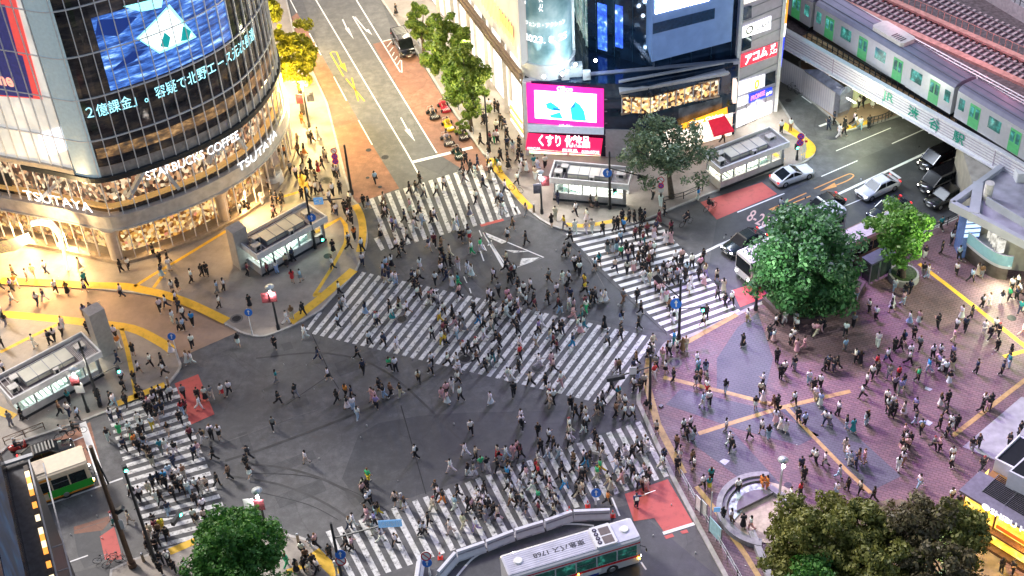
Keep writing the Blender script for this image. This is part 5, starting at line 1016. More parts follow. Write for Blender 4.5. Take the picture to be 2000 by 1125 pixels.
r_, b, z = pole('round_sign_post', 'post with round red and blue signs under the bare edged tree', 'sign post', (1291.5, 380), (1289, 344), .05, GREY); round_sign(r_, b, 1290, 350, .36, 'noentry'); round_sign(r_, b, 1290.7, 361, .3, 'noparking'); rect_sign(r_, b, 1291, 370, .5, .5, WHITE)
r_, b, z = pole('traffic_signal', 'dark signal post on the yellow edged pavement tip near the bridge', 'traffic signal', (1556, 312), (1556, 283), .09); signal(r_, b, 1556, 286, facing=(.5, -.85, 0), arm=False)
r_, b, z = pole('round_sign_post', 'white post with two round no parking signs near the bridge', 'sign post', (1567, 313), (1563, 262), .05, WHITE); round_sign(r_, b, 1563.5, 265, .36, 'noparking'); round_sign(r_, b, 1562, 277, .36, 'noparking')
r_, b, z = pole('sign_post', 'white post with a small red plate at the pavement tip', 'sign post', (1571, 309), (1569, 272), .05, WHITE); rect_sign(r_, b, 1572, 275, .5, .2, RED)
r_, b, z = pole('traffic_signal', 'dark signal pole where the striped crossings meet the plaza', 'traffic signal', (1326, 661), (1329.5, 544), .12); round_sign(r_, b, 1320, 591, .5, 'blue'); signal(r_, b, 1372, 602, facing=(.2, -.95, 0)); mb = MB(); mb.bar((b.x, b.y, z-2.2), at_px(b, 1290, 548), .08, .08); mb.bar(at_px(b, 1290, 548), at_px(b, 1278, 535), .5, .5); mb.build('arm', DARK, r_)
r_, b, z = pole('traffic_signal', 'dark signal pole with a long arm over the end of the diagonal crossing', 'traffic signal', (1269, 796), (1269.7, 694), .12); p = at_px(b, 1192, 739); mb = MB(); mb.bar((b.x, b.y, at_px(b, 1269, 717).z), p, .09, .09); mb.bar(p+Vector((-.3, 0, -.1)), p+Vector((1.2, 0, .15)), .3, .38); mb.build('arm', DARK, r_); signal(r_, b, 1291, 797, facing=(.7, -.7, 0), arm=False); rect_sign(r_, b, 1236, 722, .6, .8, WHITE)
r_, b, z = pole('traffic_signal', 'dark signal pole on the kerb beside the lower left subway entrance', 'traffic signal', (196, 793), (155, 667), .12); mb = MB(); mb.bar((b.x, b.y, at_px(b, 180, 740).z), at_px(b, 226, 716), .07, .07); mb.build('arm', DARK, r_); signal(r_, b, 230, 722, facing=(.6, -.8, 0), arm=False)
r_, b, z = pole('traffic_signal', 'thick brown pole rising beside the left zebra crossing', 'traffic signal', (259, 1106), (195, 872), .2, BROWN, .14); mb = MB(); mb.bar((b.x, b.y, z-.3), at_px(b, 212, 945), .1, .1); mb.bar(at_px(b, 228, 1000), at_px(b, 240, 992), .4, .3); mb.build('arm', DARK, r_); rect_sign(r_, b, 238, 1022, .3, 1.0, WHITE)
r_, b, z = pole('traffic_signal', 'dark signal pole crowded by people at the left crossing edge', 'traffic signal', (302, 1095), (245, 915), .13, DARK); signal(r_, b, 345, 1012, ped=False, facing=(.9, -.4, 0)); signal(r_, b, 244, 915, facing=(.5, -.85, 0), arm=False)
mb = MB(); mb.bar((b.x, b.y, at_px(b, 280, 990).z), at_px(b, 262, 995), .06, .06); mb.build('arm', DARK, r_)
r_, b, z = pole('traffic_signal', 'dark signal pole holding a blue plate over the bottom crossing', 'traffic signal', (670, 1140), (653, 1022), .12); mb = MB(); zz_ = at_px(b, 665, 1050).z; p = at_px(b, 762, 1022); mb.bar((b.x, b.y, zz_), p, .09, .09); mb.build('arm', DARK, r_); rect_sign(r_, b, 762, 1020, 1.7, .75, SB, '渋谷駅前'); round_sign(r_, b, 665, 1080, .4, 'blue'); round_sign(r_, b, 666, 1092, .42, 'noentry')
r_, b, z = pole('round_sign_post', 'white post with red and blue round signs at the roadwork barriers', 'sign post', (840, 1124), (832, 1076), .05, WHITE, 0); round_sign(r_, b, 832, 1083, .4, 'noentry'); round_sign(r_, b, 834, 1096, .38, 'blue')
r_, b, z = pole('round_sign_post', 'short post with a blue arrow sign beside a man in orange', 'sign post', (1164, 985), (1163, 950), .05, WHITE, 0); round_sign(r_, b, 1164, 960, .4, 'blue')
r_, b, z = pole('round_sign_post', 'thin post with a blue round sign on the pavement nose', 'sign post', (493, 653), (485, 603), .04, WHITE); round_sign(r_, b, 485.5, 608, .36, 'blue')
r_, b, z = pole('round_sign_post', 'thin post with a blue round sign at the rounded left kerb', 'sign post', (348, 699), (335, 650), .04, WHITE); round_sign(r_, b, 335.5, 655, .36, 'blue')
LAMPG = glow('street_lamp_light', (1, .95, .85), 12)
def street_lamp(label, base, top, warm=(1, .95, .88), e=120, banners=(), double=False, m=DARK, z0=.14, discm=None):
    r_, b, z = pole('street_lamp', label, 'street lamp', base, top, .1, m, z0)
    h = Vector((b.x, b.y, z)); mb = MB(); mb.tube([h+Vector((0, 0, -.1)), h+Vector((0, 0, .12)), h+Vector((0, 0, .3))], [.15, .42, .1], 12); mb.build('lamp_head', mat('lamp_head', (.6, .65, .68), .3, .3), r_)
    mb = MB(); mb.ball(h+Vector((0, -.35, -.22)), .13); mb.ball(h+Vector((0, .3, -.22)), .13); mb.build('bulb', LAMPG, r_)
    if e: lamp('lamp_light', 'POINT', h+Vector((0, -.2, -.6)), e, warm, r_, .2)
    for (x, y, mm_) in banners: o = rect_sign(r_, b, x, y, .75, 1.15, mm_)
    return r_
BNR = mat('red_black_banner', (.16, .03, .04), .6, var=.8, scale=3); BNB = mat('dark_banner', (.05, .05, .07), .6, var=.8, scale=3)
street_lamp('street lamp with dark banners under the yellow lit tree', (604, 248), (592, 162), (1, .72, .3), 2400, [(585, 192, BNR), (606, 188, BNB)])
street_lamp('street lamp with red banner before the middle subway entrance', (1058.4, 417), (1058, 338), (1, .98, .92), 260, [(1065, 352, BNR), (1049, 367, BNB)])
street_lamp('street lamp with red banner on the curved pavement nose', (544, 643), (527, 562), (1, .95, .85), 200, [(519, 580, BNR), (532, 578, BNR)])
street_lamp('street lamp with striped banners on the kerb near the cyclists', (172, 804), (149, 722), (1, .9, .75), 260, [(146, 742, BNR), (155, 756, WHITE)])
street_lamp('street lamp with round top peeking above the lower left tree', (522, 1040), (495, 960), (1, 1, .95), 160, [(486, 982, WHITE), (507, 984, BNR)])
street_lamp('street lamp with pale disc and cross bar over the fountain basin', (1520, 988), (1531, 900), (.9, .85, 1), 60, m=STEEL)
b = G(134, 527, .14); rt = thing('curved_lamp_column', 'white arching lamp column in front of the curved building', 'street lamp', b); zt = zat(b, 466)
c1 = at_px(b, 118, 466); pts = [b, b.lerp(c1, .5), c1, at_px(b, 113, 452), at_px(b, 100, 438), at_px(b, 80, 433), at_px(b, 62, 436)]; mb = MB(); mb.tube(pts, [.14, .14, .2, .3, .34, .34, .28], 10); mb.build('arched_tube', mat('white_gloss', (.8, .78, .75), .3, em=(1, .9, .75), es=.5), rt)
mb = MB(); mb.bar(at_px(b, 121, 478)-Vector((.3, .2, 0)), at_px(b, 121, 478)+Vector((.3, -.2, 0)), .1, .8); mb.build('white_plate', WHITE, rt); lamp('lamp_light', 'POINT', at_px(b, 62, 448)+Vector((0, -1.5, 0)), 1300, (1, .72, .35), rt, .3)
bn = thing('patterned_street_banner', 'orange and black patterned banner hanging by the arched lamp column', 'banner', G(40, 545)); mb = MB(); q = [PL(x, y, b+Vector((0, -1.0, 0)), b+Vector((1, -1.0, 0))) for x, y in [(-30, 500), (30, 490), (62, 472), (55, 455), (10, 470), (-30, 478)]]; mb.poly(q); q2 = [p+Vector((0, .06, 0)) for p in q]; mb.poly(q2[::-1]); mb.build('cloth', lit_mat('banner_pattern', [(.4, (.9, .25, .02)), (.47, (.01, .01, .01)), (.53, (.9, .5, .05)), (.58, (.02, .02, .02)), (.64, (.8, .1, .05))], 1.1, .5, detail=3, base=.2), bn)
b = G(1476, 605, .14); r_, b, z = pole('utility_pole', 'dark pole at the plaza corner beside the big round tree', 'pole', (1476, 605), (1483, 530), .12)
b = G(1387, 1026, .14); r_, b, z = pole('sign_post', 'slim white post with blue plates on the plaza edge railing', 'sign post', (1387, 1026), (1390.7, 961), .05, WHITE); rect_sign(r_, b, 1400, 993, .5, .5, SB, None)
def panel_sign(label, x, y, w_, h_, m, yaw=-.4):
    b = G(x, y, .14); rt = thing('information_board', label, 'board', b, yaw); mb = MB(); mb.box(-w_/2, -.03, .25, w_/2, .03, .25+h_); mb.build('board', m, rt, world=False)
    mb = MB(); mb.box(-w_/2, -.05, 0, -w_/2+.06, .05, .25+h_); mb.box(w_/2-.06, -.05, 0, w_/2, .05, .25+h_); mb.build('frame', GREY, rt, world=False)
panel_sign('tall white board nearest the traffic police red patch', 1363, 1000, .7, 1.5, WHITE, -1.1); panel_sign('white board standing second along the plaza kerb', 1374, 1010, .8, 1.5, mat('pale_board', (.6, .65, .6), .5), -1.1); panel_sign('pale blue board furthest down the plaza kerb', 1396, 1052, 1.6, 1.6, mat('aqua_board', (.35, .6, .65), .4, var=.2), -1.1)
# ================================================================= roadside railings
def railing(label, pts, h=.8, m=GREY, z0=.14, name='guard_rail'):
    P = [G(x, y, z0) for x, y in pts]; rt = thing(name, label, 'railing', P[0]); mb = MB()
    for i in range(len(P)-1):
        a, b = P[i], P[i+1]; n = max(1, round((b-a).length/1.8))
        for k in range(n+1): q = a.lerp(b, k/n); mb.tube([q, q+Vector((0, 0, h))], .045, 6)
        for hh in (h, h*.45): mb.tube([a+Vector((0, 0, hh)), b+Vector((0, 0, hh))], .035, 6)
        for k in range(n): q0, q1 = a.lerp(b, k/n), a.lerp(b, (k+1)/n); mb.bar(q0+Vector((0, 0, h*.45)), q1+Vector((0, 0, h)), .02, .02); mb.bar(q1+Vector((0, 0, h*.45)), q0+Vector((0, 0, h)), .02, .02)
    mb.build('rails', m, rt); return rt
railing('brown guard rail along the kerb above the green bus', [(10, 868), (88, 838)], m=BROWN); railing('grey guard rail along the plaza kerb by the white boards', [(1329, 930), (1360, 985), (1400, 1056), (1440, 1125), (1470, 1180)]); railing('dark guard rail under the tree beside the pink bus lane', [(1296, 398), (1335, 388), (1372, 372)], m=DARK)
railing('dark framed guard rail between the parked cars and the station', [(1812, 458), (1850, 440), (1905, 412), (1990, 375)], 1.0, DARK); railing('pale guard rail behind the white coupe', [(1405, 366), (1465, 340), (1530, 316)], .9, mat('lilac_rail', (.4, .4, .5), .5, .3)); railing('low guard rail beside the roadside trees', [(800, 60), (868, 170), (925, 262)], .7, GREY)
bo = lambda label, x, y, z0=.14: (lambda t: (MB().tube([t.location, t.location+Vector((0, 0, .85))], [.13, .11], 10).build('post', mat('bollard_tan', (.4, .3, .2), .6), t), MB().ball(t.location+Vector((0, 0, .87)), .12).build('cap', STEEL, t)))(thing('bollard', label, 'bollard', G(x, y, z0), 0, 'bollards on the pavement noses'))
for x, y, l in [(553, 1046, 'left of the two tan bollards right of the lower left tree'), (583, 1058, 'right of the two tan bollards right of the lower left tree'), (281, 1096, 'tan bollard between the left crossing crowd and the bottom pavement'), (329, 752, 'tan bollard at the foot of the yellow strip by the coral paint'), (1043, 414, 'tan bollard at the kerb below the red banner lamp')]: bo(l, x, y)
# ================================================================= roadwork barriers and cones
BAR = mat('white_barrier', (.68, .68, .74), .4, var=.06)
def barrier(label, a, b):
    p, q = G(*a), G(*b); d = q-p; L0 = d.length; rt = thing('roadwork_barrier', label, 'barrier', p, math.atan2(d.y, d.x), 'white roadwork barriers beside the bus')
    mb = MB(); pr = [(-.32, 0), (.32, 0), (.32, .22), (.14, .5), (.12, .95), (-.12, .95), (-.14, .5), (-.32, .22)]; n = 8
    v = [(x, y, z) for x in (.03, L0-.03) for y, z in pr]; mb.add(v, [[i, (i+1) % n, n+(i+1) % n, n+i][::-1] for i in range(n)]+[list(range(n))[::-1], list(range(n, 2*n))]); mb.build('body', BAR, rt, world=False)
    mb = MB(); mb.box(.1, -.17, .6, L0-.1, -.13, .72); mb.box(L0*.35, -.35, 0, L0*.55, -.3, .12); mb.build('groove_shade', mat('barrier_shadow', (.3, .3, .36), .5), rt, world=False)  # raised dark strips, coloured as the shade inside a groove
for i, (a, b) in enumerate([((1120, 1013), (1192, 1010)), ((1064, 1032), (1118, 1013)), ((1006, 1050), (1062, 1033)), ((950, 1072), (1004, 1051)), ((893, 1092), (948, 1073)), ((857, 1132), (891, 1093)), ((815, 1150), (822, 1100))]):
    barrier(['rightmost white barrier, nearest the police officer', 'second white barrier from the right, behind the bus roof units', 'third white barrier from the right along the crossing', 'fourth white barrier from the right along the crossing', 'fifth white barrier from the right, at the bend of the row', 'sixth white barrier, turning down towards the picture bottom', 'short white barrier at the left end by the round signs'][i], a, b)
def cone(label, x, y):
    b = G(x, y); rt = thing('traffic_cone', label, 'traffic cone', b, 0, 'traffic cones at the barriers'); mb = MB(); mb.box(-.2, -.2, 0, .2, .2, .04); mb.tube([(0, 0, .04), (0, 0, .7)], [.15, .03], 12); mb.build('cone', mat('cone_red', (.75, .05, .03), .5), rt, world=False)
    mb = MB(); mb.tube([(0, 0, .32), (0, 0, .48)], [.105, .075], 12); mb.build('white_band', WHITE, rt, world=False)
cone('red cone right of the rightmost white barrier', 1197, 1008); cone('red cone behind the rightmost barrier beside the white sack', 1148, 989); cone('red cone on the joint of the second white barrier', 1112, 1000); cone('red cone left of the blue arrow sign by the bottom barriers', 860, 1090)
# ================================================================= phone box, planters, fountain basin
pb = thing('phone_booth', 'dark glass phone booths between the two plaza trees', 'phone booth', G(1700, 555)); mb = MB(); a = G(1697, 556, .14); d = (G(1742, 533, .14)-a).normalized(); n_ = Vector((-d.y, d.x, 0)); M = Matrix(((d.x, n_.x, 0, a.x), (d.y, n_.y, 0, a.y), (0, 0, 1, .14), (0, 0, 0, 1)))
for nm, bx, m in [('frame', [(x, y, 0, x+.08, y+.08, 2.3) for x in (0, 1.0, 1.15, 2.6) for y in (0, 1.0)], STEEL), ('roof', [(-.1, -.1, 2.3, 2.8, 1.2, 2.5)], mat('booth_roof', (.16, .17, .22), .3, .4)), ('glass', [(.08, .02, .2, 1.0, .05, 2.2), (1.2, .02, .2, 2.6, .05, 2.2), (.02, .1, .2, .05, 1.0, 2.2)], mat('booth_glass', (.05, .07, .06), .05, var=.2)), ('green_phone', [(.4, .5, .9, .7, .8, 1.4)], glow('phone_green', (.3, .9, .1), .8))]:
    mb = MB(M); [mb.box(*q) for q in bx]; mb.build(nm, m, pb)
def planter(label, c, r, h=.6, m=None):
    b = G(*c, .14); rt = thing('planter', label, 'planter', b); mb = MB(); mb.tube([b, b+Vector((0, 0, h))], [r*1.05, r], 24); mb.build('rim', m or CONC, rt); mb = MB(); mb.disc(b+Vector((0, 0, h+.01)), r*.85, 24, th=.04); mb.build('soil', mat('planted_soil', (.05, .08, .03), .9, var=.5, scale=5), rt); return b
planter('round pale planter under the bright green plaza tree', (1764, 543), 1.35)
b = G(1575, 590, .14); bt = thing('planter', 'large angular planter wall under the big dark plaza tree', 'planter', b); mb = MB(); pp = [G(x, y, .14) for x, y in [(1488, 592), (1520, 622), (1566, 634), (1612, 628), (1668, 598), (1690, 560), (1640, 535), (1520, 560)]]; mb.prism([tuple(p.xy) for p in pp], .1, .75); mb.build('wall', mat('brown_planter_wall', (.14, .10, .10), .6, var=.3), bt); ctr = sum(pp, Vector())/8; mb = MB(); mb.prism([tuple((p.lerp(ctr, .08)).xy) for p in pp], .7, .8); mb.build('soil', MATS['planted_soil'], bt)
fb = thing('fountain_basin', 'round stone basin with benches and a grey wave on the plaza', 'fountain', G(1485, 1000)); c_ = G(1494, 1000, .14); R0 = 3.3
mb = MB(); 
for k in range(26):
    t0, t1 = math.pi*(.42+1.0*k/26), math.pi*(.42+1.0*(k+1)/26)
    for r0, r1, z1, mi in ((R0, R0+.45, .5, 0), (R0-.35, R0, .32, 1)):
        P = [(c_.x+r*math.cos(t), c_.y+r*math.sin(t)) for r, t in ((r0, t0), (r1, t0), (r1, t1), (r0, t1))]; mb.prism(P, .14, .14+z1, mi)
mb.build('curved_wall', [mat('basin_stone', (.28, .28, .30), .6, var=.2), mat('basin_bench', (.16, .17, .18), .5)], fb)
mb = MB(); mb.disc(c_+Vector((0, 0, .03)), R0-.2, 30, th=.05); mb.build('basin_floor', mat('beige_basin_floor', (.45, .38, .30), .7, var=.25), fb)
mb = MB(); P = [(c_.x+(R0-.5)*math.cos(t), c_.y+(R0-.5)*math.sin(t)) for t in np.linspace(math.pi*.45, math.pi*1.1, 14)]+[(c_.x+(R0*.35)*math.cos(t)-.3, c_.y+(R0*.35)*math.sin(t)+.5) for t in np.linspace(math.pi*1.0, math.pi*.4, 8)]; mb.prism(P, .17, .3); mb.build('mosaic', mat('mosaic_tiles', (.4, .5, .55), .4, var=.9, scale=2.5), fb)
mb = MB(); P = [(c_.x+(R0*.6)*math.cos(t)-.2, c_.y+(R0*.6)*math.sin(t)) for t in np.linspace(math.pi*1.0, math.pi*.3, 12)]; mb.prism(P, .3, .55); mb.build('grey_wave', mat('dark_stone', (.13, .13, .14), .4), fb)
bw = thing('planting_bed_wall', 'long low grey wall bordering the dark trees on the plaza', 'wall', G(1480, 1060)); mb = MB()
for a, b in [((1468, 1040), (1500, 1120)), ((1500, 1120), (1530, 1200)), ((1502, 953), (1548, 985)), ((1548, 985), (1600, 1010))]: mb.bar(G(*a, .35), G(*b, .35), .5, .5)
mb.build('wall', mat('bed_wall', (.3, .3, .32), .6, var=.2), bw); struct('planting_bed', MB().sheet([p for p in pg([(1490, 1020), (1530, 985), (1640, 985), (1760, 975), (1900, 1010), (1960, 1100), (2050, 1300), (1500, 1300), (1500, 1110)], .16)], .16), mat('bed_soil', (.16, .13, .09), .9, var=.5, scale=1))
sp = thing('faceted_pillar', 'silver faceted pillar with a rounded white base at the curved building doorway', 'pillar', G(532, 352)); b = G(532, 352, .14); mb = MB(); mb.tube([b+Vector((0, 0, .0)), b+Vector((0, 0, .9))], [1.25, 1.15], 16); mb.build('white_base', WHITE, sp); mb = MB(); mb.tube([b+Vector((0, 0, .9)), b+Vector((0, 0, 2.2)), b+Vector((-.2, 0, 4.0))], [.9, 1.15, .95], 6, smooth=False); mb.build('faceted_shaft', mat('faceted_silver', (.45, .44, .46), .25, .7, var=.2, scale=3), sp)
# ================================================================= vehicles
CARGL = mat('car_glass', (.012, .016, .02), .12, .0, var=.3); CARGL.node_tree.nodes['Principled BSDF'].inputs['Specular IOR Level'].default_value = .2; TYRE = mat('tyre', (.018, .018, .02), .8, var=.2); RIM = mat('alloy_rim', (.5, .5, .52), .3, .8, var=.1)
HEADL = glow('headlight_glow', (1, .97, .9), 4); TAILL = glow('tail_light_glow', (1, .03, .03), 1.6); PLATE = mat('number_plate', (.7, .7, .65), .5, var=.05); TRIM = mat('chrome_trim', (.5, .5, .52), .2, .9)
def paint(name, c): return mat(name, c, .22, .05, var=.04, coat=.8)
CARW, CARB, CARN = paint('white_car_paint', (.75, .75, .77)), paint('black_car_paint', (.008, .008, .01)), paint('navy_car_paint', (.012, .02, .035))
def loft(mb, secs, mi=0, smooth=True, caps=True):
    n = len(secs[0]); v = [p for s in secs for p in s]
    mb.add(v, [[i*n+k, i*n+(k+1) % n, (i+1)*n+(k+1) % n, (i+1)*n+k] for i in range(len(secs)-1) for k in range(n)], mi, smooth)
    if caps: mb.add(v, [list(range(n))[::-1], list(range((len(secs)-1)*n, len(secs)*n))], mi)
KINDS = {  # length, width, belt height, roof height, [cabin: windscreen base x, roof front x, roof rear x, rear base x] as fractions from the front
 'sedan': (4.6, 1.78, .88, 1.46, (.26, .43, .72, .90)), 'coupe': (4.4, 1.82, .84, 1.36, (.30, .50, .66, .90)), 'van': (4.9, 1.85, 1.05, 1.92, (.12, .30, .93, .985)), 'hatch': (4.2, 1.74, .9, 1.52, (.22, .40, .80, .95))}
def car(label, front, rear, kind, P_, group=None, lights=True, spoiler=False, name='parked_car', cat_='car', painted_reflections=False):
    L0, W0, zb, zr_, cf = KINDS[kind]; a, b = G(*front), G(*rear); d = (a-b).normalized(); c = (a+b)/2; rz = math.atan2(d.y, d.x)
    root = thing(name, label, cat_, (c.x, c.y, .02), rz, group); h = W0/2; X = lambda f: L0/2-f*L0
    mb = MB(); secs = []
    van = kind == 'van'
    st_ = [(0, .80, .38, .62), (.02, .92, .26, .74 if not van else .88), (.08, .98, .2, zb-.12 if not van else zb-.05), (cf[0], 1, .18, zb), (.5, 1, .18, zb+.02), (cf[3]-.02, 1, .2, zb+.02), (.965, .96, .24, zb-.02 if not van else zb+.1), (1, .86, .36, zb-.14)]
    for f, wf, z0, z1 in st_:
        x = X(f); w_ = h*wf; r_ = .12
        secs.append([(x, -w_+r_*.4, z0), (x, w_-r_*.4, z0), (x, w_, z0+.14), (x, w_, (z0+z1)/2), (x, w_-.03, z1-.1), (x, w_-r_*1.3, z1), (x, -w_+r_*1.3, z1), (x, -w_+.03, z1-.1), (x, -w_, (z0+z1)/2), (x, -w_, z0+.14)])
    loft(mb, secs); mb.build('body', P_, root, world=False)
    hw, hr = h*.95, h*.74 if not van else h*.85; x0, x1, x2, x3 = map(X, cf); zb_ = zb-.02
    g = MB(); lo = [(x0, -hw*.9, zb_), (x0, hw*.9, zb_), (x3, hw*.9, zb_), (x3, -hw*.9, zb_)]; ml = [((x0*2+x1)/3, -hw, zb_), ((x0*2+x1)/3, hw, zb_)]
    hi = [(x1, -hr, zr_-.05), (x1, hr, zr_-.05), (x2, hr, zr_-.05), (x2, -hr, zr_-.05)]
    v = lo+hi; g.add(v, [[0, 4, 5, 1], [1, 5, 6, 2], [2, 6, 7, 3], [3, 7, 4, 0]]); g.build('window_glass', CARGL, root, world=False)
    mb = MB(); e = .03; mb.add([(x1+.06, -hr-e, zr_-.09), (x1+.06, hr+e, zr_-.09), (x2-.06, hr+e, zr_-.09), (x2-.06, -hr-e, zr_-.09), (x1-.1, -hr+.1, zr_), (x1-.1, hr-.1, zr_), (x2+.12, hr-.1, zr_), (x2+.12, -hr+.1, zr_)], [[0, 1, 5, 4], [1, 2, 6, 5], [2, 3, 7, 6], [3, 0, 4, 7], [4, 5, 6, 7]], smooth=False)
    for s in (-1, 1):
        mb.bar((x0-.02, s*hw*.91, zb_), (x1, s*(hr+.015), zr_-.06), .08, .07); mb.bar((x3, s*hw*.91, zb_), (x2, s*(hr+.015), zr_-.06), .12, .07); xm = (x1+x2)/2; mb.bar((xm, s*hw*.935, zb_), (xm, s*(hr+.015), zr_-.06), .05, .09)
        if van: xm = (x1+3*x2)/4; mb.bar((xm, s*hw*.935, zb_), (xm, s*(hr+.015), zr_-.06), .05, .09)
    mb.build('roof', P_, root, world=False)
    for s in (-1, 1):
        mb = MB(); mb.ball((x0-.35, s*(h+.08), zb+.06), .11, 8, 5, sc=(.7, 1, .8)); mb.build('wing_mirror', P_, root, world=False)
        hl = MB(); hl.ball((X(.03), s*h*.72, .66 if not van else .72), .17, 8, 5, sc=(.8, 1, .55)); hl.build('headlight', HEADL if lights else TRIM, root, world=False)
        tl = MB(); tl.ball((X(.985), s*h*.76, zb-.12 if not van else zb+.05), .15, 8, 5, sc=(.6, 1.1, .7 if not van else 1.5)); tl.build('tail_light', TAILL, root, world=False)
        for f in (.17, .81):
            x = X(f); wh = MB(); wh.tube([(x, s*(h-.2), .32), (x, s*(h+.015), .32)], .33, 16); tw = wh.build('wheel', TYRE, root, world=False)
            rm = MB(); rm.tube([(x, s*(h+.0), .32), (x, s*(h+.03), .32)], [.22, .19], 12); rm.build('rim', RIM, tw, world=False)
    mb = MB(); mb.box(X(.0)-.02, -.4, .42, X(0)+.015, .4, .62); mb.build('grille', BLACK if P_ is CARW else TRIM, root, world=False); mb = MB(); mb.box(X(0)+.01, -.2, .34, X(0)+.03, .2, .46); mb.box(X(1)-.03, -.2, .55, X(1)-.0, .2, .68); mb.build('number_plate', PLATE, root, world=False)
    if spoiler: mb = MB(); mb.box(X(.99), -h*.85, zb+.28, X(.93), h*.85, zb+.33); [mb.box(X(.975), s*h*.6-.03, zb-.02, X(.95), s*h*.6+.03, zb+.28) for s in (-1, 1)]; mb.build('spoiler', P_, root, world=False)
    if painted_reflections:
        mb = MB(); [mb.box(x2+.3+k*.28, -hr+.15, zr_, x2+.42+k*.28, hr-.15, zr_+.02) for k in range(6)]; mb.build('roof_reflection_strips', mat('roof_reflection_paint', (.3, .3, .28), .3), root, world=False)  # pale strips painted in for light reflected on the roof
    if lights: lamp('headlight_beam', 'SPOT', c+d*(L0/2+.1)+Vector((0, 0, .65)), 60, (1, .97, .9), root, .1, None, 70); o = root.children[-1]; o.location = (L0/2+.1, 0, .65); o.rotation_euler = (R(78), 0, R(-90))
    return root
car('black people carrier parked beside the roadside trees on the upper road', (802, 119), (776, 74), 'van', CARB, None, False, painted_reflections=True)
car('white coupe driving away past the third subway entrance', (1580, 338), (1512, 362), 'coupe', CARW, None, False)
car('white sedan with a rear spoiler heading down the right road', (1680, 390), (1746, 360), 'sedan', CARW, None, True, spoiler=True)
gq = 'black cars queueing towards the bridge'
car('black people carrier nearest the green station lettering, against the centre line', (1808, 332), (1862, 308), 'van', CARB, gq); car('black car half hidden under the bridge girder', (1893, 322), (1945, 298), 'hatch', CARB, gq)
car('black people carrier in the middle of the right queue, green dashboard glow', (1806, 377), (1866, 349), 'van', CARB, gq); car('low black taxi beside the station roof tip', (1816, 406), (1876, 378), 'sedan', CARB, gq, False)
car('dark blue sedan partly behind the bright green plaza tree', (1706, 432), (1762, 404), 'sedan', CARN, gq, False); car('black car showing above the big dark plaza tree', (1578, 424), (1634, 398), 'sedan', CARB, gq)
car('dark green black taxi waiting before the right zebra crossing', (1419, 499), (1486, 465), 'sedan', paint('green_black_paint', (.008, .02, .02)), gq); car('black taxi behind the green and cream bus', (128, 884), (60, 907), 'sedan', CARB, None, False, painted_reflections=True)
# white box truck and buses
def big(label, cat_, name, front, rear, L0, W0, H0, body, roofm, winm, extra=None, z0=.35, rz=None, cen=None, group=None):
    a, b = G(*front), G(*rear); d = (a-b).normalized(); root = thing(name, label, cat_, a-d*(L0/2), math.atan2(d.y, d.x), group); hl, h = L0/2, W0/2
    mb = MB(); r_ = .18; pr = [(-h, z0), (h, z0), (h, H0-.35), (h-.06, H0-.1), (h-.3, H0), (-h+.3, H0), (-h+.06, H0-.1), (-h, H0-.35)]
    secs = [[(x, y*wf, z if z > z0+.1 or 1 else z) for y, z in pr] for x, wf in ((-hl, .93), (-hl+.15, 1), (hl-.2, 1), (hl, .93))]
    loft(mb, secs, 0, False); bd = mb.build('body', body, root, world=False)
    mb = MB(); mb.add([(x, y, H0+.012) for x, y in [(-hl+.12, -h+.26), (hl-.15, -h+.26), (hl-.15, h-.26), (-hl+.12, h-.26)]], [[0, 1, 2, 3]]); mb.build('roof_panel', roofm, root, world=False)
    for s in (-1, 1):
        n = max(4, int(L0/1.5))
        for k in range(n):
            x0 = -hl+.35+(L0-.6)*k/n; w = MB(); w.box(x0, s*h-.02, 1.35, x0+(L0-.6)/n-.12, s*h+.025, H0-.55); wo = w.build('window', winm, root, world=False)
            if k % 2: w = MB(); w.box(x0, s*h+(.026 if s > 0 else -.045), 1.35+(H0-1.9)*.55, x0+(L0-.6)/n-.12, s*h+(.045 if s > 0 else -.026), 1.35+(H0-1.9)*.55+.04); w.build('window_bar', GREY, wo, world=False)
        for x in (hl-2.3 if L0 > 7 else hl-1.1, -hl+2.6 if L0 > 7 else -hl+1.2):
            w = MB(); w.tube([(x, s*(h-.3), .46), (x, s*(h+.02), .46)], .47, 18); tw = w.build('wheel', TYRE, root, world=False); w = MB(); w.tube([(x, s*h, .46), (x, s*(h+.04), .46)], [.28, .22], 12); w.build('rim', RIM, tw, world=False)
        w = MB(); w.ball((hl+.0, s*h*.75, .75), .14, 8, 5); w.build('headlight', HEADL, root, world=False)
        w = MB(); w.tube([(hl-.1, s*(h), H0-.7), (hl+.25, s*(h+.25), H0-.75), (hl+.3, s*(h+.25), H0-1.1)], .03, 5); w.ball((hl+.3, s*(h+.25), H0-1.1), .14, 8, 5, sc=(.4, 1, 1.4)); w.build('wing_mirror', BLACK, root, world=False)
    w = MB(); w.box(hl-.06, -h*.86, 1.2, hl+.02, h*.86, H0-.35); w.build('windscreen', CARGL, root, world=False)
    w = MB(); w.box(-hl+.3, -h+.15, .12, hl-.3, h-.15, z0); w.build('underbody', BLACK, root, world=False)
    return root, hl, h
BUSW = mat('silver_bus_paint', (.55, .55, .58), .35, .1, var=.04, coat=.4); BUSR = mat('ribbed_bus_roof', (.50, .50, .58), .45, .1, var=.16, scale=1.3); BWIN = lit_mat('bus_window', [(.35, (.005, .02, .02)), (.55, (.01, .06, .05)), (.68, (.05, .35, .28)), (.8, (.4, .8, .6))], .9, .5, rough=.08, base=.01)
def roofpts(z): return None
fa, ra = (1243, 1031), (988, 1107)
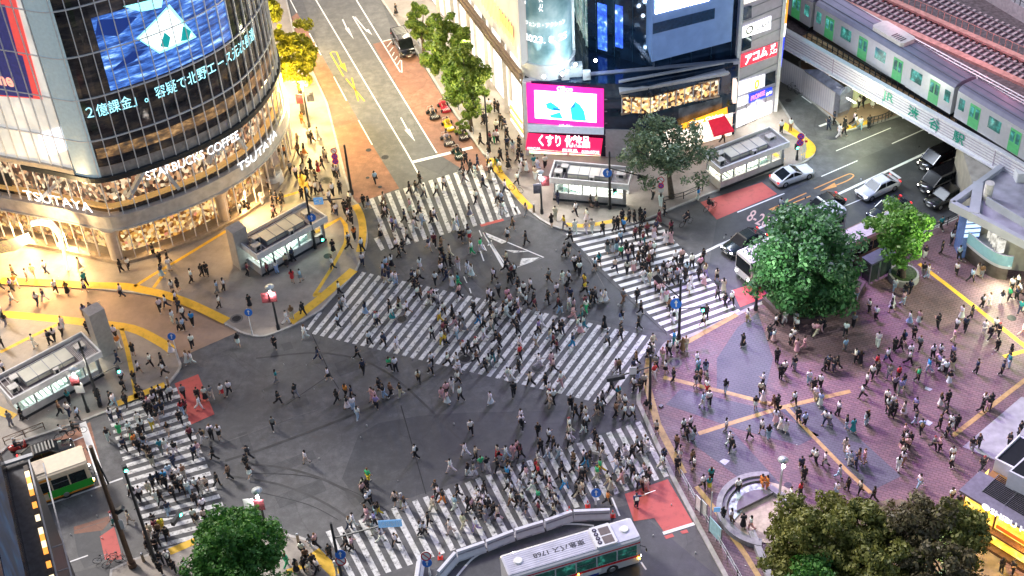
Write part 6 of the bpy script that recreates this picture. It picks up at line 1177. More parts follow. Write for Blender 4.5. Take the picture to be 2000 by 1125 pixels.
fz, rz_ = G(1241, 1030, 3.0), G(985, 1106, 3.0); fp, rp = PR((fz.x, fz.y, 0)), PR((rz_.x, rz_.y, 0)); LB = min(11.2, (fz-rz_).length)
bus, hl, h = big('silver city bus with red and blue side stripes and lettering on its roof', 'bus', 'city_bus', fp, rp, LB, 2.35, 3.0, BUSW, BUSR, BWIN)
for nm, m, z0_, z1_, xa, xb in [('red_stripe', mat('red_stripe', (.55, .02, .03), .4), 2.62, 2.7, -hl+.1, hl-.1), ('red_side_band', mat('red_stripe', (.55, .02, .03), .4), 1.08, 1.28, -hl+1.0, hl-.1), ('blue_skirt', mat('blue_skirt', (.02, .05, .3), .4), .4, .6, -hl+.1, hl-3.4), ('white_advert_board', WHITE, .62, 1.05, -hl+2.0, hl-3.2)]:
    mb = MB(); mb.box(xa, -h-.03, z0_, xb, h+.03, z1_); mb.build(nm, m, bus, world=False)
text_mesh('bus_roof_text', '東急バス 1768', lambda u, v: Vector((hl-4.0-u*4.0, .35-v*.55, 3.03)), mat('dark_lettering', (.03, .03, .04), .5), bus, world=False, bold=.012)
rt_ = MB(); rt_.box(hl-3.4, -h+.2, 3.01, hl-1.75, h-.2, 3.22, ch=.1); ac = rt_.build('roof_unit', mat('bus_roof_unit', (.66, .66, .68), .4, var=.05), bus, world=False)
for k in range(4):
    for r1, z_, m in ((.17, 3.24, BLACK), (.07, 3.25, GREY)): f_ = MB(); f_.disc((hl-3.05, .62-k*.4, z_), r1, 14, th=.03); f_.build('fan', m, ac, world=False)
for y in (-.02, -.85): f_ = MB(); f_.box(hl-2.75, y+.02, 3.2, hl-1.95, y+.72, 3.235); f_.build('grille', mat('dark_grille', (.13, .10, .10), .6, var=.2), ac, world=False)
for x in (hl-.85, -hl+1.1): f_ = MB(); f_.tube([(x, .1, 3.0), (x, .1, 3.13)], [.36, .3], 18); f_.build('roof_hatch', WHITE, bus, world=False)
f_ = MB(); [f_.box(-hl+.2, y, 3.012, hl-3.5, y+.025, 3.024) for y in np.linspace(-.85, .85, 10)]; f_.build('roof_ribs', mat('rib_shadow', (.4, .4, .5), .5), bus, world=False)
f_ = MB(); f_.ball((hl-.2, -h-.08, .95), .1); f_.ball((hl-5.0, -h-.05, 1.15), .07); f_.build('amber_indicator', glow('amber_glow', (1, .55, .05), 8), bus, world=False)
gz = G(164, 885, 3.0); gd = (G(238.6, 933.9)-G(86.8, 988)).normalized(); gr = gz-gd*10.5; fp, rp = PR((gz.x, gz.y, 0)), PR((gr.x, gr.y, 0))
CREAM = mat('cream_bus_paint', (.75, .62, .44), .4, .05, var=.05, coat=.4)
bus2, hl, h = big('cream city bus with green and orange sides at the left stop line', 'bus', 'city_bus', fp, rp, 10.5, 2.35, 3.0, CREAM, mat('cream_bus_roof', (.75, .64, .48), .5, var=.06), mat('dark_bus_window', (.012, .02, .02), .08, var=.5))
BG, BO = mat('bus_green', (.03, .42, .04), .4, var=.05), mat('bus_orange', (.72, .27, .02), .4, var=.05)
for nm, m, x0, x1, z0_, z1_ in [('green_side', BG, hl-3.6, hl-.02, .55, 1.32), ('orange_stripe', BO, -hl+.1, hl-3.6, 1.2, 1.34), ('orange_skirt', BO, -hl+.1, hl-.1, .36, .5), ('orange_roof_edge', BO, -hl+.2, hl-3.0, 2.55, 2.75)]:
    mb = MB(); mb.box(x0, -h-.025, z0_, x1, h+.025, z1_); mb.build(nm, m, bus2, world=False)
mb = MB(); mb.box(hl-5.6, -.7, 3.01, hl-3.2, .8, 3.14, ch=.1); ru = mb.build('roof_unit', mat('cream_roof_unit', (.55, .46, .36), .5), bus2, world=False); mb = MB(); mb.box(hl-5.4, -.35, 3.13, hl-4.2, .65, 3.16); mb.build('grille', DARK, ru, world=False); mb = MB(); mb.ball((hl, -h*.8, .75), .12); mb.build('amber_indicator', MATS['amber_glow'], bus2, world=False)
big('white box truck with a ribbed roof half hidden by the big dark tree', 'truck', 'white_truck', (1449, 549), (1580, 490), 8.2, 2.3, 2.9, CARW, mat('truck_roof', (.6, .6, .62), .5, var=.1), CARGL)
tz = [MB() for _ in range(1)]
big('white roofed lorry between the big dark tree and the white sedan', 'truck', 'white_truck', (1560, 478), (1640, 440), 4.8, 2.1, 2.7, CARW, mat('truck_roof', (.6, .6, .62), .5), CARGL)
big('brown sided bus with a white roof between the two plaza trees', 'bus', 'city_bus', (1606, 532), (1735, 472), 9.5, 2.35, 2.95, mat('brown_bus_paint', (.22, .12, .10), .4, var=.1), mat('pale_bus_roof', (.62, .56, .58), .45), CARGL)
# ================================================================= trees
def leaf_mat(name, c1, c2, c3):
    m = bpy.data.materials.new(name); N, L, P = nodes(m); g = N.new('ShaderNodeNewGeometry'); r = ramp(N, [(0, c1), (.5, c2), (1, c3)]); L.new(g.outputs['Random Per Island'], r.inputs[0])
    L.new(r.outputs[0], P.inputs['Base Color']); P.inputs['Roughness'].default_value = .55; P.inputs['Subsurface Weight'].default_value = 0
    tr = N.new('ShaderNodeBsdfTranslucent'); L.new(r.outputs[0], tr.inputs[0]); mx = N.new('ShaderNodeMixShader'); mx.inputs[0].default_value = .25; L.new(P.outputs[0], mx.inputs[1]); L.new(tr.outputs[0], mx.inputs[2]); L.new(mx.outputs[0], N['Material Output'].inputs[0]); return m
BARK = mat('bark', (.10, .075, .055), .9, var=.4, scale=4, bump=.6)
def tree(label, base, crown, rx, ry, m, nleaf=9000, nclump=70, size=.3, density=1., z0=.14, shell=.55, light=None, seed=0, group=None, kind='street_tree', trunk_r=.22):
    g = np.random.default_rng(100+seed); b = G(*base, z0); c = PL(crown[0], crown[1], b, b+Vector((1, 0, 0))); k = ppm(c); RX = rx/k*1.26; RZ = ry/k*1.36; RY = (RX+RZ)/2
    root = thing(kind, label, 'tree', b, 0, group)
    ncl = nclump; d = g.normal(size=(ncl, 3)); d /= np.linalg.norm(d, axis=1)[:, None]; rr = (shell+(1-shell)*g.random(ncl)**.7)*g.uniform(.72, 1.1, ncl); low = d[:, 2] < -.75; d[low, 2] *= .4
    ph = g.uniform(0, 6.3, 3); az = np.arctan2(d[:, 1], d[:, 0]); rr = rr*(1+.13*np.sin(3*az+ph[0])+.10*np.sin(5*az+4*d[:, 2]+ph[1])+.08*np.sin(7*d[:, 2]+ph[2])); cc = d*rr[:, None]*np.array([RX, RY, RZ])*.84; cr = g.uniform(.12, .27, ncl)*min(RX, RZ)*density**.3
    w_ = cr**2; idx = g.choice(ncl, nleaf, p=w_/w_.sum()); e = g.normal(size=(nleaf, 3)); e /= np.linalg.norm(e, axis=1)[:, None]
    p = cc[idx]+e*(cr[idx]*(.55+.5*g.random(nleaf)))[:, None]*np.array([1, 1, .8])
    nrm = e+g.normal(size=(nleaf, 3))*.55; nrm /= np.linalg.norm(nrm, axis=1)[:, None]; t = np.cross(nrm, g.normal(size=(nleaf, 3))); t /= np.linalg.norm(t, axis=1)[:, None]; bt_ = np.cross(nrm, t)
    s = size*(.5+1.1*g.random(nleaf)**2)[:, None]/2*1.15; o = np.array([c.x-b.x, c.y-b.y, c.z-b.z])
    v = np.stack([p-t*s, p-bt_*s*.6, p+t*s, p+bt_*s*.6], 1)+o; v = v.reshape(-1, 3)
    me = bpy.data.meshes.new('crown'); me.vertices.add(len(v)); me.vertices.foreach_set('co', v.ravel()); me.loops.add(nleaf*4); me.loops.foreach_set('vertex_index', np.arange(nleaf*4)); me.polygons.add(nleaf); me.polygons.foreach_set('loop_start', np.arange(nleaf)*4); me.polygons.foreach_set('loop_total', np.full(nleaf, 4)); me.update(calc_edges=True); me.materials.append(m)
    cr_ = bpy.data.objects.new('crown', me); COL.objects.link(cr_); cr_.parent = root
    mb = MB(); cb = Vector((c.x-b.x, c.y-b.y, c.z-b.z)); fork = cb*.0+Vector((cb.x*.4, cb.y*.4, max(.8, cb.z-RZ*.75))); mb.tube([(0, 0, 0), fork*.5, fork], [trunk_r*1.25, trunk_r, trunk_r*.85], 9)
    for i in range(11):
        j = int(g.integers(ncl)); e_ = Vector(cc[j])+cb; mid = fork.lerp(e_, .5)+Vector((0, 0, .25)); mb.tube([fork, mid, e_], [trunk_r*.55, trunk_r*.3, .03], 6)
    mb.build('trunk', BARK, root, world=False)
    if light: lamp('added_leaf_lamp', 'POINT', c+Vector(light[0]), light[1], light[2], root, .2)  # unseen lamp added beside the crown to brighten its leaves
    return root
LY = leaf_mat('yellow_lit_leaves', (.22, .22, .01), (.36, .34, .015), (.48, .44, .04)); LG = leaf_mat('mid_green_leaves', (.07, .13, .015), (.16, .25, .03), (.30, .36, .06)); LD = leaf_mat('deep_green_leaves', (.025, .10, .03), (.05, .17, .05), (.10, .26, .08)); LB_ = leaf_mat('bright_green_leaves', (.08, .24, .03), (.14, .36, .05), (.25, .48, .08)); LO = leaf_mat('olive_leaves', (.09, .11, .02), (.18, .19, .04), (.28, .28, .08)); LS = leaf_mat('grey_green_leaves', (.06, .10, .06), (.10, .16, .09), (.18, .24, .12)); LP_ = leaf_mat('dusky_leaves', (.08, .07, .04), (.13, .11, .06), (.18, .16, .07)); LGR = leaf_mat('fresh_green_leaves', (.03, .12, .02), (.06, .2, .03), (.12, .3, .05))
tree('yellow lit tree standing at the pavement edge above the dark banners', (592, 222), (578, 116), 42, 60, LY, 14000, 80, .3, seed=1, light=((-.5, -6, 1), 1500, (1, .75, .25)))
tree('yellow green tree cut off by the top picture edge beside the curved building', (536, 112), (517, 16), 32, 46, LY, 10000, 60, .3, seed=2, light=((0, -6, 2), 1500, (1, .9, .4)))
tree('smallest of the three roadside trees, furthest up the road', (829, 108), (822, 46), 27, 38, LG, 8500, 40, .3, seed=3, group='trees along the upper road'); tree('middle one of the three roadside trees, widest and darkest', (880, 192), (869, 94), 46, 60, LG, 17000, 80, .3, seed=4, light=((-5, -5, 3), 700, (1, .95, .6)), group='trees along the upper road'); tree('lowest of the three roadside trees, nearest the walkers', (921, 255), (911, 163), 46, 70, LG, 17000, 90, .3, seed=5, light=((-4, -5.5, 3), 700, (1, .95, .6)), group='trees along the upper road')
tree('small sapling at the kerb right of the go karts', (906, 270), (905, 246), 13, 18, LG, 1500, 16, .22, seed=6, trunk_r=.05)
tree('wide loose tree before the department building with a forked trunk', (1312, 386), (1296, 288), 96, 58, LS, 9500, 80, .27, seed=7, shell=.4, trunk_r=.26)
tree('biggest tree on the plaza, round and dark green', (1578, 590), (1574, 512), 91, 98, LD, 26000, 190, .34, seed=8, shell=.75, light=((-5.5, -5.5, 4.5), 900, (.95, 1, .9)), trunk_r=.35); tree('bright green small tree in a round planter', (1764, 542), (1763, 452), 56, 56, LB_, 10000, 75, .28, seed=9, z0=.7, light=((3.2, -3.5, 1.5), 420, (1, 1, .6)))
tree('rich green tree at the bottom left picture edge', (478, 1170), (466, 1076), 86, 76, LGR, 24000, 130, .26, seed=10, shell=.75)
gb = 'dark trees filling the lower right planting bed'
for i, (bx, by, cx, cy, rx, ry, m, sh, nl, l) in enumerate([(1590, 1150, 1568, 1066, 76, 82, LO, .6, 16000, 'leftmost olive tree of the lower right bed, beside the fountain basin'), (1680, 1130, 1662, 1036, 82, 62, LO, .6, 16000, 'second olive tree of the lower right bed, left of the cyan lamp'), (1720, 1200, 1708, 1110, 95, 60, LO, .6, 14000, 'olive tree on the bottom picture edge, right below the second tree'), (1800, 1130, 1790, 1030, 70, 58, LP_, .45, 8000, 'thin dusky tree in the middle of the lower right bed'), (1890, 1130, 1868, 1044, 62, 66, LO, .5, 10000, 'loose olive tree in front of the glowing kiosk windows'), (1620, 1230, 1610, 1150, 90, 60, LGR, .6, 9000, 'greener tree at the bottom edge below the fountain basin'), (1850, 1200, 1830, 1110, 90, 50, LP_, .5, 9000, 'dusky tree on the bottom edge left of the kiosk')]):
    tree(l, (bx, by), (cx, cy), rx, ry, m, nl, 90, .27, seed=20+i, shell=sh, group=gb, kind='park_tree')
p = G(1808, 1078, 5.5); tl = thing('garden_lamp', 'small bright lamp shining through the lower right tree crowns', 'lamp', (p.x, p.y, .14)); mb = MB(); mb.tube([(p.x, p.y, .14), (p.x, p.y, 5.4)], .06, 6); mb.build('pole', DARK, tl); mb = MB(); mb.ball(p, .16); mb.bar(p-Vector((1.2, 0, .2)), p+Vector((1.2, 0, -.2)), .05, .05); mb.build('bulb', glow('cool_lamp', (.6, 1, .9), 14), tl); lamp('lamp_light', 'POINT', p+Vector((0, -.5, .3)), 120, (.7, 1, .8), tl, .15)
# ================================================================= people: one smooth body per pose, clothes as children
def skinmesh(name, joints, edges, root, sub=1, material=None):
    me = bpy.data.meshes.new(name); ks = list(joints); me.from_pydata([joints[k][0] for k in ks], [(ks.index(a), ks.index(b)) for a, b in edges], [])
    o = bpy.data.objects.new(name, me); COL.objects.link(o); sk = o.modifiers.new('s', 'SKIN'); sk.use_smooth_shade = True
    ly = me.skin_vertices[0].data
    for i, k in enumerate(ks):
        r = joints[k][1]; ly[i].radius = r if isinstance(r, tuple) else (r, r); ly[i].use_root = (k == root)
    if sub: ss = o.modifiers.new('u', 'SUBSURF'); ss.levels = sub; ss.render_levels = sub
    out = bpy.data.meshes.new_from_object(o.evaluated_get(bpy.context.evaluated_depsgraph_get())); bpy.data.objects.remove(o); out.materials.clear(); out.materials.append(material); out.name = name
    return out
def objcol_mat(name, rough=.75):
    m = bpy.data.materials.new(name); N, L, P = nodes(m); oi = N.new('ShaderNodeObjectInfo'); n = N.new('ShaderNodeTexNoise'); n.inputs['Scale'].default_value = 9; tc = N.new('ShaderNodeTexCoord'); L.new(tc.outputs['Object'], n.inputs[0])
    r = ramp(N, [(.35, (.8,)*3), (.65, (1.15,)*3)]); L.new(n.outputs[0], r.inputs[0]); mu = N.new('ShaderNodeMixRGB'); mu.blend_type = 'MULTIPLY'; mu.inputs[0].default_value = 1; L.new(oi.outputs['Color'], mu.inputs[1]); L.new(r.outputs[0], mu.inputs[2]); L.new(mu.outputs[0], P.inputs['Base Color']); P.inputs['Roughness'].default_value = rough; return m
SKIN = mat('skin', (.52, .33, .23), .55, var=.06); CLOTH = objcol_mat('cloth'); FACE = mat('face_features', (.08, .04, .03), .5, var=0)
def pose_joints(lk, arms):
    """lk: stride (+ left leg forward); arms: (left, right) modes"""
    J = {}; s = lk
    J['pel'] = ((0, 0, .93), (.115, .14)); J['waist'] = ((.0, 0, 1.08), (.095, .12)); J['chest'] = ((.02, 0, 1.27), (.10, .145)); J['neckb'] = ((.01, 0, 1.41), (.06, .07)); J['neck'] = ((.02, 0, 1.47), .048)
    J['jaw'] = ((.035, 0, 1.535), (.07, .062)); J['skull'] = ((.02, 0, 1.62), (.092, .078)); J['crown'] = ((.015, 0, 1.685), (.05, .045))
    for n, sy, f in (('l', 1, s), ('r', -1, -s if s != 'sit' else 0)):
        if lk == 'sit': J['hip'+n] = ((.02, sy*.1, .93-.0), .085); J['knee'+n] = ((.42, sy*.14, .90), .06); J['ank'+n] = ((.42, sy*.13, .48), .042); J['toe'+n] = ((.56, sy*.13, .44), .035)
        else:
            hip = Vector((0, sy*.09, .88)); a = .52*f; kn = hip+Vector((math.sin(a)*.42, 0, -math.cos(a)*.42)); b_ = a-(.15 if f > 0 else .55 if f < 0 else 0); an = kn+Vector((math.sin(b_)*.42, 0, -math.cos(b_)*.42))
            J['hip'+n] = (tuple(hip), .085); J['knee'+n] = (tuple(kn), .058); J['ank'+n] = (tuple(an), .04); J['toe'+n] = ((an.x+.15, an.y, max(.03, an.z-.045+(.0 if f >= 0 else -.04))), .034)
    for n, sy, md in (('l', 1, arms[0]), ('r', -1, arms[1])):
        sh = Vector((.01, sy*.175, 1.36)); 
        if md == 'phone': el = sh+Vector((.06, sy*.05, -.27)); wr = el+Vector((.22, -sy*.10, .08)); hd = wr+Vector((.07, -sy*.02, .03))
        elif md == 'bars': el = sh+Vector((.2, sy*.06, -.18)); wr = el+Vector((.22, 0, -.05)); hd = wr+Vector((.07, 0, -.01))
        elif md == 'up': el = sh+Vector((.05, sy*.26, .02)); wr = el+Vector((.04, sy*.25, .05)); hd = wr+Vector((.01, sy*.08, .02))
        else: el = sh+Vector((math.sin(md)*.27, sy*.06, -math.cos(md)*.27)); m2 = md+.35; wr = el+Vector((math.sin(m2)*.24, 0, -math.cos(m2)*.24)); hd = wr+Vector((math.sin(m2)*.07, 0, -math.cos(m2)*.07))
        J['sh'+n] = (tuple(sh), .056); J['el'+n] = (tuple(el), .042); J['wr'+n] = (tuple(wr), .03); J['hd'+n] = (tuple(hd), (.034, .018))
    for k_ in J:
        if k_[:-1] in ('hip', 'knee', 'ank', 'sh', 'el', 'wr'): r_ = J[k_][1]; J[k_] = (J[k_][0], r_*1.12)
    return J
E_ALL = [('pel', 'waist'), ('waist', 'chest'), ('chest', 'neckb'), ('neckb', 'neck'), ('neck', 'jaw'), ('jaw', 'skull'), ('skull', 'crown')]+[e for n in 'lr' for e in (('pel', 'hip'+n), ('hip'+n, 'knee'+n), ('knee'+n, 'ank'+n), ('ank'+n, 'toe'+n), ('chest', 'sh'+n), ('sh'+n, 'el'+n), ('el'+n, 'wr'+n), ('wr'+n, 'hd'+n))]
def fatten(J, keys, k=1.2, add=.026):
    o = {}
    for q in keys:
        r = J[q][1]; r = r if isinstance(r, tuple) else (r, r); o[q] = (J[q][0], (r[0]*k+add, r[1]*k+add))
    return o
def append_mesh(me, mb, mats):          # add small modelled pieces (fingers, face) to a skinned mesh
    import bmesh as bm_; b = bm_.new(); b.from_mesh(me); t = mb.mesh('t', mats); n0 = len(b.faces); b.from_mesh(t); b.faces.ensure_lookup_table()
    for i in range(n0, len(b.faces)): b.faces[i].material_index = mb.mi[i-n0]
    b.to_mesh(me); b.free(); bpy.data.meshes.remove(t)
    for m in mats[len(me.materials):]: me.materials.append(m)
def finger_bits(J):
    mb = MB()
    for n, sy in (('l', 1), ('r', -1)):
        w_, h_ = Vector(J['wr'+n][0]), Vector(J['hd'+n][0]); d = (h_-w_).normalized(); sd_ = Vector((1, 0, 0)) if abs(d.z) > .6 else Vector((0, sy, 0)); sd_ = (sd_-d*sd_.dot(d)).normalized(); pn = d.cross(sd_)
        for k, ln in enumerate((.062, .072, .068, .052)):
            a = h_+sd_*(-.027+.018*k)+d*.01; mid = a+d*ln*.55+pn*.004; mb.tube([a, mid, mid+d*ln*.4+pn*.014*-sy], [.0085, .008, .006], 4)
        a = w_+d*.03+sd_*.025; mb.tube([a, a+d*.03+sd_*.02, a+d*.055+sd_*.024], [.010, .009, .007], 4)
    mb.tube([(.11, 0, 1.60), (.125, 0, 1.578), (.105, 0, 1.568)], [.008, .014, .01], 5)
    for s in (-1, 1): mb.ball((.098, s*.032, 1.612), .012, 5, 4, 1); mb.ball((.02, s*.082, 1.60), .02, 5, 4, 0, sc=(.8, .4, 1.3))
    mb.box(.094, -.022, 1.548, .104, .022, 1.555, 1); return mb
POSES = {'walkA': (.5, (-.3, .25)), 'walkB': (-.5, (.25, -.3)), 'strideA': (.75, (-.4, 'phone')), 'strideB': (-.7, (.35, -.2)), 'slow': (.25, ('phone', -.1)), 'stand': (.06, (.05, -.02)), 'chat': (-.1, ('phone', .1)), 'sit': ('sit', ('bars', 'bars')), 'guard': (.05, ('up', .3))}
MESH = {}
for pn_, (lk, arms) in POSES.items():
    J = pose_joints(lk, arms); b_ = skinmesh('body', J, E_ALL, 'pel', 1, SKIN); append_mesh(b_, finger_bits(J), [SKIN, FACE]); MESH[pn_, 'body'] = b_
    tk = ['pel', 'waist', 'chest', 'neckb', 'shl', 'shr', 'ell', 'elr']; f = fatten(J, tk); 
    for n in 'lr': a, e = Vector(f['sh'+n][0]), Vector(f['el'+n][0]); f['el'+n] = (tuple(a.lerp(e, .95)), (.068, .068))
    MESH[pn_, 'top'] = skinmesh('shirt', f, [('pel', 'waist'), ('waist', 'chest'), ('chest', 'neckb'), ('chest', 'shl'), ('chest', 'shr'), ('shl', 'ell'), ('shr', 'elr')], 'pel', 1, CLOTH)
    lk_ = ['pel', 'hipl', 'hipr', 'kneel', 'kneer', 'ankl', 'ankr']; f = fatten(J, lk_, 1.25, .018); pe = [('pel', 'hipl'), ('pel', 'hipr'), ('hipl', 'kneel'), ('hipr', 'kneer')]; f['pel'] = ((0, 0, .96), (.14, .17))
    MESH[pn_, 'trousers'] = skinmesh('trousers', f, pe+[('kneel', 'ankl'), ('kneer', 'ankr')], 'pel', 1, CLOTH)
    f2 = {k: v for k, v in f.items() if 'ank' not in k}; MESH[pn_, 'shorts'] = skinmesh('shorts', f2, pe, 'pel', 1, CLOTH)
    wf = {k: (v[0], (v[1][0]*1.35, v[1][1]*1.35)) if 'ank' in k or 'knee' in k else v for k, v in f.items()}; MESH[pn_, 'wide'] = skinmesh('wide_trousers', wf, pe+[('kneel', 'ankl'), ('kneer', 'ankr')], 'pel', 1, CLOTH)
    if lk != 'sit':
        for nm, zb, rb in (('skirt', .34, .26), ('short_skirt', .62, .2)):
            ax = abs(lk)*.16; mb = MB(); n = 14; ring = lambda z, rx, ry: [(rx*math.cos(t)*(1+.06*math.cos(5*t)), ry*math.sin(t)*(1+.06*math.cos(5*t)), z) for t in np.linspace(0, 2*math.pi, n, endpoint=False)]
            loft(mb, [ring(1.05, .13, .15), ring(.9, .155, .18), ring((.9+zb)/2, .19+ax*.5, .2), ring(zb, rb+ax, rb)], 0, True, True); MESH[pn_, nm] = mb.mesh(nm, CLOTH)
    for n in 'lr': mb = MB(); a, t = Vector(J['ank'+n][0]), Vector(J['toe'+n][0]); d = (t-a); mb.tube([a-d*.25+Vector((0, 0, -.015)), a+d*.35+Vector((0, 0, -.025)), t+Vector((.02, 0, 0))], [.045, .05, .036], 7); MESH[pn_, 'shoe'+n] = mb.mesh('shoe', CLOTH)
mb = MB(); mb.ball((.0, 0, 1.645), .105, 10, 7, sc=(.95, .88, .85)); mb.ball((-.035, 0, 1.60), .09, 8, 6, sc=(.8, .95, 1.0)); MESH['hair', 0] = mb.mesh('hair', CLOTH)
mb = MB(); mb.ball((.0, 0, 1.645), .108, 10, 7, sc=(.98, .92, .88)); loft(mb, [[(-.03+.085*math.cos(t), .1*math.sin(t), z) for t in np.linspace(math.pi*.35, math.pi*1.65, 8)] for z in (1.66, 1.55)]+[[(-.07+.045*math.cos(t), .1*math.sin(t), 1.32) for t in np.linspace(math.pi*.35, math.pi*1.65, 8)]]); MESH['hair', 1] = mb.mesh('hair', CLOTH)
mb = MB(); mb.ball((.0, 0, 1.66), .108, 10, 6, sc=(1, .92, .75)); mb.box(.06, -.07, 1.655, .17, .07, 1.67); MESH['hair', 2] = mb.mesh('cap', CLOTH)
mb = MB(); mb.tube([(-.17, 0, .98), (-.19, 0, 1.12), (-.18, 0, 1.30), (-.15, 0, 1.38)], [.12, .145, .13, .06], 8); [mb.bar((-.1, s*.1, 1.37), (.1, s*.1, 1.34), .03, .015) for s in (-1, 1)]; MESH['bag', 'b'] = mb.mesh('backpack', CLOTH)
mb = MB(); mb.box(-.14, .2, .62, .16, .29, .92, ch=.03); mb.bar((-.08, .245, .92), (0, .1, 1.4), .02, .015); mb.bar((.1, .245, .92), (0, .1, 1.4), .02, .015); MESH['bag', 't'] = mb.mesh('shoulder_bag', CLOTH)
mb = MB(); mb.box(-.1, -.3, .38, .14, -.2, .66); mb.bar((-.04, -.25, .66), (.02, -.25, .74), .012, .012); mb.bar((.08, -.25, .66), (.02, -.25, .74), .012, .012); MESH['bag', 's'] = mb.mesh('shopping_bag', CLOTH)
COLS = {'w': ('white', (.80, .79, .79)), 'k': ('black', (.018, .018, .022)), 'n': ('navy', (.025, .035, .08)), 'g': ('grey', (.22, .22, .24)), 'b': ('bright blue', (.03, .28, .62)), 't': ('teal', (.02, .25, .27)), 'c': ('cream', (.60, .52, .40)), 'p': ('pink', (.65, .38, .42)), 'r': ('red', (.55, .03, .04)), 'y': ('yellow', (.75, .55, .04)), 'o': ('orange', (.75, .24, .04)), 's': ('pale blue', (.38, .52, .68)), 'e': ('green', (.05, .5, .2)), 'm': ('maroon', (.18, .03, .05)), 'v': ('violet', (.3, .25, .5)), 'a': ('brown', (.20, .11, .06))}
